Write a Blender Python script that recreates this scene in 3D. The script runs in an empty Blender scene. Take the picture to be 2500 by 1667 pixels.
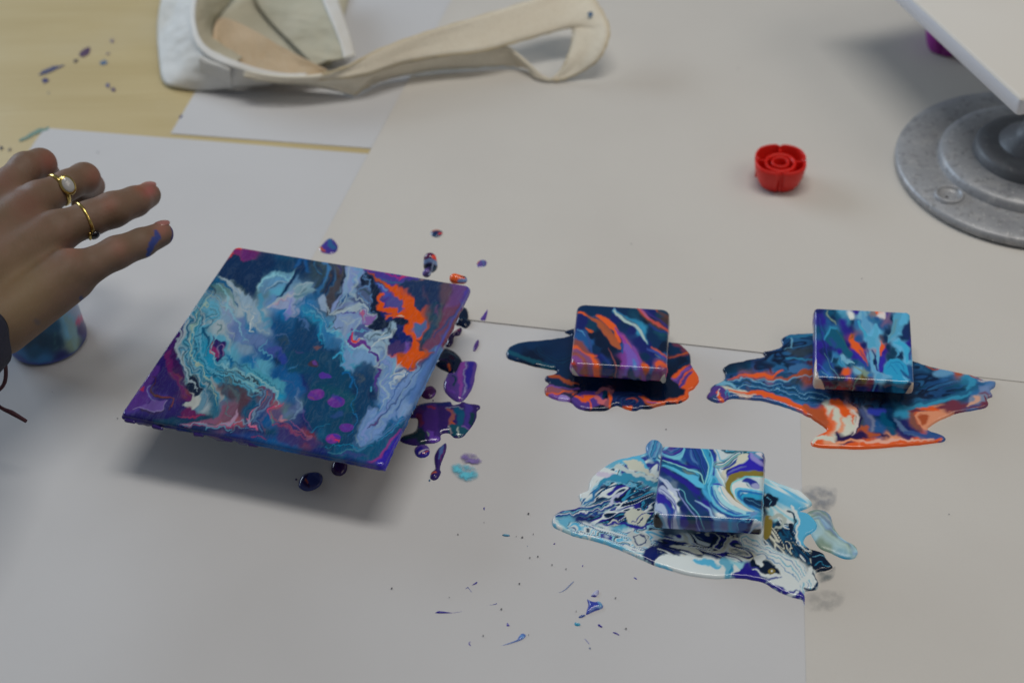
import bpy, bmesh, math, random
import numpy as np
from mathutils import Vector, Matrix
random.seed(4); rng = np.random.default_rng(4)
C = bpy.context.scene.collection
SC = bpy.context.scene

# ------------------------------------------------------------------ camera
PXW, PXH = 2500.0, 1667.0           # size of the photograph, used only to measure directions
FPX = 3699.0
PITCH, ROLL, CZ = math.radians(42.12), math.radians(-2.17), 0.85
def cam_axes():
    cp, sp = math.cos(PITCH), math.sin(PITCH)
    right = np.array([1., 0, 0]); fwd = np.array([0, cp, -sp]); up = np.array([0, sp, cp])
    c, s = math.cos(ROLL), math.sin(ROLL)
    return c*right + s*up, -s*right + c*up, fwd
AR, AU, AF = cam_axes()
CPOS = np.array([0, 0, CZ])
def G(x, y, z=0.0):
    """point on the horizontal plane z seen in the direction (x, y)"""
    d = AF + AR*(x-PXW/2)/FPX - AU*(y-PXH/2)/FPX
    return CPOS + d*((z-CZ)/d[2])
def GA(pts, z=0.0):
    p = np.asarray(pts, float)
    d = AF[None] + AR[None]*((p[:, 0:1]-PXW/2)/FPX) - AU[None]*((p[:, 1:2]-PXH/2)/FPX)
    return CPOS[None] + d*((z-CZ)/d[:, 2:3])
def proj(P):
    Q = np.asarray(P)-CPOS
    w = Q@AF
    return np.stack([PXW/2+FPX*(Q@AR)/w, PXH/2-FPX*(Q@AU)/w], -1)

cam = bpy.data.cameras.new("camera"); co = bpy.data.objects.new("camera", cam); C.objects.link(co)
cam.sensor_width = 36; cam.lens = FPX/PXW*36; cam.clip_start = 0.02; cam.clip_end = 50
M3 = Matrix([[AR[i], AU[i], -AF[i]] for i in range(3)])
co.matrix_world = Matrix.Translation(Vector(CPOS)) @ M3.to_4x4()
cam.dof.use_dof = True; cam.dof.focus_distance = 1.13; cam.dof.aperture_fstop = 4.5
SC.camera = co

# ------------------------------------------------------------------ light
w = bpy.data.worlds.new("World"); SC.world = w; w.use_nodes = True
bg = w.node_tree.nodes['Background']; bg.inputs[0].default_value = (0.80, 0.88, 1.0, 1); bg.inputs[1].default_value = 0.13
def area(name, loc, target, sx, sy, e, col):
    l = bpy.data.lights.new(name, 'AREA'); l.shape = 'RECTANGLE'; l.size = sx; l.size_y = sy; l.energy = e; l.color = col
    o = bpy.data.objects.new(name, l); C.objects.link(o); o.location = loc
    o.rotation_euler = (Vector(target)-Vector(loc)).to_track_quat('-Z', 'Y').to_euler()
    return o
area('ceiling_light', (0.18, 1.15, 2.2), (0.15, 0.95, 0), 1.3, 0.45, 20.0, (1.0, 0.955, 0.88))
area('window_light', (-2.3, 2.8, 1.05), (-0.2, 1.0, 0), 1.7, 1.2, 42, (0.68, 0.83, 1.0))
area('room_light', (1.7, 0.45, 1.9), (0.4, 0.9, 0), 1.5, 1.1, 9.5, (1.0, 0.90, 0.78))
SC.view_settings.view_transform = 'Standard'; SC.view_settings.look = 'None'
SC.view_settings.exposure = 0.0; SC.view_settings.gamma = 1.0

# ------------------------------------------------------------------ helpers
def tag(o, label=None, cat=None, group=None, kind=None):
    if label: o['label'] = label
    if cat: o['category'] = cat
    if group: o['group'] = group
    if kind: o['kind'] = kind
    return o
def empty(name, loc):
    o = bpy.data.objects.new(name, None); C.objects.link(o); o.location = Vector(loc); o.empty_display_size = .02
    return o
def smooth(me):
    me.polygons.foreach_set('use_smooth', [True]*len(me.polygons)); me.update()
def mesh(name, V, F, mat, parent=None, col=None, sm=True, origin=None):
    V = np.asarray(V, float)
    if parent is not None: org = np.array(parent.matrix_world.translation) if parent.parent is None and parent.type == 'EMPTY' else None
    me = bpy.data.meshes.new(name)
    if parent is not None:
        par = parent; off = np.zeros(3)
        while par is not None:
            off += np.array(par.location); par = par.parent
        V = V-off
        o = bpy.data.objects.new(name, me); C.objects.link(o); o.parent = parent
    else:
        org = np.array(origin) if origin is not None else np.array([V[:, 0].mean(), V[:, 1].mean(), V[:, 2].min()])
        V = V-org
        o = bpy.data.objects.new(name, me); C.objects.link(o); o.location = Vector(org)
    me.from_pydata(V.tolist(), [], [list(map(int, f)) for f in F]); me.update()
    if sm: smooth(me)
    me.materials.append(mat)
    if col is not None:
        a = me.color_attributes.new('Col', 'FLOAT_COLOR', 'POINT')
        c = np.ones((len(V), 4), np.float32); c[:, :3] = col
        a.data.foreach_set('color', c.ravel())
    return o
def lin(c):
    c = np.asarray(c, float)/255
    return np.where(c <= .04045, c/12.92, ((c+.055)/1.055)**2.4)
KALB = 1.25     # how far the photograph's exposure lies below the true colour of the paints
def alb(c, k=KALB):
    v = lin(c)*k; mx = v.max()
    return v*min(1, .88/max(mx, 1e-6))

def mat(name, base=(.5, .5, .5), rough=.5, metal=0, attr=False, coat=0, noise=None, bump=None, sss=0, spec=.5, layer2=None):
    m = bpy.data.materials.new(name); m.use_nodes = True
    nt = m.node_tree; b = nt.nodes['Principled BSDF']
    b.inputs['Base Color'].default_value = (*base, 1); b.inputs['Roughness'].default_value = rough
    b.inputs['Metallic'].default_value = metal; b.inputs['Coat Weight'].default_value = coat
    b.inputs['Coat Roughness'].default_value = .06
    b.inputs['Specular IOR Level'].default_value = spec
    if sss:
        b.inputs['Subsurface Weight'].default_value = sss; b.inputs['Subsurface Radius'].default_value = (.008, .003, .0015)
        b.inputs['Subsurface Scale'].default_value = 1.0
    tc = nt.nodes.new('ShaderNodeTexCoord')
    src = None
    if attr:
        a = nt.nodes.new('ShaderNodeAttribute'); a.attribute_name = 'Col'; src = a.outputs['Color']
    for nz in (noise or []):      # (scale, detail, colour, amount, lo, hi)
        sc, de, cl, am, lo, hi = nz[:6]
        n = nt.nodes.new('ShaderNodeTexNoise'); n.inputs['Scale'].default_value = sc; n.inputs['Detail'].default_value = de
        if len(nz) > 6:
            mp = nt.nodes.new('ShaderNodeMapping'); mp.inputs['Scale'].default_value = nz[6]
            if len(nz) > 7: mp.inputs['Rotation'].default_value = nz[7]
            nt.links.new(tc.outputs['Object'], mp.inputs[0]); nt.links.new(mp.outputs[0], n.inputs['Vector'])
        else: nt.links.new(tc.outputs['Object'], n.inputs['Vector'])
        mr = nt.nodes.new('ShaderNodeMapRange'); mr.inputs[1].default_value = lo; mr.inputs[2].default_value = hi; mr.inputs[4].default_value = am
        nt.links.new(n.outputs['Fac'], mr.inputs[0])
        mx = nt.nodes.new('ShaderNodeMix'); mx.data_type = 'RGBA'
        nt.links.new(mr.outputs[0], mx.inputs[0])
        if src is None: mx.inputs[6].default_value = (*base, 1)
        else: nt.links.new(src, mx.inputs[6])
        mx.inputs[7].default_value = (*cl, 1); src = mx.outputs[2]
    if src is not None: nt.links.new(src, b.inputs['Base Color'])
    prev = None
    for bp in (bump or []):       # (scale, strength, distance, detail, [stretch])
        n = nt.nodes.new('ShaderNodeTexNoise'); n.inputs['Scale'].default_value = bp[0]; n.inputs['Detail'].default_value = bp[3]
        if len(bp) > 4:
            mp = nt.nodes.new('ShaderNodeMapping'); mp.inputs['Scale'].default_value = bp[4]
            nt.links.new(tc.outputs['Object'], mp.inputs[0]); nt.links.new(mp.outputs[0], n.inputs['Vector'])
        else: nt.links.new(tc.outputs['Object'], n.inputs['Vector'])
        u = nt.nodes.new('ShaderNodeBump'); u.inputs['Strength'].default_value = bp[1]; u.inputs['Distance'].default_value = bp[2]
        nt.links.new(n.outputs['Fac'], u.inputs['Height'])
        if prev is not None: nt.links.new(prev, u.inputs['Normal'])
        prev = u.outputs[0]
    if prev is not None: nt.links.new(prev, b.inputs['Normal'])
    return m

# ------------------------------------------------------------------ noise in numpy
def vnoise(x, y, seed=0):
    xi = np.floor(x).astype(np.int64); yi = np.floor(y).astype(np.int64)
    fx = x-xi; fy = y-yi
    fx = fx*fx*fx*(fx*(fx*6-15)+10); fy = fy*fy*fy*(fy*(fy*6-15)+10)
    def h(a, b):
        n = (a*374761393+b*668265263+seed*1442695041) & 0xffffffff
        n = ((n ^ (n >> 13))*1274126177) & 0xffffffff
        return ((n ^ (n >> 16)) & 0xffff)/65535.0
    a = h(xi, yi); b = h(xi+1, yi); c = h(xi, yi+1); d = h(xi+1, yi+1)
    return (a+(b-a)*fx+(c-a)*fy+(a-b-c+d)*fx*fy)*2-1
def fbm(x, y, seed=0, o=4, g=.5):
    s = 0; a = 1; t = 0
    for i in range(o):
        s = s+a*vnoise(x*2**i+i*17.3, y*2**i-i*9.1, seed+i*7); t += a; a *= g
    return s/t
def cr(pts, n=8, closed=False):
    """Catmull-Rom through rows of any width"""
    p = np.asarray(pts, float)
    if len(p) < 3 and not closed: return p
    if closed: q = np.vstack([p[-1:], p, p[:2]])
    else: q = np.vstack([2*p[0]-p[1], p, 2*p[-1]-p[-2]])
    out = []
    for i in range(1, len(q)-2):
        for k in range(n):
            t = k/n
            out.append(.5*((2*q[i])+(-q[i-1]+q[i+1])*t+(2*q[i-1]-5*q[i]+4*q[i+1]-q[i+2])*t*t+(-q[i-1]+3*q[i]-3*q[i+1]+q[i+2])*t**3))
    if not closed: out.append(p[-1])
    return np.array(out)
def segdist(P, A, W=None):
    """distance (minus half width if W) to polyline A; also the position along it"""
    best = np.full(len(P), 1e9)
    for i in range(len(A)-1):
        a = A[i]; d = A[i+1]-a; L = d@d+1e-12
        t = np.clip(((P-a)@d)/L, 0, 1)
        dd = np.hypot(P[:, 0]-a[0]-t*d[0], P[:, 1]-a[1]-t*d[1])
        if W is not None: dd = dd-(W[i]+(W[i+1]-W[i])*t)
        best = np.minimum(best, dd)
    return best
def inside(P, A):
    c = np.zeros(len(P), bool); n = len(A)
    for i in range(n):
        x1, y1 = A[i]; x2, y2 = A[(i+1) % n]
        if y1 == y2: continue
        k = ((P[:, 1] < y1) != (P[:, 1] < y2)) & (P[:, 0] < (x2-x1)*(P[:, 1]-y1)/(y2-y1)+x1)
        c ^= k
    return c
def sdpoly(P, A):
    d = segdist(P, np.vstack([A, A[:1]]))
    return np.where(inside(P, A), -d, d)

# ------------------------------------------------------------------ marbled paint
COL = dict(nv=(5, 42, 80), dn=(4, 24, 52), bk=(14, 12, 18), tl=(8, 76, 112), dt=(10, 56, 84), bl=(30, 82, 140), cb=(45, 110, 165), cy=(50, 140, 180), lc=(110, 170, 200),
    sk=(95, 175, 215), ps=(160, 204, 222), lv=(108, 136, 182), dv=(66, 92, 148), wl=(142, 160, 190), wh=(176, 184, 196), pw=(220, 226, 228), gy=(100, 122, 132), dg=(52, 68, 82), pu=(44, 28, 96), dp=(34, 18, 70),
    ul=(42, 32, 138), mg=(98, 40, 105), vi=(80, 58, 138), wv=(120, 80, 165), og=(222, 92, 38), do=(170, 80, 45), po=(225, 150, 115), pk=(180, 60, 112), rd=(230, 70, 55), br=(62, 50, 52), mr=(110, 50, 70),
    ol=(125, 112, 45), gn=(120, 145, 130), cr=(196, 200, 186), sa=(145, 84, 98), mv=(100, 80, 120), ind=(20, 32, 98), pg=(185, 200, 180))
ZM = dict(CA=(280, 590, 5.2267), CB=(720, 590, 5.2267), CC=(280, 860, 5.2267), CD=(680, 860, 5.2267), Z3=(250, 560, 2.24), T1=(1380, 720, 7.13), T2=(1960, 730, 6.273),
    T3=(1580, 1060, 5.6), P1=(1200, 680, 3.92), P2=(1700, 680, 2.94), P3=(1300, 1030, 2.767), PL=(1340, 1060, 5.2267), PR=(1600, 1180, 4.523), DR=(950, 700, 3.1367), SP=(1050, 1230, 4.238),
    Z4=(350, 0, 1.96), Z8=(1750, 0, 2.412), HN=(0, 300, 1.844), HZ=(0, 340, 4.9), CU=(0, 640, 2.903), D=(0, 0, .9408), S=(0, 0, 1))
def zp(tagname, s):
    x0, y0, k = ZM[tagname]
    a = np.array([[float(v) for v in t.split(',')] for t in s.split()])
    a[:, 0] = x0+a[:, 0]/k; a[:, 1] = y0+a[:, 1]/k
    return a
def colour(c):
    return alb(COL[c] if isinstance(c, str) else c)
class Paint:
    def __init__(s, P, wa=4.0, ws=22.0, seed=1, aniso=0):
        s.P = P; s.n = len(P)
        x, y = P[:, 0], P[:, 1]
        s.w = np.stack([fbm(x/ws, y/ws, seed, 3, .42), fbm(x/ws, y/ws, seed+50, 3, .42)], -1)*wa*1.7
        s.C = np.zeros((s.n, 3))
        s.z = 'S'
    def comb(s, d, A, cs=3.5, al=60., seed=3):
        d = np.array(d, float); d /= np.hypot(*d); x, y = (s.P+s.w)@d, (s.P+s.w)@np.array([-d[1], d[0]])
        s.w = s.w+d*(A*fbm(y/cs, x/al, seed, 3, .6))[:, None]
    def grade(s, k):
        c = s.C; m = np.clip((c[:, 2]-c[:, 0])/(c.max(1)+1e-6)*3, 0, 1); c[:, 0] *= 1-(1-k)*m
    def Q(s, wob): return s.P+s.w*wob
    def base(s, text, power=5, wob=1.0):
        pts = []; cs = []
        for t in text.split():
            x, y, c = t.split(','); pts.append((float(x), float(y))); cs.append(colour(c))
        x0, y0, k = ZM[s.z]; A = np.array(pts)/k+np.array([x0, y0]); cs = np.array(cs)
        Q = s.Q(wob); W = np.zeros(s.n); Cc = np.zeros((s.n, 3))
        for a, c in zip(A, cs):
            d = ((Q-a)**2).sum(1)+4
            ww = d**(-power/2); W += ww; Cc += ww[:, None]*c
        s.C = Cc/W[:, None]
    def put(s, m, c, al):
        m = (np.clip(m, 0, 1)*al)[:, None]; s.C = s.C*(1-m)+colour(c)*m
    def st(s, pts, wd, c, soft=2.0, wob=1.0, al=1.0):
        k = ZM[s.z][2]; A = zp(s.z, pts)
        if isinstance(wd, (int, float)): W = np.full(len(A), wd/2/k)
        else:
            W = np.interp(np.linspace(0, 1, len(A)), np.linspace(0, 1, len(wd)), wd)/2/k
        B = cr(np.hstack([A, W[:, None]]), 5) if len(A) > 2 else np.hstack([A, W[:, None]])
        mx = B[:, 2].max()+soft*1.5+18*abs(wob)
        sel = (s.P[:, 0] > B[:, 0].min()-mx) & (s.P[:, 0] < B[:, 0].max()+mx) & (s.P[:, 1] > B[:, 1].min()-mx) & (s.P[:, 1] < B[:, 1].max()+mx)
        if not sel.any(): return
        Q = (s.P+s.w*wob)[sel]
        d = segdist(Q, B[:, :2], np.maximum(B[:, 2], .3))
        m = np.clip(.5-d/soft, 0, 1); m = m*m*(3-2*m)*al
        s.C[sel] = s.C[sel]*(1-m[:, None])+colour(c)*m[:, None]
    def po(s, pts, c, soft=2.0, wob=1.0, al=1.0):
        A = cr(zp(s.z, pts), 4, True)
        mx = soft*1.5+18*abs(wob)
        sel = (s.P[:, 0] > A[:, 0].min()-mx) & (s.P[:, 0] < A[:, 0].max()+mx) & (s.P[:, 1] > A[:, 1].min()-mx) & (s.P[:, 1] < A[:, 1].max()+mx)
        if not sel.any(): return
        d = sdpoly((s.P+s.w*wob)[sel], A)
        m = np.clip(.5-d/soft, 0, 1); m = m*m*(3-2*m)*al
        s.C[sel] = s.C[sel]*(1-m[:, None])+colour(c)*m[:, None]
    def bands(s, pts, wid, per, pal, wob=1.0, al=.8, soft=10, ph=0):
        """parallel bands following a guide line, over a strip of half-width wid"""
        k = ZM[s.z][2]; A = cr(zp(s.z, pts), 5); wid = wid/k; per = per/k
        mx = wid+soft+18*abs(wob)
        sel = (s.P[:, 0] > A[:, 0].min()-mx) & (s.P[:, 0] < A[:, 0].max()+mx) & (s.P[:, 1] > A[:, 1].min()-mx) & (s.P[:, 1] < A[:, 1].max()+mx)
        Q = (s.P+s.w*wob)[sel]
        # signed distance
        best = np.full(len(Q), 1e9); sg = np.ones(len(Q))
        for i in range(len(A)-1):
            a = A[i]; d = A[i+1]-a; L = d@d+1e-12
            t = np.clip(((Q-a)@d)/L, 0, 1)
            ex = Q[:, 0]-a[0]-t*d[0]; ey = Q[:, 1]-a[1]-t*d[1]
            dd = np.hypot(ex, ey); u = dd < best
            best = np.where(u, dd, best); sg = np.where(u, np.sign(d[0]*ey-d[1]*ex), sg)
        F = best*sg/per+ph+.5*fbm(Q[:, 0]/34, Q[:, 1]/34, 77, 2, .35)
        cc = np.array([colour(c) for c in pal]); n = len(cc)
        f = (F % 1)*n; i0 = np.floor(f).astype(int) % n; fr = f-np.floor(f)
        fr = np.clip((fr-.12)/.76, 0, 1); fr = fr*fr*(3-2*fr)
        col = cc[i0]*(1-fr[:, None])+cc[(i0+1) % n]*fr[:, None]
        m = np.clip((wid-best)/soft, 0, 1)*al
        s.C[sel] = s.C[sel]*(1-m[:, None])+col*m[:, None]
    def veins(s, pal, sc=30., k=3.0, warp=1.2, al=1.0, mask=None, seed=5, sharp=.7, st=(1, 1), rot=0):
        x, y = s.P[:, 0], s.P[:, 1]
        c, n = math.cos(rot), math.sin(rot)
        x, y = (c*x+n*y)/sc/st[0], (-n*x+c*y)/sc/st[1]
        sc2 = 1/1.35; x = x*sc2; y = y*sc2; k = k*.42; a = fbm(x, y, seed, 2, .4); b = fbm(x+5, y-3, seed+9, 2, .4)
        x2 = x+warp*a+.22*warp*vnoise(2*x+b, 2*y, seed+2); y2 = y+warp*b+.22*warp*vnoise(2*x, 2*y+a, seed+4)
        F = (fbm(x2*1.3, y2*1.3, seed+20, 2, .4)*.5+.5)*k
        cc = np.array([colour(q) for q in pal]); m_ = len(cc)
        f = (F % 1)*m_; i0 = np.floor(f).astype(int) % m_; fr = f-np.floor(f)
        fr = np.clip((fr-sharp/2)/(1-sharp+1e-6), 0, 1)
        col = cc[i0]*(1-fr[:, None])+cc[(i0+1) % m_]*fr[:, None]
        mm = al*(np.ones(s.n) if mask is None else mask)
        s.C = s.C*(1-mm[:, None])+col*mm[:, None]
    def detail(s, sc=14., amt=.25, seed=9, st=(1, 1), rot=0, tint=None):
        x, y = s.P[:, 0]+s.w[:, 0], s.P[:, 1]+s.w[:, 1]
        c, n = math.cos(rot), math.sin(rot); x, y = (c*x+n*y)/sc/st[0], (-n*x+c*y)/sc/st[1]
        wx = 1.3*fbm(x*.5, y*.5, seed, 2); wy = 1.3*fbm(x*.5+9, y*.5, seed+3, 2)
        f = fbm(x+wx, y+wy, seed+6, 3, .5)
        r = np.clip(1-abs(f)*7, 0, 1)**1.5
        g = fbm(x*.6+wy, y*.6-wx, seed+11, 2)
        lum = s.C.mean(1, keepdims=True)
        s.C = np.clip(s.C*(1+amt*g[:, None])+r[:, None]*amt*(np.array([[.30, .42, .52]])-s.C)*.55, 0, .86)
    def mpoly(s, pts, soft=8, wob=1.0):
        A = cr(zp(s.z, pts), 4, True)
        d = sdpoly(s.Q(wob), A); m = np.clip(.5-d/soft, 0, 1)
        return m*m*(3-2*m)

PAINT = mat('wet_acrylic_paint', rough=.10, attr=True, coat=.12, bump=[(60, .10, .0015, 3), (500, .05, .0004, 2)])
PAINTD = mat('drying_acrylic_paint', rough=.34, attr=True, coat=.15, bump=[(90, .15, .001, 3)])
# ------------------------------------------------------------------ table and paper
def sheet_grid(name, corners, z, m, nx=60, ny=60, amp=.0006, seed=3, thick=.00025, label=None, curl=0, curl_side=0, parent=None):
    """a thin sheet through four corner points (world xy), gently uneven"""
    c = np.array(corners)[:, :2]
    u, v = np.meshgrid(np.linspace(0, 1, nx), np.linspace(0, 1, ny), indexing='ij')
    u = u.ravel()[:, None]; v = v.ravel()[:, None]
    P = (c[0]*(1-u)+c[1]*u)*(1-v)+(c[3]*(1-u)+c[2]*u)*v
    h = z+thick+amp*(.5+.5*fbm(P[:, 0]*5, P[:, 1]*5, seed, 3))
    if curl: h = h+curl*(np.exp(-v[:, 0]/.012))*(.5+.5*fbm(P[:, 0]*9, P[:, 1]*2, seed+3, 2))
    if curl_side: h = h+curl_side*np.exp(-u[:, 0]/.006)*(.6+.4*fbm(P[:, 0]*7, P[:, 1]*7, seed+5, 2))
    V = np.column_stack([P, h]); n0 = len(V)
    V2 = V.copy(); V2[:, 2] -= thick
    F = []
    I = lambda i, j: i*ny+j
    for i in range(nx-1):
        for j in range(ny-1):
            F.append((I(i, j), I(i+1, j), I(i+1, j+1), I(i, j+1)))
    E = [I(i, 0) for i in range(nx)]+[I(nx-1, j) for j in range(1, ny)]+[I(i, ny-1) for i in range(nx-2, -1, -1)]+[I(0, j) for j in range(ny-2, 0, -1)]
    F2 = [tuple(k+n0 for k in reversed(f)) for f in F]
    ne = len(E); V3 = np.vstack([V[E], V2[E]]); n3 = 2*n0      # the cut edge has corners of its own
    for i in range(ne): j = (i+1) % ne; F2.append((n3+j, n3+i, n3+ne+i, n3+ne+j))
    o = mesh(name, np.vstack([V, V2, V3]), F+F2, m, sm=False)
    me = o.data; me.polygons.foreach_set('use_smooth', [i < len(F) for i in range(len(me.polygons))])
    if label: tag(o, label, 'paper')
    return o
WOOD = mat('varnished_yellow_wood', (.57, .465, .25), .38, noise=[(3, 5, (.49, .385, .185), .6, .40, .65, (1, 9, 1)), (30, 4, (.64, .55, .32), .35, .5, .75, (.3, 6, 1)), (6, 4, (.60, .53, .36), .45, .50, .70)],
           bump=[(90, .12, .001, 3, (1, 5, 1))])
PAPER = mat('heavy_drawing_paper', (.60, .578, .54), .72, noise=[(7, 4, (.565, .54, .505), .55, .42, .68), (900, 2, (.53, .51, .485), .18, .52, .7)], bump=[(14, .12, .004, 4), (5, .10, .012, 2), (900, .10, .0003, 2)], spec=.25)
PAPER2 = mat('cool_white_paper', (.585, .586, .598), .72, noise=[(6, 4, (.545, .545, .555), .5, .42, .68)], bump=[(12, .12, .004, 4), (4, .12, .014, 2), (900, .10, .0003, 2)], spec=.25)
V = [(-2.2, -.6, 0), (2.2, -.6, 0), (2.2, 3.0, 0), (-2.2, 3.0, 0)]
V += [(x, y, -.03) for x, y, z in V]
tab = mesh('table_top', V, [(0, 1, 2, 3), (7, 6, 5, 4), (0, 4, 5, 1), (1, 5, 6, 2), (2, 6, 7, 3), (3, 7, 4, 0)], WOOD, sm=False, origin=(0, 0, 0))
tag(tab, kind='structure')
def XY(x, y): return G(x*1/.9408, y/.9408, 0)[:2]
def lineint(a, b, c, d):
    a, b, c, d = map(np.array, (a, b, c, d)); r = b-a; s = d-c
    t = ((c-a)[0]*s[1]-(c-a)[1]*s[0])/(r[0]*s[1]-r[1]*s[0]); return a+r*t
# lower left sheet
a = XY(103, 295); b = XY(850, 355); e = (b-a)/np.linalg.norm(b-a); n = np.array([e[1], -e[0]])   # n points towards the camera
lq = XY(60, 356)-a; lq = lq/np.linalg.norm(lq)
s3r0 = lineint(a, b, XY(1838, 950), XY(1851, 1568)); dirr = (XY(1851, 1568)-XY(1838, 950)); dirr /= np.linalg.norm(dirr)
ov = e*.02
sheet_grid('paper_sheet', [a, s3r0+ov, s3r0+ov+dirr*.95, a+lq*1.05], .0001, PAPER2, 90, 90, .0003, 3,
           label='white paper sheet at lower left under the large painted canvas and the cup')
# small sheet under the bag
p0 = XY(392, 308); p1 = XY(455, 202); p2 = XY(850, 342)
e1 = (p1-p0)/np.linalg.norm(p1-p0); e2 = (p2-p0)/np.linalg.norm(p2-p0)
w1 = float(np.linalg.norm(p2-p0))+.03
sheet_grid('paper_sheet', [p0, p0+e2*w1, p0+e2*w1+e1*.62, p0+e1*.62], .0001, PAPER2, 60, 60, .0004, 8, curl=.0004,
           label='narrow paper sheet lying partly beneath the cream cloth bag')
# right lower sheet
t0 = XY(1838, 950); t1 = XY(1851, 1568); u = (t0-t1)/np.linalg.norm(t0-t1); r = np.array([u[1], -u[0]])
q = t1-u*.3
sheet_grid('paper_sheet', [q, q+r*.9, q+r*.9+u*.80, q+u*.80], .0005, PAPER, 70, 70, .0002, 12,
           label='warm grey paper sheet at lower right with its edge running down from the middle')
# big upper right sheet: left edge and lower edge
l0 = XY(1040, 0); l1 = XY(717, 597); h0 = XY(1085, 738); h1 = XY(2352, 880)
cn = lineint(l0, l1, h0, h1); ue = (l0-cn)/np.linalg.norm(l0-cn); re = (h1-h0)/np.linalg.norm(h1-h0)
sheet_grid('paper_sheet', [cn, cn+re*1.7, cn+re*1.7+ue*1.5, cn+ue*1.5], .00098, PAPER, 240, 90, .0003, 21, curl=.0001, curl_side=.0016,
           label='largest paper sheet covering the upper right under the red cap and metal wheel')
ZS = .0017
# old paint marks on the bare wood, parts of the table
def flatblob(name, px, z, m, parent=None, col=None, tagname='D', jit=0, n=4):
    A = cr(zp(tagname, px), n+2, True); A = A+jit*3*np.stack([fbm(A[:, 0]/4, A[:, 1]/4, 3, 3), fbm(A[:, 0]/4, A[:, 1]/4, 8, 3)], -1); W = GA(A, z)
    c = W.mean(0); V = [c]+list(W); N = len(W)
    V = np.array(V); V[1:, 2] -= .0001; V[0, 2] += .0001
    return mesh(name, V, [(0, 1+i, 1+(i+1) % N) for i in range(N)], m, parent)
for px, c in [("190,115 203,108 206,118 200,127 188,131 182,125", (70, 50, 75)), ("95,165 112,157 128,151 148,150 140,155 126,160 110,168 90,172", (62, 66, 95)), ("98,183 106,180 112,184 108,189 99,190", (50, 50, 90)),
              ("230,143 240,138 247,141 243,147 234,148", (75, 95, 120)), ("243,196 248,192 252,197 248,202", (60, 65, 110)), ("255,204 262,201 266,206 260,210", (70, 60, 90)),
              ("45,322 60,312 80,300 105,292 112,296 90,305 70,315 50,324", (95, 120, 110)), ("0,338 4,334 7,340 2,345", (50, 45, 50)), ("18,342 24,340 26,345 20,347", (80, 75, 70)),
              ("170,139 176,136 178,141 172,144", (62, 55, 60)), ("245,122 251,120 252,124 246,126", (95, 85, 100)), ("252,92 260,90 262,95 254,98", (100, 90, 110)), ("108,212 110,210 113,213 110,215", (90, 95, 100)), ("412,268 418,262 420,268 414,276", (70, 65, 95))]:
    flatblob('paint_stain', px, .0006, mat('stain', tuple(alb(c, 1.5)), .5), tab, jit=1)

# ------------------------------------------------------------------ poured paint
def pool(name, outline, paintfn, h=.0012, edge=.0026, cell=.0008, z0=ZS, tagname='S', m=None, closedpts=4, seed=1, rough_edge=0.0, dome=False):
    A = cr(zp(tagname, outline), closedpts, True)
    if rough_edge:
        k = np.arange(len(A)); A = A+rough_edge*np.stack([fbm(A[:, 0]/9, A[:, 1]/9, seed, 3), fbm(A[:, 0]/9, A[:, 1]/9, seed+9, 3)], -1)
    W = GA(A, z0)[:, :2]
    lo = W.min(0)-cell*2; hi = W.max(0)+cell*2
    nx = int((hi[0]-lo[0])/cell)+2; ny = int((hi[1]-lo[1])/cell)+2
    X, Y = np.meshgrid(lo[0]+cell*np.arange(nx), lo[1]+cell*np.arange(ny), indexing='ij')
    P = np.column_stack([X.ravel(), Y.ravel()])
    d = sdpoly(P, W)
    ins = (d < 0).reshape(nx, ny)
    cellin = ins[:-1, :-1] | ins[1:, :-1] | ins[:-1, 1:] | ins[1:, 1:]
    use = np.zeros((nx, ny), bool)
    use[:-1, :-1] |= cellin; use[1:, :-1] |= cellin; use[:-1, 1:] |= cellin; use[1:, 1:] |= cellin
    use = use.ravel()
    # snap outside vertices to the outline
    out = use & (d >= 0); idx = np.where(out)[0]
    Wc = np.vstack([W, W[:1]]); Q = P[idx]; best = np.full(len(Q), 1e9); bp = Q.copy()
    for i in range(len(Wc)-1):
        a = Wc[i]; dd = Wc[i+1]-a; L = dd@dd+1e-15
        t = np.clip(((Q-a)@dd)/L, 0, 1); pr = a+t[:, None]*dd; q = np.hypot(*(Q-pr).T)
        u = q < best; best = np.where(u, q, best); bp[u] = pr[u]
    P[idx] = bp; dep = np.clip(-d, 0, None); dep[idx] = 0
    px = proj(np.column_stack([P, np.full(len(P), z0)]))
    z = z0-.0012+(h+.0012)*np.sqrt(np.clip(1-(1-np.clip(dep/edge, 0, 1))**2, 0, 1))
    if dome: z = z+h*.6*np.clip(dep/max(dep.max(), 1e-6), 0, 1)
    z = z+np.clip(dep/edge, 0, 1)*h*.22*fbm(P[:, 0]*90, P[:, 1]*90, seed, 3)
    z[idx] = z0-.0012
    V = np.column_stack([P, z])
    remap = -np.ones(nx*ny, int); ids = np.where(use)[0]; remap[ids] = np.arange(len(ids))
    ii, jj = np.where(cellin)
    a = remap[ii*ny+jj]; b = remap[(ii+1)*ny+jj]; c = remap[(ii+1)*ny+jj+1]; e = remap[ii*ny+jj+1]
    F = np.column_stack([a, b, c, e])
    o = mesh(name, V[ids], F, m or PAINT, col=paintfn(px[ids]))
    return o

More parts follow.
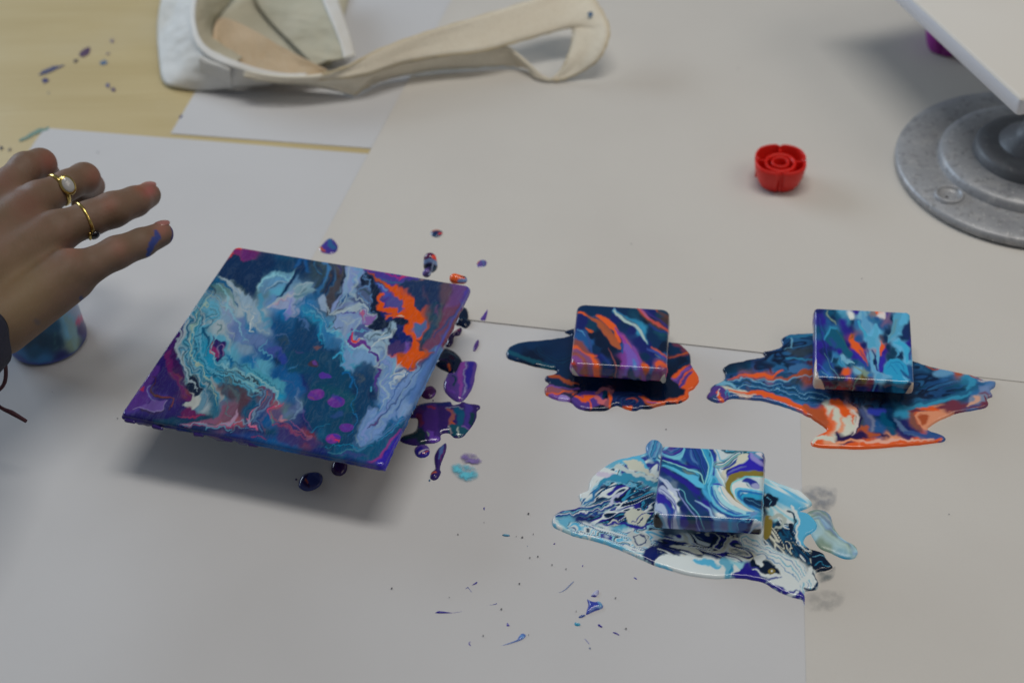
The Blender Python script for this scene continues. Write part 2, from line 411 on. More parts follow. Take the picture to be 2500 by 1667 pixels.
def paint_p1(P):
    p = Paint(P, 3.5, 16, 11); p.z = 'P1'
    p.base("200,680,nv 400,620,nv 400,750,dn 600,850,nv 640,950,nv 560,1080,mr 700,1000,nv 800,980,dn 1000,1020,dn 1200,1020,dn 1500,1040,dn 1700,1050,dn 1800,950,dn 1850,800,dn 1750,700,nv 1800,640,nv 1900,760,nv 600,1000,nv")
    p.st("150,700 300,760 450,820 600,850", 40, (20, 90, 110), 4, 1, .6)
    p.st("180,640 330,600 520,580 700,560", 22, (30, 100, 125), 4, 1, .5)
    p.bands("440,690 520,760 640,800 760,780", 50, 30, ['nv', (12, 60, 90), 'dn'], 1, .6)
    p.st("560,930 640,960 730,1000 830,1030", (50, 30, 10), 'do', 3, 1)
    p.st("530,1080 620,1070 700,1090 820,1090", (70, 50, 20), 'sa', 3, 1)
    p.st("520,1110 600,1110 680,1100 780,1080", (20, 20, 8), 'og', 3, 1)
    p.st("530,1050 640,1040 740,1060 850,1070", (14, 14, 6), 'wv', 3, 1)
    p.st("560,1130 650,1150 730,1180", (40, 60, 30), 'wv', 4, 1)
    p.po("660,1130 720,1140 740,1170 690,1180 650,1165", (150, 130, 200), 3)
    p.po("780,1130 880,1090 1000,1080 1060,1110 1080,1180 1000,1240 860,1245 770,1210 760,1170", 'vi', 4)
    p.st("790,1120 870,1160 960,1140 1030,1180", (40, 50, 20), 'og', 4, 1.5)
    p.st("1000,1150 1060,1190 1100,1180", (50, 60, 40), (190, 100, 110), 3, 1)
    p.st("930,1170 940,1240", 24, 'og', 3, 1.5)
    p.st("1000,1100 1080,1060 1150,1080 1140,1160 1100,1210", (30, 60, 40), 'sa', 4, 1)
    p.st("1120,1090 1140,1160 1130,1220", (14, 30, 14), 'og', 3, 1)
    p.po("1060,1100 1110,1080 1100,1130 1070,1150", 'dt', 3)
    p.po("1170,1100 1300,1090 1420,1110 1470,1170 1440,1240 1340,1262 1230,1215 1170,1200", (25, 45, 95), 4)
    p.bands("1240,1200 1260,1150 1330,1140 1380,1180 1340,1220", 60, 26, ['ind', 'dt', (45, 60, 120), 'dn'], 1, .8)
    p.st("1240,1220 1300,1250 1350,1240", (10, 26, 10), 'og', 3)
    p.st("1290,1165 1340,1160 1390,1190", (8, 14, 6), 'do', 3)
    p.st("1440,1150 1500,1190 1570,1210 1640,1200", (30, 60, 60, 30), 'do', 4)
    p.st("1470,1170 1540,1200 1620,1190", (14, 22, 14), 'wv', 3)
    p.st("1400,1140 1500,1180 1600,1190 1700,1190", (6, 16, 10), 'og', 3)
    p.st("1960,930 1970,1010 1900,1080 1870,1130 1780,1150 1690,1170 1600,1190", (60, 80, 90, 60, 50, 50, 20), 'og', 4, 1)
    p.po("1740,920 1800,880 1920,830 1990,930 1970,1010 1860,1060 1780,1020 1720,960", 'og', 5)
    p.st("1760,1000 1820,960 1840,900 1910,850", (60, 40, 30, 40), 'vi', 4, 1)
    p.st("1720,960 1770,980 1800,960 1830,900 1900,860", (20, 16, 18, 20), 'wv', 3, 1)
    p.st("1800,1040 1850,990 1880,930 1910,900", 26, 'vi', 4)
    p.st("1700,770 1790,740 1870,730 1880,700 1830,670 1740,640", (16, 30, 40, 60, 40, 10), 'mr', 6, 1, .9)
    p.st("1700,772 1800,735 1880,715", (8, 16, 20), 'do', 3, 1)
    p.st("1790,860 1860,830 1905,820", (20, 16, 10), 'nv', 5)
    p.po("1660,1020 1720,980 1800,1050 1830,1110 1740,1150 1650,1180 1580,1150", 'dn', 6)
    p.st("860,1100 960,1060 1080,1040 1170,1060", (10, 20, 20, 10), 'dn', 4)
    p.st("760,1160 800,1120 870,1090", (14, 16, 8), 'nv', 3)
    p.st("1160,1080 1165,1200", 8, 'nv', 3)
    return p.C
pud1 = pool('paint_puddle', "136,715 150,680 200,635 290,605 420,592 560,580 690,560 760,540 700,505 780,480 900,470 1300,500 1680,600 1780,620 1860,670 1905,740 1915,830 1975,920 1985,985 1940,1045 1890,1080 1885,1135 1800,1185 1650,1205 1520,1240 1440,1240 1370,1262 1290,1245 1225,1212 1180,1212 1080,1256 900,1256 820,1230 760,1180 640,1160 540,1120 508,1080 512,1040 545,1000 515,965 520,930 590,915 625,880 560,862 420,838 300,800 170,765",
            paint_p1, tagname='P1', seed=3, rough_edge=1.5)
tag(pud1, 'dark navy paint puddle with a purple and orange scalloped rim under the small navy canvas', 'paint puddle')

def paint_p2(P):
    p = Paint(P, 4.0, 20, 21); p.comb((1, .12), 4, 5, 70, 4); p.z = 'P2'
    p.base("700,430,dt 800,450,nv 650,500,nv 720,540,dg 560,590,dn 350,610,dn 250,680,dn 480,650,nv 600,640,dt 740,650,bl 250,740,bl 350,730,do 500,710,og 700,720,dg 800,690,do 300,780,bl 450,780,bl 600,800,bl 700,840,cb 850,870,bl 950,900,nv 1000,870,dn 1150,870,dn 1300,880,dn 1500,890,dn 1600,800,dn 1600,700,nv 1700,720,nv 1640,640,dt 1780,680,cb 1900,660,do 1950,740,cy 2050,760,cb 2000,820,cb 1900,830,tl 1800,850,nv 1700,880,nv 1600,930,tl 1500,950,cy 1350,960,nv 1200,960,dg 1100,960,po 1000,1000,po 950,950,og 900,1000,do 1100,1060,cr 1050,1100,po 1200,1050,dg 1300,1080,bl 1400,1050,nv 1500,1080,ind 1600,1000,og 1700,960,po 1680,1030,po 1850,930,mr 2000,900,dv 2060,860,mr 1200,1120,do 1100,1140,dp 900,1150,og 950,1190,po 1200,1190,og 1400,1170,po 1600,1170,og 1700,1140,bl 1550,1110,ind 2060,800,lv", 6)
    bm = np.ones(p.n)
    p.veins(['nv', 'dt', 'tl', 'bl', 'dn', 'cb'], 26, 2.6, 1.15, .62, p.mpoly("620,420 840,400 840,700 700,760 900,900 1300,930 1550,920 1850,830 2060,780 1980,740 1700,700 1560,600 1560,880 1200,900 850,850 500,780 250,760 220,650 480,580", 30), 31, .5, (1.8, .8), -.15)
    p.st("640,430 720,415 830,410", (20, 30, 20), (40, 110, 150), 3)
    p.st("680,440 690,490 640,520", (16, 10, 6), 'lc', 3)
    p.st("660,520 750,540 830,520", (20, 60, 60), 'dg', 8, 1, .8)
    p.st("640,575 740,585 835,590", (8, 14, 12), 'cy', 3, 1, .8)
    p.po("690,630 760,620 840,630 840,670 760,690 660,680", (60, 110, 160), 6)
    p.st("230,730 330,715 480,705 560,700 620,670", (20, 24, 30, 20, 8), 'og', 3, 1)
    p.st("400,735 560,730 680,720 760,700 840,670", (10, 20, 16, 50, 60), 'do', 5, 1)
    p.st("300,745 460,740 640,735 840,700", (6, 14, 10, 8), 'lc', 3, 1, .8)
    p.bands("220,760 400,770 600,800 760,840 900,880", 55, 40, ['cb', 'nv', 'lc', 'bl', 'tl', 'dt'], 1.6, .9)
    p.st("130,790 180,765 260,770 300,800", (26, 30, 20, 10), 'lc', 3)
    p.st("150,790 220,800 300,820 400,825", (10, 30, 30, 14), 'cr', 3, 1)
    p.st("220,800 330,830 430,825 520,850 640,880 740,930 790,970", (10, 18, 34, 40, 40, 40, 14), 'og', 3, .8)
    p.st("290,835 380,850 430,835", (16, 22, 8), (190, 170, 160), 3)
    p.st("780,930 880,990 930,1040 940,1090 880,1130", (40, 60, 50, 40, 60), 'do', 6, 1)
    p.st("930,910 1000,960 1060,1010 1050,1080 1010,1130", (50, 110, 120, 110, 60), 'cr', 10, 1)
    p.st("960,900 1030,930 1100,1000 1120,1060", (40, 60, 20, 8), 'og', 6, 1.4)
    p.st("980,960 960,1040 950,1100", (20, 40, 30), 'og', 8, 1.3, .8)
    p.st("1040,990 1040,1070 1000,1120", (12, 30, 20), 'po', 8)
    p.st("1100,950 1160,1010 1150,1080 1110,1130", (10, 26, 30, 10), (205, 195, 190), 4)
    p.st("1080,890 1150,940 1190,1000 1170,1080 1120,1130", (8, 10, 14, 14, 8), 'dp', 3, 1)
    p.st("1180,960 1240,1010 1240,1080 1220,1120", (30, 60, 60, 30), (70, 85, 130), 10)
    p.st("1190,930 1260,1000 1270,1060 1250,1110", (10, 26, 30, 20), (110, 120, 150), 8)
    p.st("1250,960 1330,960 1340,980", (40, 60, 20), (45, 60, 165), 8)
    p.st("1340,980 1370,1050 1420,1110", (30, 70, 40), 'tl', 10)
    p.st("1430,1000 1460,1060 1520,1110 1640,1150", (10, 30, 30, 10), (80, 110, 150), 6)
    p.st("1540,960 1560,1040 1600,1090", (30, 60, 30), (130, 80, 70), 14)
    p.st("1560,950 1700,950 1840,930 1960,910 2070,905", (50, 30, 22, 16, 14), 'mr', 5, 1)
    p.st("1580,940 1660,935 1740,960", (20, 40, 20), 'og', 6, 1)
    p.po("1580,990 1660,960 1780,970 1860,960 1780,1000 1720,1050 1680,1090 1610,1060", 'po', 6, 1.3)
    p.po("1600,1000 1650,990 1660,1040 1620,1050", 'do', 8)
    p.st("1500,950 1620,920 1760,890 1900,850 1960,800 1980,740", (20, 30, 30, 40, 50, 40), 'cy', 6, 1)
    p.st("1570,900 1750,870 1900,830 2010,790", (16, 20, 24, 20), (30, 95, 135), 5, 1.3)
    p.po("1690,670 1760,655 1840,680 1830,710 1750,715", (95, 150, 190), 8)
    p.st("1640,640 1760,650 1880,670 1980,700 2060,740", (8, 10, 16, 12, 6), 'do', 3, 1)
    p.st("2020,745 2080,742 2140,742", (10, 14, 10), (170, 170, 180), 3)
    p.po("1970,850 2050,840 2110,860 2060,900 2000,910 1950,900", (120, 135, 165), 6)
    p.st("1930,920 2010,890 2030,870 1990,855", (10, 26, 30, 10), (205, 160, 140), 4, 1)
    p.st("1940,935 2060,925 2090,890 2070,860", (10, 12, 14, 10), 'mr', 3)
    p.st("860,1180 900,1130 960,1100", (60, 50, 20), 'og', 5)
    p.st("830,1165 900,1150 1000,1160", (20, 40, 14), 'cr', 4, 1.4)
    p.st("1000,1120 1060,1160 1160,1150 1240,1120 1380,1140", (20, 60, 60, 40, 20), 'dp', 10, 1.4)
    p.st("1200,1080 1240,1120 1310,1130", (20, 36, 16), 'do', 8, 1.5)
    p.st("840,1200 1000,1215 1200,1210 1400,1195 1600,1180 1760,1160", (20, 26, 40, 40, 30, 20), 'og', 5, 1)
    p.st("1180,1180 1350,1170 1500,1170 1700,1150", (14, 26, 16, 10), (225, 170, 150), 4, 1.4)
    p.st("900,1180 1040,1175 1180,1185", (6, 22, 14), 'po', 4, 1.6)
    p.st("1500,1110 1640,1130 1770,1140", (20, 26, 20), (50, 80, 140), 5)
    p.st("70,850 120,800 190,840 160,880", (30, 60, 70, 20), 'vi', 4)
    p.st("150,820 165,860 200,880", (14, 22, 12), 'og', 2)
    p.st("165,815 150,850", 8, 'pw', 2)
    p.st("230,840 215,800 200,840", 10, 'cy', 3)
    return p.C
pud2 = pool('paint_puddle', "78,850 95,810 115,770 190,730 205,690 192,650 230,615 330,590 440,570 490,555 480,525 560,510 615,480 608,435 660,405 760,395 900,400 1300,500 1560,590 1680,630 1850,665 2000,700 2070,730 2150,735 2140,780 2110,800 2130,840 2090,860 2095,905 2050,930 1880,960 1780,1000 1690,1050 1665,1085 1780,1130 1775,1165 1640,1185 1480,1200 1260,1218 1000,1215 850,1203 820,1170 860,1130 910,1105 935,1080 870,1030 800,985 700,940 560,895 420,865 260,855 200,880 140,885",
            paint_p2, tagname='P2', seed=5, rough_edge=2.0, z0=.0018)
tag(pud2, 'widest teal and orange paint puddle under the blue canvas at far right', 'paint puddle')

def paint_p3(P):
    p = Paint(P, 3.6, 14, 41); p.z = 'P3'
    p.base("200,640,lc 350,560,pw 420,380,pw 600,300,lc 750,280,lc 800,350,ps 500,450,bl 600,500,nv 700,560,nv 500,620,nv 350,640,ind 700,650,nv 450,740,pw 600,770,lc 700,820,pw 800,880,ind 900,870,nv 1050,900,pw 1000,960,pw 1200,980,pw 1100,860,dn 1300,870,ind 1380,960,ps 1450,1020,ul 1550,930,dn 1650,900,pw 1700,1050,pw 1800,1150,pw 1900,1080,pw 1750,980,pw 1600,780,pw 1650,450,ps 1800,500,pw 1850,700,sk 1800,600,lc 1700,650,pw 1650,720,nv 1750,800,nv 1850,880,dn 1950,950,dn 1600,540,dn", 6)
    V1 = ['dn', 'nv', 'bl', 'pw', 'nv', 'dt', 'cy', 'dn', 'ul', 'pw', 'nv']
    V2 = ['pw', 'lc', 'pw', 'bl', 'pw', 'sk', 'pw', 'nv', 'ps', 'ul', 'pw']
    V3 = ['dn', 'nv', 'cb', 'pw', 'nv', 'tl', 'dn', 'cr', 'nv']
    p.veins(V2, 30, 2.6, 1.08, .95, p.mpoly("300,600 330,480 420,380 560,300 760,230 900,230 900,520 800,500 700,400 560,400 430,480 380,600", 14), 51, .5, (3.2, .8), -.75)
    p.veins(V1, 26, 3.0, 1.22, .95, p.mpoly("380,600 440,470 520,410 640,390 760,430 850,520 850,700 700,720 500,700 400,680", 14), 52, .6, (2.6, .75), -.45)
    p.veins(V2, 26, 3.2, 1.30, .92, p.mpoly("260,680 400,690 560,740 850,700 860,860 760,930 600,860 400,790 260,740", 12), 53, .55, (3.4, .75), .30)
    p.veins(['cr', 'pw', 'dn', 'ind', 'cr', 'pw', 'ul', 'nv'], 24, 3.0, 1.37, .95, p.mpoly("830,860 900,780 1200,760 1450,800 1560,880 1480,950 1300,930 1100,900 900,900", 10), 54, .6, (2.6, .8), .28)
    p.veins(['lc', 'pw', 'pw', 'ps', 'pw', 'sk', 'bl'], 36, 2.4, 1.01, .9, p.mpoly("1550,380 1700,430 1850,540 1880,600 1820,640 1760,700 1680,690 1600,640 1560,460", 12), 55, .5, (3.4, .8), .55)
    p.veins(V3, 24, 3.2, 1.15, .95, p.mpoly("1560,820 1600,700 1700,680 1800,780 1860,850 1950,880 2020,980 1930,1010 1850,960 1700,890", 12), 56, .6, (2.6, .75), .9)
    p.po("1550,510 1620,500 1660,530 1630,580 1560,570", 'dn', 5)
    p.st("1580,520 1610,540 1600,570", 5, 'lc', 2)
    p.po("880,900 1000,905 1150,925 1260,940 1370,970 1400,1000 1350,1050 1200,1050 1050,1020 900,990 830,960", 'pw', 4)
    p.st("1090,945 1180,955 1260,985", (20, 40, 20), 'sk', 5)
    p.st("1300,960 1330,1000 1310,1045", (60, 60, 40), 'lc', 6, 1.5)
    p.st("1340,990 1350,1010 1330,1045", (14, 22, 10), 'cy', 4, 1.6)
    p.st("840,960 900,985 940,995", (8, 16, 8), 'sk', 4)
    p.st("760,930 800,900 830,870", (60, 90, 40), 'ind', 6)
    p.po("1340,1050 1400,1010 1460,960 1480,1000 1560,1060 1680,1050 1640,1080 1500,1080 1420,1065", 'ul', 5, 1)
    p.po("1480,960 1510,920 1560,900 1620,940 1670,1040 1600,1040 1520,1000", 'dn', 4)
    p.po("1500,920 1530,900 1570,920 1560,960 1530,985 1510,950", 'pw', 3)
    p.st("1490,1000 1560,1035 1665,1048", (6, 18, 20), 'pw', 3)
    p.po("1590,1010 1615,995 1640,1010 1625,1032 1600,1032", 'ol', 3, 0)
    p.po("1608,1010 1618,1005 1624,1014 1614,1020", 'pw', 2, 0)
    p.po("1400,790 1520,830 1640,890 1760,970 1860,1040 1920,1090 1910,1130 1850,1140 1760,1140 1640,1110 1560,1080 1700,1050 1640,930 1560,880 1470,860", 'pw', 5)
    p.bands("1440,810 1600,890 1740,980 1830,1060 1850,1130", 60, 46, ['pw', 'pw', 'lc', 'pw', 'pw', 'lv', 'pw'], 1, .9)
    p.st("1560,1085 1640,1110 1740,1160 1830,1180 1845,1240", (10, 26, 36, 30, 6), 'ul', 4)
    p.st("1720,1165 1760,1170 1790,1160", (16, 20, 10), 'pw', 3)
    p.st("1840,1135 1900,1130 1925,1080 1900,1030 1890,980", (14, 16, 14, 14, 10), 'nv', 3)
    p.st("1800,1090 1870,1040 1900,960 1880,940", (30, 40, 20, 8), 'pw', 4, 1)
    p.po("1790,600 1840,610 1900,660 1925,700 1910,740 1860,770 1840,820 1860,850 1800,820 1790,740 1800,680", 'sk', 5, .8)
    p.st("1750,580 1790,640 1800,700 1780,780 1830,860 1880,880", (14, 18, 14, 12, 10, 8), 'pw', 3)
    p.st("1720,600 1770,650 1770,710 1740,770 1790,850", (10, 14, 8, 8, 6), 'dt', 3)
    p.po("1730,700 1760,690 1765,720 1740,750", 'dn', 3)
    p.st("1925,690 1925,730 1880,760", 7, 'nv', 2)
    p.po("1570,650 1600,640 1620,660 1610,760 1580,800 1560,780", 'ol', 4, 0)
    p.st("1610,650 1650,640 1700,660 1680,700 1640,720", (14, 30, 30, 20, 10), (170, 180, 175), 5, 1)
    p.po("1900,870 1990,890 2030,980 1960,1010 1900,1000 1880,940", 'dn', 5)
    p.st("1900,910 1960,900 2010,930", 5, 'lc', 2); p.st("1910,970 1950,960 2000,985", 4, 'cy', 2)
    # upper left features
    p.st("320,500 360,470 400,390 470,340 560,350", (40, 60, 70, 60, 30), 'pw', 5, 1)
    p.st("440,350 520,370 560,360", (30, 40, 10), (200, 190, 210), 4)
    p.st("340,560 400,520 430,460 520,390 640,370", (14, 26, 30, 26, 10), 'cb', 5, 1.2)
    p.po("580,270 700,235 750,270 780,330 700,310 620,300", 'sk', 5)
    p.po("610,270 700,260 770,330 830,380 740,350 640,310", 'cr', 4)
    p.st("560,300 640,340 740,370 840,400", (20, 34, 30, 20), (190, 200, 200), 4)
    p.st("430,450 500,400 620,385 740,400 840,430", (10, 30, 50, 40, 30), (60, 140, 175), 6, 1.3)
    p.st("480,430 580,415 680,430 760,480", (8, 10, 12, 8), 'lc', 2.5, 1.5)
    p.bands("140,640 250,610 400,600 520,560", 46, 34, ['ind', 'pw', 'ul', 'bl', 'nv', 'lc'], 1, .9)
    p.po("630,630 660,590 740,600 790,640 770,700 700,705 640,680", 'cr', 4, 1.6)
    p.st("680,680 720,640 760,620", 6, 'ul', 2); p.st("700,690 740,660", 10, 'ind', 2, 1)
    p.po("510,680 570,670 600,690 570,705 520,700", 'cr', 3)
    p.st("520,560 560,510 600,480", (10, 24, 6), (190, 185, 210), 3)
    p.st("480,700 600,690 700,720 820,700", (10, 18, 20, 10), 'ul', 4, 1)
    p.po("640,770 700,740 770,770 790,820 740,850 680,830", (190, 195, 195), 5, 1.5)
    p.st("680,790 730,770 760,800 720,830 690,800", 10, 'ind', 3, 1.2)
    p.st("560,600 600,560 640,540", (10, 16, 8), 'pw', 2)
    p.po("760,160 800,122 860,130 885,190 860,230 800,235 765,215", 'lv', 4)
    p.bands("830,130 810,230", 60, 50, ['cy', 'bl', 'lc', 'lv', 'cb'], .8, .85)
    p.st("160,680 220,735 400,800 560,860 740,930 800,950", (14, 22, 24, 22, 20, 10), (185, 205, 212), 4, 1.2)
    p.st("260,745 460,810 640,880 720,930", (8, 14, 14, 6), 'sk', 3, 1.6)
    p.grade(.8)
    p.st("145,640 150,690 200,735", 16, 'pw', 3); p.st("150,620 230,600 330,590", 12, 'ul', 3)
    return p.C
pud3 = pool('paint_puddle', "134,660 150,625 200,597 290,580 330,550 310,490 370,460 385,400 420,350 500,290 570,255 700,225 765,205 765,160 800,122 855,125 885,165 900,250 1300,300 1560,370 1680,420 1800,460 1840,490 1888,540 1870,575 1800,600 1860,615 1920,680 1915,730 1850,770 1835,810 1870,850 1960,880 1985,920 2030,975 1990,1000 1925,1010 1915,1040 1935,1090 1920,1130 1845,1140 1842,1190 1840,1245 1825,1195 1760,1178 1660,1140 1560,1080 1400,1050 1220,1052 1060,1030 860,975 740,925 620,870 460,810 300,770 200,732 140,700",
            paint_p3, tagname='P3', seed=7, rough_edge=1.2, cell=.00065)
tag(pud3, 'white, navy and sky blue marbled paint puddle under the lowest small canvas', 'paint puddle')

# thinner smears beside the white puddle
SMEAR = mat('thin_paint_smear', rough=.3, attr=True, bump=[(60, .3, .001, 3, (1, 4, 1))])
def paint_sm1(P):
    p = Paint(P, 4, 20, 61); p.z = 'P3'
    p.base("1880,620,gn 1950,610,gn 2000,680,lv 2050,750,gn 1950,700,ps 1900,760,ps 1980,800,gn 2080,800,ps 2140,850,gn 2180,880,ps 2120,900,cy 1960,860,gn", 4)
    p.bands("1870,610 1960,640 2030,740 2180,850", 90, 60, ['gn', 'ps', 'lv', 'gn', 'pg'], 1, .6, 20)
    p.st("1890,620 1960,630 2010,700 2050,770", (20, 30, 24, 10), (110, 130, 165), 10, 1, .6)
    p.st("1920,740 2000,790 2100,860 2160,860", (60, 60, 50, 20), (165, 195, 200), 16, 1, .7)
    return p.C
sm = pool('paint_smear', "1850,620 1890,590 1960,590 2010,620 2030,680 2060,740 2110,790 2180,830 2200,880 2170,920 2100,920 2010,880 1940,850 1900,790 1880,750 1910,720 1900,680", paint_sm1, h=.0009, edge=.006, tagname='P3', m=SMEAR, seed=3)
tag(sm, 'pale green and blue smear dragged right from the white marbled puddle', 'paint smear')
def tint(c):
    def f(P):
        p = Paint(P, 3, 14, 8); p.C[:] = colour(c); g = fbm(P[:, 0]/9, P[:, 1]/9, 3, 3)[:, None]*.10+1
        return np.clip(p.C*g, 0, .9)
    return f
def wash(name, px, c, label, tn='D', a=.6, z=ZS):
    """dried watery stain soaked into the paper: a thin sheet with an uneven transparent edge"""
    A = cr(zp(tn, px), 5, True); A = A+5*np.stack([fbm(A[:, 0]/14, A[:, 1]/14, 5, 3), fbm(A[:, 0]/14, A[:, 1]/14, 15, 3)], -1)
    c0 = A.mean(0); rings = [1.0, .9, .78, .6, .35, .0]
    V = []; al = []
    N = len(A)
    for r_, a_ in zip(rings, [0, .3, .6, .85, 1, 1]):
        R_ = c0+(A-c0)*r_ if r_ > 0 else c0+(A-c0)*.01
        V.append(GA(R_, z+.0001)); al += [a_]*N
    V = np.vstack(V); F = []
    for k in range(len(rings)-1):
        for i in range(N): F.append((k*N+i, k*N+(i+1) % N, (k+1)*N+(i+1) % N, (k+1)*N+i))
    m = mat('watery_stain', tuple(alb(c)), .6, noise=[(140, 4, tuple(np.clip(alb(c)*1.35, 0, .8)), .8, .4, .65)])
    nt = m.node_tree; b = nt.nodes['Principled BSDF']
    at = nt.nodes.new('ShaderNodeAttribute'); at.attribute_name = 'Col'
    nz = nt.nodes.new('ShaderNodeTexNoise'); nz.inputs['Scale'].default_value = 130; nz.inputs['Detail'].default_value = 5
    tc = nt.nodes.new('ShaderNodeTexCoord'); nt.links.new(tc.outputs['Object'], nz.inputs['Vector'])
    mr = nt.nodes.new('ShaderNodeMapRange'); mr.inputs[1].default_value = .40; mr.inputs[2].default_value = .60; mr.inputs[3].default_value = .30*a; mr.inputs[4].default_value = a*1.15
    nt.links.new(nz.outputs['Fac'], mr.inputs[0])
    mu = nt.nodes.new('ShaderNodeMath'); mu.operation = 'MULTIPLY'; mu.use_clamp = True
    nt.links.new(at.outputs['Fac'], mu.inputs[0]); nt.links.new(mr.outputs[0], mu.inputs[1]); nt.links.new(mu.outputs[0], b.inputs['Alpha'])
    o = mesh(name, V, F, m, col=np.repeat(np.array(al)[:, None], 3, 1))
    tag(o, label, 'paint smear'); return o
wash('paint_smear', "1835,1125 1870,1112 1920,1120 1925,1140 1912,1165 1890,1185 1872,1180 1860,1150", (96, 104, 118), 'grey watery smear at the upper right of the white marbled puddle', a=.42)
wash('paint_smear', "1848,1365 1880,1352 1935,1355 1945,1375 1920,1400 1870,1405 1850,1395", (120, 122, 124), 'faint grey watery stain below the right tip of the white marbled puddle', a=.25)
wash('paint_smear', "1880,1312 1910,1308 1920,1300 1915,1325 1890,1338 1878,1332", (60, 80, 90), 'dark wet smear at the right edge of the white marbled puddle', a=.45)  # thin dark smear, partly transparent
wash('paint_smear', "1034,1070 1050,1062 1085,1068 1100,1085 1092,1103 1065,1104 1045,1092", (75, 165, 195), 'light cyan smear on the paper right of the large canvas', a=1.0)
wash('paint_smear', "1058,1046 1075,1038 1092,1043 1108,1058 1098,1068 1078,1062 1062,1060", (105, 90, 150), 'small mauve smear touching the light cyan smear', a=1.0)

# drops around the large canvas
def dropfn(base, strokes=(), z='DR', seed=5, veins=None):
    def f(P):
        p = Paint(P, 2.5, 9, seed); p.z = z
        p.C[:] = colour(base)
        if veins: p.veins(veins, 11, 2.4, 1.5, .75, None, seed, .35)
        for s in strokes: p.st(*s)
        return p.C
    return f
def drop(px, base, label, strokes=(), tn='DR', h=.0025, edge=.004, veins=None, z0=ZS-.0006, name='paint_drop', group='drops of paint splashed around the canvases', cell=.0007, seed=3, dome=True, m=None):
    h = h*.5
    o = pool(name, px, dropfn(base, strokes, tn, seed, veins), h=h, edge=edge, cell=cell, z0=z0, tagname=tn, seed=seed, dome=dome, m=m)
    return tag(o, label, 'paint drop', group)
PV = ['vi', 'ul', 'mg', 'wv', 'pu', 'vi']
drop("525,600 545,575 600,565 660,570 675,600 660,670 655,720 630,790 590,850 560,875 520,880 470,850 425,800 415,740 435,690 450,660 500,650", 'vi', 'pear shaped purple paint drop with pink and grey streaks beside the canvas edge',
     [("560,590 545,700 550,800 540,870", (50, 40, 20, 8), (125, 60, 150), 4), ("590,600 575,700 590,780 565,840", (8, 10, 14, 6), (130, 130, 175), 3), ("630,600 610,700 600,780", (40, 50, 20), 'ul', 6), ("490,690 510,730 500,770", (14, 24, 14), 'dt', 4), ("440,700 450,780 500,830", (24, 24, 14), (95, 60, 160), 4)], h=.0035, edge=.006, seed=6)
drop("420,470 470,480 520,510 560,570 530,640 500,680 440,650 380,620 350,580 380,520", 'dn', 'navy and orange paint blob half under the right edge of the large canvas',
     [("390,570 440,580 450,620", (14, 14, 8), 'dp', 3), ("455,610 460,650", 16, 'do', 3), ("430,520 500,530 540,560", (6, 12, 6), 'dg', 3)], h=.004, edge=.006)
drop("540,180 570,155 600,170 612,210 615,255 630,265 612,300 580,318 545,300 510,290 500,240", 'dn', 'near black navy paint drop high beside the right corner of the large canvas', [("540,260 600,265", 6, 'dt', 4)], h=.004, edge=.006)
drop("440,390 480,350 545,310 560,330 540,370 500,380 490,430 460,460 430,450", 'dp', 'dark plum paint drop in the shadow of the large canvas edge', [("500,350 540,340", 12, 'mr', 5)], h=.003, edge=.005)
drop("245,800 280,765 330,758 362,790 350,830 310,858 265,850 245,830", (65, 28, 85), 'round plum paint drop close to the canvas edge', [("270,790 330,790", 14, (90, 40, 110), 4), ("320,840 345,820", 6, 'wv', 2)], h=.003)
drop("250,890 330,880 400,880 470,875 490,900 540,890 560,875 610,890 660,895 695,905 698,930 676,950 670,1000 640,1060 600,1110 560,1150 500,1155 455,1120 400,1130 395,1170 350,1195 290,1200 200,1215 90,1185 100,1140 200,1100 215,1010 160,1000 190,920", 'pu',
     'largest purple and teal spill of merged drops at the right edge of the large canvas',
     [("260,920 350,900 450,900", (60, 60, 40), 'ind', 8), ("330,950 320,1050 340,1150", (100, 120, 80), (60, 35, 115), 10), ("230,1000 250,1060", (40, 30), (90, 30, 70), 8), ("300,930 340,940", 20, (120, 40, 80), 4), ("120,1150 220,1130 250,1190", (60, 90, 50), (10, 40, 55), 6),
      ("450,950 500,980 470,1050 480,1090", (14, 30, 30, 12), (130, 75, 80), 4), ("440,940 520,930 560,945", (6, 10, 5), (120, 130, 150), 3), ("520,960 560,990 540,1060", (50, 60, 50), 'tl', 8), ("600,920 620,1000 590,1080", (50, 60, 40), (60, 45, 130), 6), ("640,980 630,1050", (36, 30), (8, 50, 65), 4),
      ("480,1100 540,1110 590,1100", (60, 80, 40), (18, 75, 95), 4), ("530,1090 530,1150", (14, 10), (150, 165, 160), 3), ("460,1080 480,1120", 10, (150, 140, 150), 3), ("480,1050 500,1065", 14, 'do', 3), ("320,1130 330,1170 380,1160", (40, 40, 20), (95, 60, 165), 5), ("290,1130 300,1160", 10, 'gn', 3), ("560,1075 610,1090", 8, 'wv', 3)], h=.0035, edge=.006, seed=9, dome=False)
drop("190,1250 210,1220 260,1205 300,1220 314,1255 300,1290 255,1308 210,1295", 'ul', 'round purple paint drop with a white and orange stripe', [("190,1240 250,1220 300,1240", (30, 40, 30), 'vi', 4), ("235,1285 265,1265 310,1250", (10, 8, 5), (190, 180, 190), 2, .5), ("260,1285 300,1268", 7, 'do', 2, .5)], h=.0035)
drop("425,1195 441,1200 438,1250 420,1300 400,1350 393,1390 398,1420 375,1465 340,1480 312,1460 320,1420 350,1390 345,1340 345,1290 370,1240 400,1215", 'pu', 'long purple drop shaped like two joined beads', [("420,1210 400,1260 380,1330", (20, 24, 10), 'dv', 4), ("330,1430 360,1430", 14, 'do', 5), ("420,1260 395,1330", 8, 'mg', 4)], h=.003)
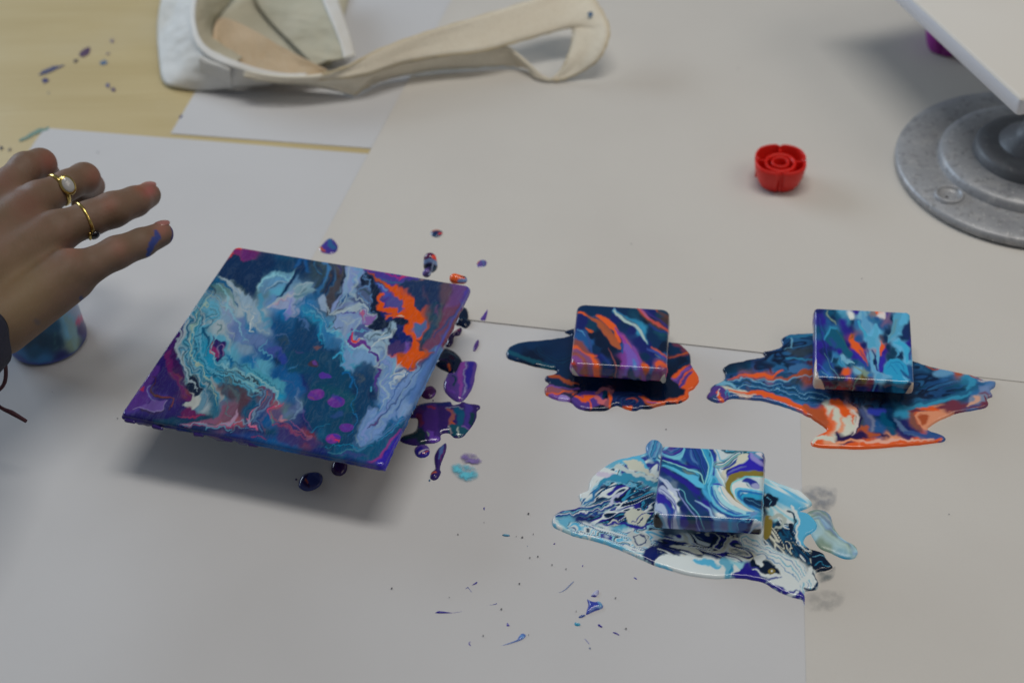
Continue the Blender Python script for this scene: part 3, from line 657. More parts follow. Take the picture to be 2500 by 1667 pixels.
drop("690,250 715,215 740,180 755,165 763,185 752,240 735,268 700,262", 'vi', 'purple tear shaped drop on the edge of the upper paper sheet', [("750,180 745,240", 6, 'wv', 3)], h=.0012, edge=.002)
drop("640,480 650,440 675,402 690,408 685,450 660,490 645,492", (80, 55, 125), 'thin purple sliver of paint right of the canvas', [], h=.001, edge=.002)
drop("742,50 752,46 762,52 752,60", (70, 60, 90), 'tiny grey paint mark above the purple tear shaped drop', h=.0006, edge=.001)
drop("728,110 735,95 745,90 740,105 730,115", (120, 105, 150), 'tiny pale lilac mark above the purple tear shaped drop', h=.0006, edge=.001)
Z = 'Z3'
drop("1178,110 1205,75 1235,50 1262,52 1290,85 1290,115 1265,138 1225,140 1190,130", (60, 50, 135), 'heart shaped purple and blue drop above the top edge of the large canvas', [("1240,60 1250,90 1275,110", (24, 26, 16), (40, 90, 140), 4), ("1185,105 1215,118", 16, 'do', 3), ("1180,110 1190,125", 12, 'pw', 2), ("1210,130 1260,132", 12, 'vi', 4)], tn=Z, h=.0025)
drop("1790,20 1805,5 1835,0 1862,12 1860,32 1835,48 1800,42", (25, 60, 95), 'small navy and orange drop highest above the large canvas', [("1810,12 1840,8", 12, 'do', 3), ("1840,30 1858,28", 8, 'rd', 3), ("1800,30 1830,30", 8, 'dp', 3)], tn=Z)
drop("2040,190 2055,170 2085,163 2108,175 2106,198 2085,212 2050,212", (85, 70, 140), 'small oval purple drop with an orange edge up from the canvas corner', [("2045,190 2060,178", 10, 'do', 3), ("2085,175 2080,205", 8, (80, 110, 150), 3)], tn=Z, h=.0015)
drop("1070,1390 1090,1345 1130,1327 1180,1325 1204,1345 1200,1385 1170,1415 1120,1430 1080,1415", (45, 55, 115), 'round slate blue drop with an orange fleck below the large canvas', [("1120,1350 1110,1390 1130,1410", (20, 24, 14), 'dp', 4), ("1112,1380 1125,1395", 9, 'do', 2), ("1160,1350 1190,1370", (20, 24), (60, 70, 130), 4)], tn=Z, h=.003)
drop("1255,1280 1280,1262 1320,1262 1340,1280 1335,1320 1305,1345 1270,1340 1250,1315", (45, 22, 80), 'dark purple drop poking out below the lower edge of the large canvas', tn=Z, h=.004)
drop("1052,1362 1058,1358 1066,1362 1062,1369 1054,1369", 'pu', 'tiny purple dot left of the slate blue drop', tn=Z, h=.0006, edge=.001, cell=.0004)
drop("300,1475 318,1470 312,1488 302,1486", (40, 90, 130), 'tiny blue dot at the foot of the two bead drop', h=.0006, edge=.001, cell=.0004)
drop("330,866 340,862 343,868 332,874", 'pu', 'tiny purple dot between the plum drop and the largest spill', h=.0005, edge=.001, cell=.0004)
# marks flicked over the lower paper
TH = dict(h=.0007, edge=.0012, cell=.0004, dome=False)
S = 'SP'
drop("50,1118 90,1100 150,1105 235,1115 360,1098 300,1114 200,1125 110,1127 60,1124", 'ul', 'long thin violet streak furthest left on the lower paper', tn=S, **TH)
drop("545,1055 600,1040 655,1030 690,1018 695,1024 670,1035 600,1044", (60, 70, 150), 'short violet dash right of the long thin streak', tn=S, **TH)
drop("715,1465 800,1435 890,1400 920,1360 950,1332 985,1340 990,1365 955,1395 900,1418 810,1445", (85, 115, 180), 'sky blue comet shaped streak with a tapering tail at the bottom', [("930,1350 960,1380", 16, (100, 150, 205), 3)], tn=S, **TH)
drop("1270,908 1340,905 1400,870 1440,830 1485,790 1490,797 1445,845 1400,885 1340,912", (100, 120, 165), 'faint curved blue hairline above the triangular drop', tn=S, **TH)
drop("425,838 455,815 480,797 492,803 482,820 455,830", 'ul', 'small violet dash above the chevron mark', tn=S, **TH)
drop("340,885 390,850 400,858 420,885 440,910 420,900 392,865 370,872", (90, 100, 160), 'blue chevron shaped scratch of paint', tn=S, **TH)
drop("742,318 765,308 800,308 828,318 815,332 770,331", (20, 85, 125), 'small oval teal bead on the lower paper', [("760,322 815,325", 8, 'lc', 2, .3)], tn=S, h=.0015, edge=.002, cell=.0004)
drop("1660,945 1700,900 1735,882 1750,895 1742,930 1715,957 1680,955", (165, 170, 200), 'white and violet tear drop just above the triangular drop', [("1670,950 1720,952", 12, 'ul', 2, .3), ("1735,890 1745,930", 6, 'vi', 2, .3)], tn=S, h=.0012, edge=.002, cell=.0004)
drop("1622,975 1650,990 1700,1005 1750,1000 1785,1030 1790,1065 1760,1085 1700,1105 1615,1142 1620,1090 1635,1040", (50, 65, 160), 'largest violet blue triangular drop on the lower paper', [("1740,1015 1770,1050 1720,1080", (20, 30, 10), (100, 150, 190), 4), ("1640,1130 1700,1090 1770,1070", 7, 'lv', 3), ("1660,1000 1650,1080", 22, (45, 60, 150), 6)], tn=S, h=.002, edge=.003, cell=.0005)
drop("1534,1165 1560,1142 1605,1138 1608,1150 1575,1170 1545,1174", (40, 70, 140), 'narrow blue oval touching the tip of the triangular drop', tn=S, **TH)
drop("1492,1240 1495,1216 1520,1222 1550,1225 1558,1245 1540,1257 1505,1256", (55, 150, 185), 'turquoise drop below the triangular drop', tn=S, h=.001, edge=.002, cell=.0004)
drop("1732,1240 1755,1237 1775,1250 1787,1272 1760,1270 1740,1258", 'ul', 'dark violet seed shaped drop right of the turquoise drop', tn=S, **TH)
drop("1888,1318 1925,1322 1960,1345 1955,1355 1920,1340 1890,1327", 'ul', 'short violet curved dash right of the turquoise drop', tn=S, **TH)
drop("1595,1385 1610,1390 1640,1425 1658,1450 1640,1440 1612,1408", (85, 95, 165), 'thin slanting blue dash below the turquoise drop', tn=S, **TH)
drop("1642,1485 1658,1468 1662,1500 1650,1497", (40, 80, 130), 'lowest blue dot on the lower paper', tn=S, **TH)
drop("788,1255 800,1215 812,1235 826,1250 810,1260", (75, 70, 165), 'small violet drop shaped like a bell', tn=S, **TH)
drop("395,1440 405,1418 425,1415 410,1430 425,1465 405,1455", (75, 70, 160), 'small hook shaped violet mark at the bottom left', tn=S, **TH)
drop("548,38 558,26 570,34 566,52 560,66 552,52", 'ul', 'upright violet dot above the teal bead', tn=S, **TH)
drop("1272,408 1285,398 1300,402 1290,414 1276,415", (60, 40, 130), 'violet dot close to the left tip of the white puddle', tn=S, **TH)
drop("1574,625 1587,622 1583,640 1576,650 1571,640", (60, 50, 150), 'violet dot below the rim of the white puddle', tn=S, **TH)
drop("2102,752 2130,755 2145,772 2128,775", (75, 80, 160), 'blue grain right of the curved hairline', tn=S, **TH)
drop("998,420 1006,420 1018,438 1010,440", (60, 100, 150), 'short blue tick right of the teal bead', tn=S, **TH)
sp = mat('speck_of_paint', (.09, .085, .10), .5)
spots = [(200, 962), (558, 187), (954, 341), (1068, 308), (892, 333), (1018, 97), (1032, 553), (1115, 540), (550, 1358), (1920, 968), (1513, 1105), (2028, 1285), (738, 1083), (925, 820), (1262, 626), (1407, 668), (1020, 1350), (288, 310)]
base_me = None
P_ = [zp('SP', '%f,%f' % s)[0] for s in spots]+[np.array(q)/.9408 for q in [(1695, 157), (1632, 687), (1530, 985), (1450, 560), (120, 900), (270, 960), (2180, 1180), (900, 1350), (225, 350), (1980, 640)]]
for q in P_:
    
    if base_me is None:
        vs = [(0, 0, .0004)]+[(math.cos(a*math.pi/4)*.001, math.sin(a*math.pi/4)*.001, 0) for a in range(8)]
        base_me = bpy.data.meshes.new('paint_speck'); base_me.from_pydata(vs, [], [(0, 1+a, 1+(a+1) % 8) for a in range(8)]); base_me.materials.append(sp)
    o = bpy.data.objects.new('paint_speck', base_me); C.objects.link(o); o.location = Vector(G(q[0], q[1], ZS-.0002)); s_ = random.uniform(.35, .7)
    o.scale = (s_, s_*random.uniform(.6, 1.4), 1); o.rotation_euler.z = random.random()*3
    tag(o, 'tiny dark speck lying on the paper', 'speck', 'tiny dark specks scattered on the paper')
# ------------------------------------------------------------------ painted canvases
def pose(corners, L, z):
    """pose of a square of side L whose corners are seen in the four directions"""
    S_ = np.array(corners, float)
    c0 = G(*S_.mean(0), z); a = G(*S_[0], z); b = G(*S_[1], z); th = math.atan2(b[1]-a[1], b[0]-a[0])
    loc = np.array([(-.5, .5, 0), (.5, .5, 0), (.5, -.5, 0), (-.5, -.5, 0)])*L
    def M(p): return np.array(Matrix.Rotation(p[2], 3, 'Z') @ Matrix.Rotation(p[1], 3, 'Y') @ Matrix.Rotation(p[0], 3, 'X'))
    def res(p):
        W = loc@M(p[:3]).T+p[3:6]
        return np.concatenate([(proj(W)-S_).ravel(), p[:2]*60, [(p[5]-z)*2000]])
    p = np.array([0, 0, th, *c0]); r = res(p); lam = 1e-3
    for it in range(60):
        J = np.array([(res(p+np.eye(6)[k]*1e-6)-r)/1e-6 for k in range(6)]).T
        A = J.T@J; d = -np.linalg.solve(A+lam*np.diag(np.diag(A)), J.T@r); r2 = res(p+d)
        if r2@r2 < r@r: p = p+d; r = r2; lam /= 3
        else: lam *= 4
    return M(p[:3]), p[3:6], p
def slab(name, corners, L, zt, t, paintfn, label, fil=.002, crn=.0025, nt=150, nf=5, ns=12, drip=.0, seed=1, bulge=.0006, tilt=True):
    Mx, T, p = pose(corners, L, zt)
    half = L/2; pt, pf = .86, .92
    g = np.concatenate([np.linspace(0, pt, nt//2+1)[1:], np.linspace(pt, pf, nf+1)[1:], np.linspace(pf, 1, ns+1)[1:]])
    g = np.concatenate([-g[::-1], [0], g]); n = len(g)
    U, Vv = np.meshgrid(g, g, indexing='ij'); U = U.ravel(); Vv = Vv.ravel()
    rho = np.maximum(np.maximum(abs(U), abs(Vv)), 1e-9)
    qx, qy = U/rho, Vv/rho
    c = crn/half
    def rnd(qx, qy):
        ax, ay = abs(qx), abs(qy); mn = np.minimum(ax, ay); v = np.clip((mn-(1-c))/c, 0, 1)
        th = np.where(ax >= ay, v*math.pi/4, math.pi/2-v*math.pi/4)
        k = mn > 1-c
        rx = np.where(k, 1-c+c*np.cos(th), ax); ry = np.where(k, 1-c+c*np.sin(th), ay)
        return rx*np.sign(qx), ry*np.sign(qy)
    rx, ry = rnd(qx, qy)
    wt = np.clip(rho/pt, 0, 1)**10
    qx = qx*(1-wt)+rx*wt; qy = qy*(1-wt)+ry*wt
    ph = np.clip((rho-pt)/(pf-pt), 0, 1)*math.pi/2; sd = np.clip((rho-pf)/(1-pf), 0, 1)
    rad = np.where(rho <= pt, rho/pt*(half-fil), half-fil+fil*np.sin(ph))
    z = np.where(rho <= pt, 0, -fil*(1-np.cos(ph)))-sd*(t-fil)
    x = qx*rad; y = qy*rad
    # paint sagging over the sides and hanging in small drips
    ang = np.arctan2(qy, qx)
    s1 = fbm(qx*L*90+3, qy*L*90, seed, 3)
    bl = 1+(bulge*np.sin(sd*math.pi)*(1+s1)-.0012*(sd > .98))/np.maximum(rad, 1e-6)
    x *= bl; y *= bl
    if drip:
        dd = np.clip(fbm(qx*L*70, qy*L*70, seed+5, 2)-.05, 0, 1)
        z = z-sd**2*drip*dd*2
    z = z+.00025*fbm(x*40, y*40, seed+2, 3)*(sd == 0)
    Pl = np.column_stack([x, y, z]); W = Pl@Mx.T+T
    # colours: top and the side seen from above use their own place, hidden sides carry the paint that ran over the edge
    tw = Pl.copy(); tw[:, 2] = np.maximum(tw[:, 2], -fil)
    nrm = np.column_stack([qx, qy, np.zeros(len(qx))])
    m_ = np.maximum(abs(qx), abs(qy)); fr = (-qy > .999*m_)
    sideN = (np.array([0, -1, 0])@Mx.T)
    tw[fr] = Pl[fr]
    px = proj(tw@Mx.T+T)
    col = paintfn(px)
    idx = np.arange(n*n).reshape(n, n)
    F = np.column_stack([idx[:-1, :-1].ravel(), idx[1:, :-1].ravel(), idx[1:, 1:].ravel(), idx[:-1, 1:].ravel()])
    root = empty(name, W.mean(0)*np.array([1, 1, 0])+np.array([0, 0, ZS]))
    o = mesh('painted_cloth', W, F, PAINT, root, col)
    # wooden stretcher bars underneath
    wb = mat('stretcher_wood', (.45, .33, .2), .6, noise=[(40, 3, (.36, .25, .14), .6, .4, .6, (1, 8, 1))])
    b = .12*L if L > .1 else .010
    for (x0, x1, y0, y1) in ((-half+.002, half-.002, half-.002-b, half-.002), (-half+.002, half-.002, -half+.002, -half+.002+b), (-half+.002, -half+.002+b, -half+.003+b, half-.003-b), (half-.002-b, half-.002, -half+.003+b, half-.003-b)):
        Q = np.array([(xx, yy, zz) for zz in (-t+.0002-(.010 if L > .1 else 0)*0, -.0022) for xx, yy in ((x0, y0), (x1, y0), (x1, y1), (x0, y1))])
        mesh('stretcher_bar', Q@Mx.T+T, [(3, 2, 1, 0), (4, 5, 6, 7), (0, 1, 5, 4), (1, 2, 6, 5), (2, 3, 7, 6), (3, 0, 4, 7)], wb, root, sm=False)
    tag(root, label, 'painted canvas')
    return root, Mx, T
def lathe(name, prof, center, m, parent=None, n=48, col=None, axis=None, fn=None):
    """prof: (radius, height) pairs"""
    V = []; F = []
    for r, h in prof:
        for k in range(n):
            a = 2*math.pi*k/n; rr = r if fn is None else fn(r, h, a)
            V.append((rr*math.cos(a), rr*math.sin(a), h))
    V = np.array(V)
    if axis is not None: V = V@np.array(axis).T
    V = V+np.array(center)
    for i in range(len(prof)-1):
        for k in range(n):
            F.append((i*n+k, i*n+(k+1) % n, (i+1)*n+(k+1) % n, (i+1)*n+k))
    return mesh(name, V, F, m, parent, col)
DKP = mat('dark_plastic_riser', (.03, .03, .035), .4)
CLW = mat('clear_frosted_plastic', (.35, .36, .38), .35)

def paint_big(P):
    p = Paint(P, 3.6, 17, 71); p.comb((.5, -.86), 4.5, 6.5, 80, 5); p.z = 'Z3'
    p.base("745,110,rd 780,130,mg 720,200,nv 900,180,nv 1000,190,tl 820,270,nv 800,330,nv 1100,200,nv 1180,210,dg 1250,330,nv 1300,260,br 1280,420,br 960,330,lc 880,330,gy 650,330,gy 600,300,tl 700,400,wh 600,450,lc 540,480,gy 640,540,wh 850,480,wh 780,450,wh 950,400,lv 1060,370,wl 1100,420,cb 1370,260,lv 1340,350,wl 1430,400,dv 1380,430,wh 1500,250,nv 1460,330,nv 1490,420,dn 1600,240,vi 1680,250,mg 1700,330,nv 1790,320,dg 1850,400,nv 1900,330,br 1960,300,vi 1910,420,mr 1650,330,og 1690,420,og 1700,500,og 1560,420,vi 1500,480,dn 1430,480,vi 1330,500,wl 1260,560,cb 1130,520,tl 1000,470,cb 960,540,bl 1080,600,nv 1000,600,nv 1150,680,nv 1250,650,dt 1200,580,bl 700,500,wl 640,600,lc 500,560,cy 460,600,lc 560,650,cy 740,560,dv 800,560,cb 880,540,wl 850,620,dv 780,650,wl 800,720,cb 700,700,lc 900,700,bl 900,640,dv 960,700,nv 880,750,lc 1000,760,bl 960,800,bl 420,520,pu 370,620,pu 400,700,mg 420,780,mr 330,760,pu 300,850,pu 380,860,pu 250,900,vi 230,960,vi 330,940,vi 150,1000,vi 350,1010,pu 440,900,mr 470,950,pu 520,870,dn 440,700,wh 480,800,gy 560,720,cy 620,800,cy 600,900,gy 700,800,gy 720,880,dg 800,860,lc 860,820,cy 920,870,lc 960,900,cy 800,930,mr 850,900,mr 650,900,cy 620,1000,gy 680,1000,mr 740,1010,mr 640,960,cy 570,960,wh 560,1050,dt 450,1060,ind 660,1070,sa 740,1050,sa 800,1010,dt 830,960,tl 880,960,mv 940,960,sa 900,1040,bl 960,1000,mv 1010,1000,gy 1060,960,gy 1060,880,bl 1130,820,ind 1050,830,bl 1050,1100,ind 1120,1130,mr 1150,1060,ind 1180,980,ind 1100,1000,ind 1160,900,ind 1260,850,nv 1250,760,nv 1330,830,dt 1340,950,dt 1300,1060,dt 1200,1100,tl 1400,900,nv 1440,820,nv 1380,1000,nv 1350,1150,tl 1400,720,cb 1440,700,wl 1350,680,cy 1310,600,wl 1280,560,lc 1400,560,wl 1480,560,wh 1420,630,wh 1520,640,wh 1560,540,ind 1520,700,wh 1600,560,nv 1580,600,dp 1600,640,mv 1620,700,og 1700,690,og 1720,600,og 1740,540,do 1780,600,mr 1850,520,mr 1820,480,dg 1840,600,mr 1790,700,dv 1750,780,lv 1830,680,lv 1700,800,wl 1620,800,wl 1560,830,wl 1640,760,wh 1500,850,ind 1480,900,nv 1550,930,lv 1600,1000,lv 1620,900,lv 1700,900,lv 1660,960,wl 1700,1000,bl 1480,1040,lv 1440,1100,lv 1520,1000,cb 1560,1100,tl 1500,1150,tl 1620,1080,tl 1400,1190,tl 1300,1210,tl 1450,1230,tl 1560,1180,dv 1580,1140,vi 1620,1100,vi 1550,1220,ul 1540,1290,ul 1470,1290,vi 1350,1270,ind 1200,1230,ind 1000,1180,bl 900,1160,bl 700,1130,ind 500,1090,nv 300,1060,dp 100,1020,pu 900,1130,dt 800,1110,ind 1250,1170,dt", 4.2)
    # --- quarter A
    p.z = 'CA'
    p.po("1500,100 1560,60 1640,80 1790,120 1800,190 1700,250 1600,210 1520,160", 'mg', 8, 1, .9)
    p.st("1510,80 1570,75 1610,95", (24, 50, 20), 'rd', 4, .5)
    p.po("1340,360 1500,160 1640,240 1850,240 1900,300 1900,420 1830,520 1790,640 1700,690 1650,640 1600,580 1520,560 1500,470 1380,470 1330,430", 'nv', 5)
    p.po("1900,200 2340,230 2340,330 2260,400 2000,420 1900,380", 'nv', 24, 1, .7)
    p.st("1320,440 1400,480 1470,500 1480,570 1560,620 1620,640 1640,700 1660,800", (12, 30, 50, 60, 70, 80, 90, 40), 'wh', 6)
    p.st("1490,500 1540,560 1620,590 1670,640 1690,690", (20, 40, 30, 40, 12), 'dg', 6, 1, .8)
    p.st("1290,480 1400,530 1450,600 1520,660 1540,740 1560,800", (50, 40, 30, 50, 50, 30), (28, 85, 130), 5)
    p.st("1240,560 1330,590 1420,660 1500,730 1520,800", (20, 60, 80, 50, 20), (95, 125, 125), 8, 1, .7)
    p.bands("1150,640 1260,700 1380,800 1500,880", 90, 60, ['wh', 'gy', 'wh', 'lv', 'lc'], 1.6, .7, 18)
    p.st("1230,560 1290,620 1270,680", (10, 18, 8), 'dg', 3)
    p.bands("1040,830 1180,850 1330,910 1200,970 1090,1040", 60, 50, ['cy', 'wh', (40, 110, 135), 'gy', 'lc'], 1, .68, 8)
    p.st("1830,640 1850,560 1930,480 2060,420 2200,440 2300,400 2330,340", (20, 40, 60, 80, 70, 50, 20), (115, 150, 170), 6, 1)
    p.st("1900,640 1950,560 2100,520 2220,480 2330,470", (90, 150, 150, 120, 60), (112, 145, 185), 14, 1, .75)
    p.st("1830,620 1840,550 1920,480 2040,430", (6, 10, 10, 5), 'wh', 3)
    p.st("1980,590 2060,560 2150,540", (6, 22, 16), 'dg', 5, 1, .8)
    p.st("2060,720 2150,660 2230,560 2290,460 2360,330", (12, 30, 50, 40, 60), 'nv', 6)
    p.po("1960,850 2040,770 2130,700 2250,620 2352,560 2420,600 2400,760 2300,960 2220,960 2180,870 2060,850", (165, 165, 200), 6)
    p.st("1970,840 2100,760 2240,680 2352,600", (10, 30, 34, 30), (190, 180, 195), 4, 1.4)
    p.st("2200,960 2230,860 2240,760", (30, 50, 30), (135, 130, 200), 8, 1.2, .8)
    p.st("2050,800 2120,760 2200,760", (10, 20, 10), (150, 120, 160), 5, 1.4, .6)
    p.st("1850,700 1870,800 1840,900 1900,1000 2010,1040 1930,1120", (60, 70, 60, 60, 40, 20), (85, 150, 185), 8, 1.5, .8)
    p.st("1640,660 1700,740 1760,820 1800,900 1780,1000 1720,1100", (60, 90, 80, 60, 50, 20), (160, 172, 195), 7, 1.6, .9)
    p.st("1640,900 1650,1000 1700,1080", (30, 60, 30), (60, 120, 165), 7, 1.3, .8)
    p.st("1780,930 1740,1030 1720,1100 1760,1160", (8, 14, 12, 8), 'pw', 3, 1.2)
    p.po("1520,960 1640,980 1680,1120 1760,1180 1900,1220 1940,1300 1800,1330 1600,1300 1480,1250 1460,1120", (115, 130, 180), 12, 1.3, .85)
    p.st("1400,840 1500,960 1460,1090 1500,1200", (30, 60, 70, 60), (150, 150, 190), 12, 1.6, .6)
    p.st("1100,1060 1240,1020 1380,1040 1340,1130 1420,1180 1460,1280 1450,1400", (20, 50, 70, 60, 40, 30, 20), 'wh', 8, 1.2, .85)
    p.st("1310,1050 1350,1110 1330,1150", (14, 22, 10), 'gy', 4)
    p.po("2000,980 2120,960 2352,1010 2352,1300 2200,1340 2060,1250 2020,1130", (22, 70, 115), 26, 1.2, .8)
    p.po("900,970 945,990 930,1050 880,1150 840,1280 800,1380 820,1480 815,1568 520,1568 560,1480 720,1260 860,1060", 'pu', 4)
    p.po("850,1080 890,1060 870,1160 830,1280 780,1420 800,1520 700,1568 640,1500 680,1350 760,1240", (70, 30, 95), 8, 1.3, .8)
    p.po("1260,1185 1290,1230 1340,1260 1420,1265 1425,1330 1390,1420 1330,1510 1250,1450 1225,1380 1220,1300 1250,1260", 'pu', 4)
    p.po("1225,1310 1290,1320 1330,1400 1310,1470 1240,1420", (130, 45, 100), 6, 1.2, .9)
    p.st("1320,1460 1320,1350 1370,1320 1400,1360 1370,1440", (10, 14, 14, 14, 8), (145, 110, 160), 3, .8)
    p.st("1225,1390 1245,1420", 22, 'rd', 4); p.st("1245,1290 1230,1310", 14, 'do', 4)
    p.bands("1000,900 1060,1000 1010,1100 1010,1250 1000,1400 1010,1568", 160, 120, ['lc', (45, 110, 140), 'cy', 'wh', 'tl', 'lc', (70, 130, 150)], 1.3, .68, 14)
    p.st("940,1000 900,1100 850,1280 800,1390 860,1480 870,1568", (20, 36, 40, 50, 50, 40), 'wh', 5, 1.2)
    p.st("1120,960 1040,1040 990,1120 1030,1240 1000,1340 1010,1460 1060,1568", (10, 16, 20, 16, 12, 12, 10), (175, 195, 195), 3, 1.2)
    p.st("1090,1080 1140,1160 1180,1220 1190,1320 1160,1440", (10, 40, 36, 40, 20), 'tl', 5, 1.2)
    p.st("1160,1440 1200,1300 1220,1180 1150,1120", (10, 16, 18, 10), 'lc', 4, 1.2)
    p.st("1410,1420 1460,1500 1500,1568", (20, 50, 60), (40, 110, 160), 8)
    p.po("1940,1380 2080,1340 2200,1450 2180,1540 2090,1500 1980,1460", (70, 80, 150), 8)
    p.st("2300,1400 2352,1390", 40, (90, 60, 80), 8, 1, .6)
    p.st("2090,1470 2130,1520 2170,1490", (14, 20, 14), 'nv', 5)
    p.st("1990,1220 2100,1180 2240,1250", (10, 26, 8), (90, 110, 155), 5, 2, .7)
    p.po("2080,1260 2200,1240 2260,1280 2150,1320", 'dg', 10, 2, .6)
    # --- quarter B
    p.z = 'CB'
    p.bands("330,240 400,380 420,520 340,640", 130, 150, ['nv', 'dg', (60, 110, 160), 'nv', 'br'], 1, .68, 12)
    p.st("0,300 90,220 160,300 180,380", (40, 40, 50, 30), (40, 90, 150), 8, 1, .7)
    p.st("300,240 370,300 400,370 330,470 270,560 230,610", (50, 40, 50, 40, 34, 10), 'dg', 5)
    p.st("370,270 440,330 420,420 360,520", (20, 34, 30, 10), (75, 120, 170), 5)
    p.st("560,290 600,400 560,520 480,640 440,760 400,940", (40, 60, 90, 110, 80, 20), (66, 62, 70), 6, 1)
    p.st("560,290 580,340 560,400", (30, 30, 10), (60, 50, 110), 6, 1, .8)
    p.st("640,300 640,420 600,540 600,620 520,720 460,900", (30, 50, 40, 30, 30, 20), 'dn', 5, 1, .9)
    p.po("0,580 60,540 160,530 240,515 200,590 280,625 180,690 60,740 0,760", (140, 160, 175), 6)
    p.st("0,590 100,545 235,520", (10, 14, 6), 'wh', 3); p.st("0,700 140,680 280,630", (40, 30, 6), (105, 130, 150), 6, 1)
    p.st("60,640 120,640 160,610", (10, 26, 10), 'dg', 6, 1.3, .7)
    p.st("0,780 60,800 160,730 280,700 380,680", (20, 40, 60, 50, 20), (35, 85, 130), 8, 1.2, .8)
    p.po("300,740 360,680 410,720 400,820 390,900 340,860 320,800", (165, 172, 200), 6, 1)
    p.po("670,310 870,350 880,420 830,520 740,540 760,600 680,640 600,680 560,740 500,860 450,920 470,800 560,690 600,640 620,500 660,430", (150, 155, 200), 7)
    p.st("700,320 690,420 650,500 660,580", (20, 30, 36, 20), 'wh', 6, 1.4, .8); p.st("780,330 840,360 800,470 740,520", (20, 40, 40, 20), (120, 165, 200), 8, 1, .7)
    p.po("600,660 700,640 690,700 640,760 560,760", (45, 80, 130), 8, 1.2, .9)
    p.po("740,560 840,520 920,560 980,640 960,720 1000,800 960,860 900,830 800,800 740,760 700,720 780,650", (85, 92, 125), 10, 1.3)
    p.st("760,560 850,600 930,640 960,620", (16, 30, 26, 10), 'dg', 6, 1.4)
    p.st("780,740 860,780 940,770", (14, 30, 14), (50, 55, 90), 8, 1.4, .8)
    p.st("900,560 970,620 960,700 1000,780", (10, 16, 12, 12), 'lv', 5)
    p.st("640,860 760,790 860,830 940,880 1010,930 1050,950", (20, 40, 40, 30, 30, 14), 'wh', 5, 1.2)
    p.st("620,640 660,700 620,780 560,840 450,920", (8, 14, 16, 20, 20), 'wh', 4, 1)
    p.st("500,860 600,820 700,800 780,760", (20, 60, 60, 20), (125, 130, 175), 8, 1.2, .8)
    p.st("450,930 540,900 620,890 700,850", (6, 14, 14, 6), 'pw', 3)
    p.po("480,930 620,900 760,900 840,960 860,1050 760,1110 700,1230 600,1220 620,1150 480,1130 410,1120 440,1080 520,1000", (145, 155, 195), 7, 1.1)
    p.st("400,920 500,940 520,1000 440,1080 480,1110 600,1090", (10, 16, 12, 14, 14, 8), 'dg', 4)
    p.st("410,1110 450,1160 520,1130 600,1130", (16, 22, 14, 8), (150, 190, 205), 4)
    p.st("600,960 700,1000 660,1080 640,1200", (30, 60, 60, 20), (165, 170, 195), 8, 1.3, .8)
    p.st("600,900 700,910 820,890 860,900", (6, 14, 18, 8), 'vi', 3)
    p.po("820,900 880,880 980,920 1050,960 980,1030 920,1090 860,1080 830,1000", (140, 100, 160), 6)
    p.st("840,900 870,960 860,1010", (30, 50, 20), (170, 100, 130), 6, 1)
    p.st("870,1050 860,980 900,930 880,1000 910,1040", (8, 12, 10, 10, 8), 'wl', 3)
    p.st("1050,950 1010,1030 930,1100", (14, 16, 10), (130, 145, 160), 4)
    p.po("860,420 940,430 1000,500 1040,580 1060,640 1060,800 1080,880 1200,920 1140,1000 1250,1000 1200,1080 1000,1130 930,1100 1000,1020 1060,960 960,860 1000,780 960,660 940,560 850,520", 'dn', 5)
    p.po("1100,880 1240,900 1400,960 1460,1010 1430,1080 1380,1100 1480,1200 1500,1280 1400,1320 1290,1340 1200,1300 1250,1200 1320,1080 1240,1020 1150,990", 'ind', 8)
    p.po("880,350 1020,370 1200,400 1600,450 1500,520 1300,560 1200,540 1050,450 940,400", 'vi', 6)
    p.st("900,350 1040,380 1200,410 1380,460 1500,440", (10, 20, 24, 30, 14), (150, 50, 130), 5, 1)
    p.st("1320,480 1370,460 1420,445", (14, 34, 10), 'pk', 5)
    p.st("1050,450 1200,500 1360,540 1500,520 1640,470", (10, 24, 30, 20, 8), (60, 90, 130), 6)
    p.st("1400,550 1500,515 1600,490 1650,460", (4, 10, 12, 8), (190, 150, 140), 3)
    p.po("1300,560 1650,470 1960,490 2000,560 1900,700 1850,760 1700,800 1600,900 1580,1000 1500,760 1400,620", (32, 48, 85), 8)
    p.st("1660,600 1660,700 1720,760", (20, 50, 20), (85, 60, 85), 14, 1.3, .7)
    p.po("1850,560 1960,500 2010,600 1960,760 1900,820 1850,760", (88, 70, 85), 14, 1, .9)
    p.po("1980,500 2100,510 2200,540 2220,600 2160,760 2060,860 1950,920 1910,880 1960,760 2020,620", (105, 68, 120), 12, 1, .95)
    p.st("2180,540 2220,590 2160,730 2100,850", (30, 60, 40, 20), (95, 75, 165), 8)
    p.st("1800,780 1790,900 1830,960 1770,1100 1700,1200 1640,1300", (40, 70, 60, 80, 110, 80), (34, 62, 88), 12, 1)
    p.st("1820,820 1800,880 1840,960", (20, 40, 10), (110, 65, 105), 8, 1.2, .7)
    p.st("1880,800 1850,960 1800,1060", (30, 40, 30), (85, 82, 88), 12, 1, .8)
    p.po("1920,860 2080,820 2100,850 1960,1080 1900,1180 1800,1320 1700,1400 1650,1440 1620,1380 1760,1200 1860,1060", (100, 62, 88), 12, 1)
    p.st("2090,850 1980,980 1860,1110 1780,1220", (10, 30, 24, 10), (60, 65, 110), 6)
    p.po("1560,920 1600,1050 1660,960 1680,1040 1640,1160 1560,1210 1480,1120 1500,1080", (95, 100, 150), 8, 1.2)
    p.st("1480,1100 1560,1110 1660,1000", (10, 40, 20), (75, 110, 150), 8, 1.3, .8)
    p.st("940,390 1020,450 1120,520 1230,590", (10, 24, 44, 50), 'do', 5)
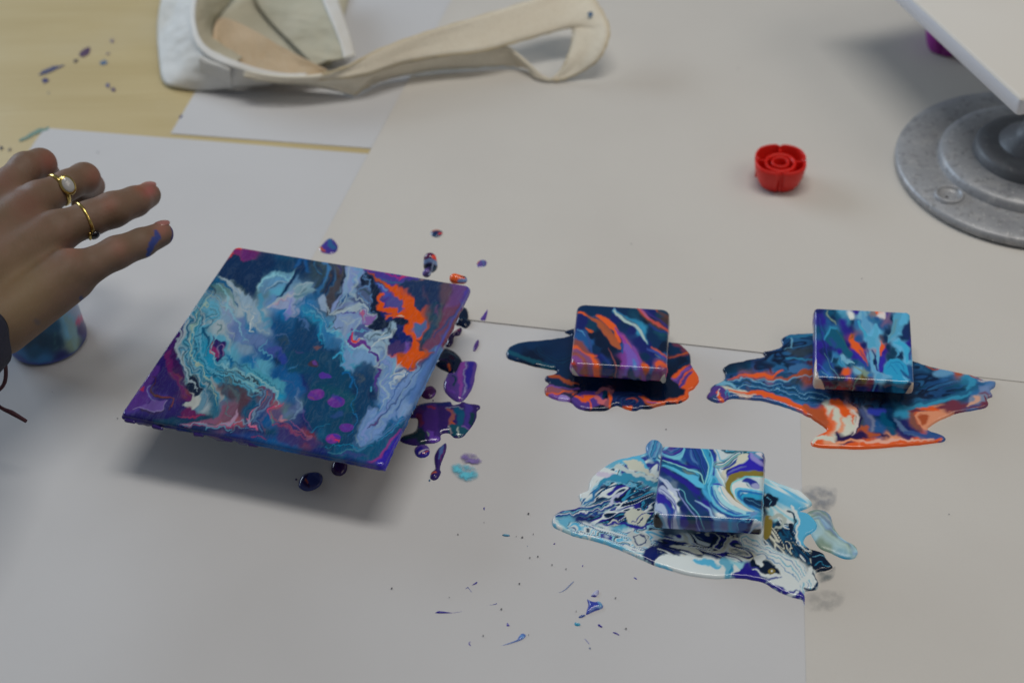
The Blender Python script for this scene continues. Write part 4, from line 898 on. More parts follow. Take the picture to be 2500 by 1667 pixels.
    p.st("1030,500 1070,560 1150,640 1230,740 1260,800", (10, 30, 50, 50, 20), (75, 80, 165), 6)
    p.st("1040,520 1100,570 1160,610", (8, 20, 20), (120, 135, 190), 4)
    p.st("1180,560 1300,660 1420,760 1500,860 1560,960 1560,1050", (50, 110, 150, 160, 130, 40), 'og', 5, 1.5)
    p.st("1300,600 1400,640 1500,720", (30, 60, 30), (175, 80, 65), 12, 2, .7)
    p.po("1190,720 1260,700 1340,760 1380,840 1330,900 1250,850 1180,820 1150,780", (88, 75, 140), 6)
    p.st("1140,650 1070,700 1110,770 1080,840 1130,880 1230,860 1300,900 1400,960", (24, 40, 50, 60, 60, 70, 60, 50), 'og', 5, 1)
    p.st("1150,985 1220,930 1330,940 1440,960 1490,1020", (16, 40, 60, 60, 40), 'og', 5, 1)
    p.po("1230,1000 1330,975 1440,990 1470,1060 1400,1080 1300,1060", 'dn', 5)
    p.st("1300,930 1340,950 1390,965", (8, 24, 12), (240, 200, 180), 3, 1)
    p.st("1470,1050 1410,1110 1440,1150 1500,1170 1560,1200", (30, 50, 40, 30, 10), 'og', 5, 1)
    p.st("1540,1190 1540,1280 1530,1380 1490,1480 1460,1568", (20, 90, 150, 170, 150), 'og', 6, 1.2)
    p.po("1640,1380 1700,1390 1640,1480 1600,1568 1480,1568 1560,1450", 'do', 14)
    p.st("1560,1240 1620,1300 1600,1370 1660,1390", (20, 50, 60, 20), (50, 50, 70), 6, 1, .9)
    p.st("1300,1500 1380,1480 1400,1400", (60, 70, 20), 'do', 16, 1, .8)
    p.po("1190,1320 1300,1280 1400,1300 1480,1300 1440,1400 1380,1460 1290,1460 1200,1400", (70, 50, 100), 10, 1.3)
    p.st("1420,1300 1430,1380 1400,1480", (20, 36, 16), (120, 80, 160), 8)
    p.st("730,1110 740,1180 700,1270 760,1310 860,1290 930,1330 960,1400 1040,1460 1080,1568", (14, 50, 60, 60, 60, 50, 30, 24, 20), (105, 50, 130), 4, .8)
    p.st("750,1140 740,1220 760,1260 830,1250", (8, 22, 36, 14), 'rd', 4, .8)
    p.st("780,1240 860,1210 900,1250 930,1300", (8, 14, 20, 14), (80, 40, 150), 4)
    p.po("780,1110 850,1060 960,1120 1000,1150 900,1200 840,1230 780,1190", (85, 90, 140), 6)
    p.po("900,1200 1040,1150 1180,1100 1240,1000 1290,1050 1300,1130 1200,1240 1220,1300 1140,1350 1200,1420 1250,1500 1280,1568 1100,1568 1060,1470 980,1400 920,1290", (165, 178, 200), 6, 1.4)
    p.st("900,1230 960,1240 1080,1180 1180,1150 1230,1060 1240,1010", (8, 14, 24, 20, 20, 12), 'dg', 5, 1.2, .9)
    p.st("920,1250 1020,1270 1120,1270 1180,1330", (10, 34, 40, 16), (90, 105, 140), 7, 1.5, .8)
    p.st("1000,1330 1100,1380 1180,1440", (16, 30, 20), (105, 115, 150), 8, 1.8, .8)
    p.st("1040,1430 1120,1490 1200,1480", (10, 30, 14), (190, 198, 210), 5, 1.6)
    p.st("1300,1120 1240,1180 1180,1220 1100,1240", (20, 26, 30, 20), (195, 202, 214), 5, 1.3)
    p.st("1100,1190 1140,1160", 10, 'pw', 3, .5); p.st("900,1080 940,1075", 8, 'pw', 3, .5)
    p.st("1200,1080 1280,1170 1300,1250", (30, 60, 30), 'dn', 8, 1.3, .7)
    p.po("600,1300 700,1320 800,1360 900,1370 980,1430 1040,1568 640,1568 620,1450", (125, 150, 190), 10, 1.3)
    p.st("650,1240 680,1320 800,1350 900,1360 980,1450", (14, 20, 20, 16, 12), (165, 195, 215), 4, 1.2)
    p.st("700,1450 800,1500 900,1440", (20, 60, 20), (60, 120, 160), 10, 1.5, .7)
    p.po("0,980 100,990 220,1080 340,1150 380,1260 580,1360 600,1460 560,1568 0,1568", (16, 58, 98), 22, 1.2, .9)
    p.st("0,960 80,990 160,1060 190,1140", (10, 30, 40, 10), (90, 115, 165), 8, 1.6, .8)
    p.st("60,800 160,880 260,960 360,1060 360,1180 420,1280", (60, 120, 130, 120, 100, 80), (62, 125, 165), 18, 1.4, .75)
    p.st("100,860 240,900 330,1010 340,1160 380,1250", (10, 16, 14, 16, 10), 'lc', 5, 1.6, .8)
    p.st("380,1160 440,1280 560,1300 600,1380", (50, 110, 120, 50), (60, 110, 160), 14, 1.5, .8)
    p.st("620,1280 590,1380 620,1440 560,1500 620,1568", (10, 20, 20, 20, 14), (100, 170, 195), 5, 1.2)
    p.po("230,1340 290,1330 325,1350 300,1385 250,1375", (110, 80, 85), 8, 1, .9)
    p.po("10,1400 80,1395 120,1400 90,1415 20,1420", (90, 65, 130), 6, 1, .8)
    # right hand rim
    p.po("2080,860 2000,1000 1900,1180 1820,1320 1740,1450 1640,1568 1560,1568 1700,1440 1860,1260 1960,1100", (75, 82, 130), 10, 1)
    p.st("2140,780 2040,960 1940,1150 1840,1330 1760,1500 1700,1600", 24, (95, 90, 170), 6, .3)
    # --- quarter C
    p.z = 'CC'
    p.po("640,0 740,0 760,120 780,280 850,360 900,440 920,540 990,580 960,640 880,620 890,560 830,450 800,360 700,280 650,180", (92, 36, 92), 6, 1.5)
    p.po("740,0 815,0 810,100 870,200 880,300 940,400 960,460 900,420 850,330 770,260 740,120", (60, 28, 80), 8, 1.5)
    p.bands("900,0 930,140 980,260 1060,340 1120,440 1180,560", 120, 110, ['wh', 'gy', 'dg', 'wh', 'cy', 'tl', 'lc'], 1.5, .68, 12)
    p.po("960,280 1040,330 1080,430 1140,480 1060,560 1040,590 1000,500 940,480 930,400", 'dn', 6, 1)
    p.po("850,650 940,640 1000,560 960,500 1010,540 1030,590 1080,560 1100,500 1090,620 1040,700 960,730 900,700", (190, 195, 195), 5, 1)
    p.po("1100,500 1160,440 1210,560 1160,680 1060,760 960,770 1040,710 1090,620", (110, 140, 165), 8, 1.2)
    p.st("1130,470 1190,560 1170,640 1140,690", (8, 14, 12, 8), (165, 165, 180), 4, 1)
    p.bands("1020,0 1060,120 1150,240 1260,300 1300,400 1330,560 1300,720", 110, 110, ['cy', 'lc', 'tl', 'cy', (70, 130, 150), 'lc', 'tl'], 1.5, .68, 16)
    p.st("1240,340 1290,420 1340,480 1350,600 1330,680", (40, 60, 60, 50, 20), (165, 168, 175), 8, 1.3)
    p.st("1200,500 1260,620 1280,760 1240,840", (60, 110, 120, 60), (36, 92, 125), 20, 1, .8)
    p.bands("1330,260 1480,300 1620,380 1720,440 1740,520 1850,520", 110, 110, ['lc', 'dt', 'dg', 'lc', 'cy', 'dg', 'gy'], 1.2, .68, 14)
    p.st("1520,310 1640,370 1760,400 1760,480 1840,530", (16, 26, 34, 30, 20), (140, 185, 200), 4, 1)
    p.st("1570,240 1700,320 1800,360 1850,430", (20, 50, 50, 20), 'dg', 6, 1)
    p.po("1620,160 1800,200 1960,300 2100,340 2180,420 2180,500 2080,470 1920,420 1800,330 1680,260", (95, 160, 185), 10, 1.3, .85)
    p.st("1700,280 1840,330 1940,420 2060,480 2100,540 2040,620 1990,680", (14, 24, 26, 24, 20, 14, 8), (160, 195, 205), 4, 1)
    p.po("1300,400 1460,400 1640,460 1700,560 1680,720 1560,860 1420,900 1380,820 1480,700 1500,600 1380,540", (72, 52, 66), 16, 1.5, .85)
    p.st("1400,440 1500,470 1560,560 1540,640", (30, 60, 60, 30), 'gy', 14, 1.3, .5)
    p.po("1370,600 1500,600 1560,700 1540,800 1460,880 1300,880 1340,760", (125, 90, 115), 18, 1.3, .7)
    p.st("1850,440 1960,500 2040,560 2020,640 1980,740", (30, 60, 60, 40, 30), (110, 55, 85), 8, 1.3, .9)
    p.bands("1950,560 1900,680 1760,800 1740,900 1800,980", 150, 150, ['mv', 'tl', 'sa', 'ind', 'lv', (60, 60, 100)], 1.6, .68, 24)
    p.st("1760,560 1740,700 1660,800 1640,880", (60, 110, 90, 30), 'tl', 16, 1.3, .8)
    p.st("2150,640 2060,670 1980,720 1960,760 2000,840", (8, 22, 24, 20, 8), (190, 80, 120), 5, 1.2)
    p.st("1830,700 1760,780 1720,860 1780,940 1810,990 1700,1000", (6, 16, 20, 18, 14, 6), (180, 120, 150), 3, 1)
    p.st("2000,780 2020,860 2010,900", (14, 30, 10), 'gn', 8, 1, .7)
    p.po("2080,860 2110,790 2150,830 2200,850 2140,890", (200, 140, 150), 8, 1.2)
    p.st("2352,600 2300,680 2200,760 2100,820", (30, 70, 50, 20), (110, 120, 165), 14, 1.5, .8)
    p.st("2020,900 2140,950 2260,1000 2352,1040", (14, 40, 40, 30), (140, 70, 105), 6, 1.2)
    p.po("2200,600 2352,640 2352,980 2240,940 2120,900 2240,800", (55, 62, 115), 24, 1.2, .7)
    p.st("2130,380 2250,380 2290,440 2240,500 2180,600", (6, 14, 12, 12, 6), (110, 80, 130), 4, 1, .8)
    p.po("2120,280 2352,280 2352,600 2200,640 2180,500 2200,420 2130,340", (38, 90, 145), 20, 1, .8)
    # purple corner
    p.po("540,160 640,100 660,260 740,340 800,420 860,520 880,640 820,760 600,790 300,760 480,600 700,560 500,520 520,400 560,300", 'pu', 12, 1, .8)
    p.po("400,300 540,160 560,260 500,330 460,440 420,520 440,620 300,720 160,720 200,600 300,440", (85, 50, 125), 8)
    p.st("60,800 140,680 300,440 440,230", (60, 50, 50, 30), (95, 55, 135), 10, .3, .8)
    p.st("370,460 340,490 370,500", (20, 40, 14), (150, 50, 80), 6)
    p.st("470,310 520,330 520,390 480,450 480,520 540,560 640,580 730,580 740,640 690,740", (6, 14, 16, 16, 40, 40, 24, 12, 14, 10), (66, 40, 50), 4, .6)
    p.st("500,540 600,570 740,580 720,700", (6, 12, 10, 6), (120, 60, 60), 3, .6)
    p.po("480,600 580,620 680,610 640,660 620,740 540,760 400,740 300,700 380,660 440,650", (112, 80, 150), 5, .6)
    p.st("240,720 310,695 400,735 520,755 620,735 640,660 680,610", (8, 12, 8, 10, 10, 8, 6), (150, 130, 175), 3, .6)
    p.st("460,430 420,480 460,590 510,620", (10, 14, 10, 6), (130, 120, 175), 3, .6)
    p.st("340,740 500,780 620,750", (30, 16, 10), (60, 40, 50), 5, .6, .7)
    p.po("850,760 960,700 1040,760 1150,790 1120,820 960,830 850,820", (92, 34, 88), 8, 1)
    p.st("800,820 950,820 1060,800 1150,790", (4, 14, 14, 6), (150, 55, 90), 4, .8)
    p.po("140,800 300,770 560,800 800,830 780,900 600,920 400,900 200,860", (30, 24, 85), 16, .8, .9)
    p.po("500,860 760,840 1000,840 1200,800 1260,840 1100,900 860,900 700,940 560,930", (24, 62, 88), 10, 1, .9)
    p.st("840,920 960,900 1100,900 1300,850 1380,760 1400,700", (14, 34, 40, 60, 30, 20), (138, 90, 122), 7, 1.1, .9)
    p.st("860,910 1000,910 1200,930 1400,930 1520,880 1560,800 1570,730", (6, 20, 26, 40, 50, 34, 14), (175, 145, 175), 5, 1.1)
    p.st("900,940 1100,940 1300,945 1500,940 1600,900", (6, 14, 14, 14, 10), (190, 95, 135), 4, 1)
    p.st("1690,850 1740,920 1790,970 1800,1000", (8, 18, 18, 14), (215, 110, 150), 3, 1)
    p.st("860,950 1100,970 1400,980 1700,1010 1900,1040", (20, 60, 70, 60, 40), (34, 42, 90), 14, 1, .9)
    p.st("1200,1020 1500,1060 1800,1080 2200,1090", (14, 50, 60, 50), (42, 66, 125), 16, 1, .8)
    p.st("1740,1080 1850,1080 1920,1095", (6, 14, 6), (130, 50, 90), 4)
    p.st("1000,1010 1300,1060 1700,1140 1900,1160", (20, 40, 40, 30), (45, 38, 110), 8, .4, .9)
    p.st("1750,1140 2000,1180 2352,1250", (30, 50, 60), (30, 75, 130), 10, .4, .8)
    # --- quarter D
    p.z = 'CD'
    p.po("0,0 700,0 800,120 760,180 860,280 940,340 900,430 960,540 1000,580 990,720 940,860 880,1040 760,1180 500,1190 640,1150 540,960 420,980 350,840 320,600 420,430 380,290 140,250 120,200 0,100", (14, 64, 96), 16, 1, .85)
    p.po("150,220 370,300 440,440 600,420 860,500 980,580 980,700 860,760 700,700 560,460 420,420 300,260", (18, 72, 92), 26, 1, .8)
    p.st("700,60 780,20 830,100 790,150 850,230 900,250", (30, 40, 30, 30, 20, 10), (75, 155, 195), 6, 1.2)
    p.po("820,0 1160,0 1180,60 1080,120 1060,200 920,240 860,220 780,150 850,90", (132, 155, 195), 8, 1.3)
    p.st("900,160 980,180 1060,140", (30, 60, 20), (60, 140, 170), 10, 1.4, .8)
    p.po("1000,160 1150,120 1260,200 1280,300 1220,400 1150,560 1160,660 1080,700 1000,620 1010,500 940,380 960,280", (22, 58, 95), 14, 1.2, .9)
    p.st("1030,260 1100,320 1060,400", (20, 50, 20), (80, 85, 95), 14, 2, .7)
    p.st("830,260 930,300 960,370 920,440", (20, 24, 20, 20), (20, 100, 160), 6, 1)
    p.po("1000,420 1140,560 1260,700 1240,760 1130,760 1060,920 1000,1060 960,1200 760,1180 860,1040 960,880 1000,700", (10, 56, 92), 10, 1, .9)
    p.po("1300,0 1480,60 1460,160 1600,220 1720,240 1800,160 1760,330 1640,560 1640,760 1620,860 1500,800 1360,900 1280,1100 1180,1140 1100,1160 1010,1150 1020,1000 1120,800 1140,700 1220,720 1240,790 1300,660 1280,480 1260,400 1330,240 1290,120", (128, 145, 195), 9, 1.4, .92)
    p.bands("1340,120 1360,300 1320,460 1380,620 1300,780 1130,960 1060,1120", 130, 150, ['lv', 'wl', (105, 130, 185), 'wh', 'lv', (150, 150, 205)], 1.5, .6, 24)
    p.st("1400,100 1480,110 1460,260 1400,320", (16, 50, 50, 20), (135, 165, 195), 6, 1.2, .8)
    p.st("1440,300 1560,260 1640,280 1500,340 1560,360 1460,420", (12, 30, 24, 30, 26, 10), (198, 200, 212), 5, 1.5)
    p.st("1480,260 1600,230 1700,250", (10, 40, 20), (70, 60, 90), 10, 1.6, .8)
    p.st("1500,400 1600,340 1660,290", (10, 26, 10), (80, 82, 105), 7, 1.6, .8)
    p.st("1180,0 1260,60 1290,130 1260,180 1290,250 1250,340 1230,400 1240,480", (30, 28, 26, 20, 28, 26, 20, 10), (82, 50, 125), 3, .8)
    p.po("1490,60 1640,0 1960,0 1900,60 1800,140 1680,210 1580,200 1560,140", 'do', 10)
    p.po("1520,80 1600,60 1680,0 1860,0 1760,110 1660,200 1590,200 1580,150", 'og', 6)
    p.st("1660,210 1780,170 1900,60 1980,0", (14, 20, 20, 16), (95, 70, 100), 6, .8)
    p.po("1960,40 2040,0 2060,0 1980,150 1880,360 1760,600 1660,760 1640,600 1740,400 1840,200", (95, 118, 175), 12, 1, .9)
    p.st("1980,20 1860,130 1740,280 1640,420 1540,560 1480,640 1360,760 1260,880 1150,970", (6, 10, 12, 12, 12, 12, 14, 16, 8), (58, 74, 120), 4, .8)
    p.st("1320,810 1250,890 1170,960", (6, 20, 10), (90, 60, 110), 5, .8)
    p.st("1760,420 1640,540 1600,580 1520,690 1500,760", (8, 18, 20, 24, 14), (62, 88, 135), 6, 1)
    p.st("1500,800 1600,860 1480,900 1400,870", (30, 30, 40, 14), (40, 90, 140), 7, 1)
    p.po("1520,740 1640,640 1700,660 1640,800 1600,840", (135, 150, 190), 8, 1.5)
    p.bands("1600,880 1480,940 1340,1060 1280,1100", 60, 70, ['lv', 'cb', (120, 135, 185), 'tl'], 1, .8, 14)
    p.po("1300,1120 1400,1040 1560,920 1600,900 1580,1000 1440,1180 1300,1340 1120,1380 900,1320 700,1280 860,1260 1000,1240 1100,1200 1180,1140", (22, 74, 108), 12, 1, .9)
    p.st("1020,1160 1160,1160 1260,1090 1320,1060", (14, 24, 20, 10), 'lv', 5, 1)
    p.st("960,1180 980,1240 1040,1260 1120,1180", (14, 30, 40, 20), (80, 120, 160), 10, 1.2, .7)
    p.st("640,1290 800,1260 960,1260 1060,1270", (6, 14, 12, 6), (80, 130, 150), 4, 1, .8)
    p.st("720,1300 880,1290 1000,1320 1140,1330", (20, 36, 34, 10), (62, 62, 120), 8, 1, .8)
    p.st("1150,1400 1280,1360 1360,1240 1440,1120 1560,990", (10, 40, 34, 30, 30), (135, 60, 130), 5, .6)
    p.po("1250,1400 1340,1330 1420,1200 1500,1080 1570,1000 1560,1100 1440,1300 1380,1470 1330,1490", (62, 44, 165), 8, .6)
    p.st("560,1160 380,1080 300,1040", (6, 20, 30), (80, 45, 90), 10, 1.2, .8)
    p.po("0,900 120,920 260,980 400,1090 540,1160 420,1190 200,1170 0,1140", (62, 46, 100), 14, 1.2, .85)
    p.st("0,960 140,970 260,1040 360,1110", (20, 34, 30, 10), (120, 60, 95), 7, 1.3)
    p.st("140,860 260,960 380,1060 400,1100 370,1140", (4, 10, 14, 12, 6), (140, 85, 125), 4, 1)
    p.st("250,480 270,620 220,700 280,760 120,760", (14, 40, 50, 40, 30), (112, 125, 165), 14, 1.4, .8)
    p.st("300,740 320,820 380,900 440,960", (6, 14, 12, 6), (85, 60, 120), 5, 1)
    p.po("0,0 60,10 110,60 110,140 60,150 0,100", (50, 66, 145), 8)
    for q in ("372,545 420,490 500,468 575,490 580,550 520,600 440,610 385,590", "625,640 650,590 720,562 800,572 845,610 830,670 760,702 680,695", "605,1110 620,1060 690,1035 760,1042 790,1080 770,1130 700,1165 630,1150", "775,960 800,920 880,905 950,930 955,970 900,1010 820,1010"):
        p.po(q, (105, 52, 140), 3, 0)
    p.st("440,500 520,520 560,570", (40, 60, 30), (130, 60, 145), 8, 1, .8); p.st("390,580 440,600", 14, (120, 75, 80), 5, 1, .8)
    p.st("700,570 790,590 820,650", (40, 50, 20), (70, 50, 150), 8, 1, .8); p.st("650,620 690,600", 30, (135, 75, 150), 8, 1, .8)
    p.st("620,1100 680,1080 720,1130", (40, 50, 30), (155, 60, 135), 7, 1, .8); p.st("700,1050 770,1060", 24, (70, 45, 160), 5); p.st("735,1120 765,1128", 16, 'rd', 3)
    p.st("810,940 860,960 920,940", (20, 40, 14), (100, 60, 150), 7, 1, .8)
    p.po("650,820 700,780 780,745 830,770 820,820 740,840", (52, 75, 130), 7, .6, .8)
    p.po("375,150 430,100 500,115 510,160 470,190 400,180", (62, 45, 60), 4, .4); p.po("430,120 480,110 500,150 450,170", (100, 60, 130), 4, .6)
    p.po("525,290 560,245 600,270 665,300 660,325 560,332", (90, 55, 150), 4, .6)
    p.st("130,200 200,190 260,165", (6, 16, 4), (70, 120, 165), 4, 1, .8)
    p.st("420,1000 470,950 580,915 640,900", (20, 10, 5, 3), (50, 120, 160), 4, 1, .8)
    p.st("1180,500 1185,440", 10, (90, 170, 200), 4, .4)
    # painted lip along the front edge
    p.st("-400,1095 0,1200 600,1320 1250,1440", 20, (30, 70, 130), 8, .3, .5)
    p.z = 'CC'
    p.po("100,850 300,890 520,940 800,1000 1200,1090 1600,1180 2000,1240 2000,1300 1500,1220 900,1100 500,990 100,900", (30, 26, 84), 14, .5, .7)
    p.z = 'Z3'
    p.z = 'Z3'
    for q, wd, cl, al in (("560,340 500,430 430,520 415,650 440,740 480,820 520,880", 12, 'wh', .8), ("600,330 560,420 505,480 480,580 500,700 560,790 610,880 620,980", 9, 'pg', .7), ("575,350 530,450 470,540 455,650 480,740 530,830 560,920", 8, 'tl', .7),
        ("540,430 600,440 650,475 570,520 525,560 540,650 575,740 650,800 720,800 790,850 850,890", 12, 'lc', .8), ("520,470 600,490 560,540 510,600 530,700 600,790 680,830 740,880", 8, 'tl', .7),
        ("640,560 600,640 620,720 700,760 780,790 830,830 900,870 960,900 950,960", 10, 'ps', .7), ("650,600 640,690 720,740 800,760 860,800 930,850 1000,880", 8, 'tl', .6), ("650,265 700,300 730,380 760,430 800,480 850,540 900,570", 16, 'wh', .75), ("690,290 750,350 780,420 830,480 830,540", 9, 'wl', .7),
        ("630,300 670,360 690,440 740,480 760,560 800,620", 12, 'ps', .6), ("860,340 880,280 950,250 1030,265 1060,230", 12, 'ps', .7), ("880,350 930,300 1000,290 1040,270", 8, 'wh', .7), ("900,435 960,385 1050,345 1155,290", 14, 'wh', .8), ("1000,440 1040,470 1060,420 1110,400 1100,350", 10, 'lv', .8),
        ("1210,385 1240,465 1300,445 1400,450 1500,470", 9, 'wh', .8), ("1335,215 1335,300 1305,380 1270,445", 16, 'wl', .8), ("1370,215 1400,280 1350,340 1400,380 1450,420", 12, 'wh', .7), ("1420,240 1450,300 1400,330 1440,400 1500,460", 8, 'lv', .8),
        ("1230,555 1300,560 1340,605 1370,560 1480,560", 10, 'lc', .8), ("1260,500 1240,560 1300,590 1310,640 1360,660 1380,720", 10, 'lc', .7), ("1290,480 1350,520 1400,500 1370,580", 10, 'wh', .7), ("1455,640 1540,600 1605,540", 12, 'pw', .7), ("1500,620 1560,640 1540,700 1500,740 1550,760", 12, 'wh', .7),
        ("1565,780 1525,850 1565,900 1505,980", 12, 'wh', .7), ("1640,720 1600,780 1640,800 1580,850 1620,880", 10, 'pw', .6), ("1700,720 1640,820 1560,960 1480,1080", 9, 'dv', .7), ("1740,720 1680,840 1600,960 1520,1060 1460,1120", 9, 'wl', .7),
        ("900,600 870,660 920,700 870,760 920,800", 12, 'lc', .6), ("760,520 800,560 770,620 840,660 820,720 860,760", 10, 'lv', .7), ("700,480 680,540 720,580 700,640", 9, 'wh', .6), ("1100,430 1160,480 1200,540 1180,600 1230,640", 10, 'cy', .7), ("1130,400 1190,450 1220,520 1260,560", 8, 'wl', .7),
        ("640,1065 740,1062 820,1040 850,980 860,900", 9, 'wl', .7), ("420,1062 620,1080 800,1092", 8, 'lc', .6), ("900,900 960,960 930,1010 990,1060 1060,1090 1130,1130 1120,1160", 7, 'sa', .7), ("1060,900 1090,960 1060,1010 1020,1040", 12, 'wl', .5), ("660,900 700,960 680,1010 720,1040", 10, 'gy', .7),
        ("1380,780 1390,860 1370,960 1390,1040 1340,1130", 5, 'cb', .8), ("1210,1190 1330,1180 1400,1200 1470,1180", 6, 'cy', .6), ("1500,1180 1560,1120 1620,1060 1650,1000", 8, 'cy', .5)):
        p.st(q, (wd*.3, wd*.9, wd*1.2, wd*.7, wd*1.1, wd*.2), cl, 2.6, 1.6, al)
    p.grade(.80); lm = p.C.mean(1, keepdims=True); p.C = np.clip(lm+(p.C-lm)*1.10, 0, .86)*(.94-.16*np.clip(lm*2-.2, 0, 1))
    p.detail(18, .10, 9, (2.6, .8), -1.05); p.detail(5, .10, 19, (3.2, .7), -1.05)
    return p.C
big, Mb, Tb = slab('large_painted_canvas', [(576, 605), (1146, 691), (938, 1143), (292, 1005)], .21, .055, .0055, paint_big,
     'large square canvas poured in blue, white and purple with an orange streak', fil=.0028, crn=.004, nt=430, nf=6, ns=8, drip=.003, seed=3, bulge=.0008)
for sx, sy in ((.0, .025),):
    c = np.array([sx, sy, 0])@Mb.T+Tb
    lathe('riser_cup', [(.0001, 0), (.030, 0), (.038, c[2]-ZS-.006), (.036, c[2]-ZS-.006), (.028, .002)], (c[0], c[1], ZS), CLW, big)

def paint_t1(P):
    p = Paint(P, 1.8, 14, 81); p.comb((.7, .8), 2, 5, 60, 5); p.z = 'T1'
    p.base("250,180,nv 500,250,nv 400,250,nv 700,280,nv 900,350,ind 1000,250,nv 1200,300,dt 1400,400,dn 1500,250,ind 1700,300,dt 1750,450,br 1600,600,nv 1700,700,dt 1500,700,nv 1300,800,ind 1200,600,ind 1100,480,nv 1400,900,ind 1600,850,nv 1500,1000,ind 1700,900,dn 1700,1100,bl 1400,1100,nv 1450,1200,ind 300,450,ind 250,550,ind 450,600,dt 300,700,bl 400,800,bl 450,700,dn 600,700,dn 600,850,dn 700,1000,dn 850,900,dn 950,900,nv 700,600,dt 500,450,dt 600,1100,ind 700,1200,nv 550,950,nv 900,1200,dn 750,1350,ind 800,1450,dn 200,1000,vi 250,1150,wv 350,1200,vi 1000,1250,mg 1100,1000,wv 1050,1100,mg 1200,1250,bl 1150,1400,nv 1000,1420,pu 1250,1500,nv 1350,1400,mr 1350,1250,do 1500,1300,dv 1650,1250,vi 1600,1400,mr 1450,1450,ind 1300,600,cy", 6)
    p.st("210,600 320,660 400,760 430,900 450,1010", (40, 50, 50, 40, 20), (45, 75, 135), 5, 1, .9); p.st("200,610 290,640 340,720", (10, 24, 8), (80, 150, 195), 4, 1, .8)
    p.po("360,570 420,600 500,640 460,670 400,650", 'do', 4); p.st("380,590 440,650", 16, 'og', 3, 1, .8)
    p.st("220,325 330,320 430,380 520,440 600,500 700,620 800,760 900,860 950,920", (16, 24, 30, 50, 90, 120, 130, 110, 30), (165, 85, 52), 5, 1)
    p.st("560,360 620,390 700,450 800,540 880,620 900,740 960,830", (30, 70, 90, 110, 90, 70, 40), 'og', 5, 1)
    p.st("600,440 700,560 800,680 900,800", (10, 50, 40, 10), (150, 80, 55), 8, 1, .8)
    p.st("225,320 300,315 370,340", (20, 26, 12), 'og', 3); p.st("450,375 540,380 560,430", (10, 22, 8), (85, 75, 125), 4, 1, .8)
    p.st("460,420 520,470 570,490", (6, 14, 8), 'do', 3)
    p.st("870,580 960,680 1050,790 1150,920 1240,1060 1310,1200 1340,1330 1360,1500", (20, 60, 80, 60, 50, 60, 70, 80), (120, 62, 140), 6, 1)
    p.po("1010,800 1100,830 1180,960 1260,1100 1310,1240 1290,1400 1200,1400 1160,1250 1100,1300 1060,1400 960,1400 970,1300 1000,1150 1010,1000 1020,880", (115, 85, 175), 8)
    p.st("900,640 1000,760 1050,820", (14, 60, 40), (150, 60, 150), 7)
    p.st("1020,1000 1020,1150 1000,1280 950,1420", (60, 90, 80, 30), (118, 56, 140), 10, 1, .9)
    p.st("1190,900 1260,1060 1320,1220", (20, 40, 40), (125, 70, 150), 6, 1, .9)
    p.st("980,700 1100,830 1160,920", (6, 16, 8), (175, 90, 80), 3, 1, .8)
    p.st("1180,1120 1210,1200 1230,1300", (24, 60, 40), (75, 120, 185), 8); p.st("1210,1230 1235,1290", 26, (120, 150, 195), 6, 1, .8)
    p.st("1150,1300 1170,1400 1150,1490", (50, 80, 70), (28, 60, 105), 10)
    p.st("1340,1200 1400,1250 1410,1330 1390,1380", (30, 90, 90, 20), 'do', 8); p.st("1350,1210 1400,1230 1440,1260", (20, 44, 14), 'og', 5)
    p.po("975,880 1010,850 1010,950 1000,1020 970,960", (35, 75, 140), 4)
    p.st("840,290 900,310 1000,380 1120,430 1240,500 1320,640 1380,760 1440,860", (40, 50, 50, 70, 110, 90, 60, 10), (45, 130, 170), 7, .8, .9)
    p.st("850,280 900,340 1020,430 1140,500 1240,545 1310,640 1370,760 1430,850", (30, 44, 50, 40, 50, 44, 34, 6), (165, 188, 185), 4, .8)
    p.st("900,320 1040,400 1200,490 1260,540", (4, 7, 8, 4), (95, 90, 80), 2, .6); p.st("1160,510 1230,550", 5, (120, 110, 170), 2)
    p.st("830,270 860,240 880,300", 14, 'lc', 3)
    p.st("1170,330 1250,400 1340,430", (20, 60, 40), (25, 85, 115), 16, 1, .4)
    p.st("1200,180 1290,250 1400,360 1500,450 1640,530 1750,590 1840,680", (60, 70, 60, 50, 50, 50, 40), (185, 78, 68), 5)
    p.st("1250,190 1330,250 1420,350 1500,420", (30, 44, 36, 10), (165, 90, 130), 5)
    p.st("1330,210 1450,310 1560,400 1700,490 1840,600", (40, 40, 30, 30, 40), (52, 44, 120), 7); p.st("1290,300 1420,430 1600,560 1720,600", (16, 30, 40, 14), (75, 62, 55), 7, 1, .9)
    p.st("1480,520 1600,610 1740,650 1840,740", (20, 40, 30, 30), (35, 60, 130), 8, 1, .9)
    p.st("1560,640 1660,680 1740,700", (20, 50, 20), (20, 80, 95), 12, 1, .7)
    p.st("1580,230 1600,280", 30, 'do', 4); p.st("1600,270 1700,340 1800,400 1840,460", (20, 50, 50, 40), (95, 62, 55), 12, 1, .9)
    p.st("1440,940 1560,980 1680,1060 1780,1140", (20, 60, 50, 40), (55, 75, 150), 7); p.st("1510,910 1600,960 1700,1030 1790,1100", (20, 34, 26, 20), (185, 85, 60), 5)
    p.st("1560,1040 1650,1090", 8, (110, 120, 130), 3); p.st("1700,1060 1790,1130", 18, (110, 60, 140), 5)
    p.po("1530,1200 1560,1130 1640,1110 1740,1170 1790,1240 1790,1400 1640,1470 1500,1500 1540,1350", (112, 62, 100), 10)
    p.po("1570,1180 1640,1150 1740,1200 1780,1260 1700,1270 1640,1230 1590,1290", 'og', 6, 1, .9)
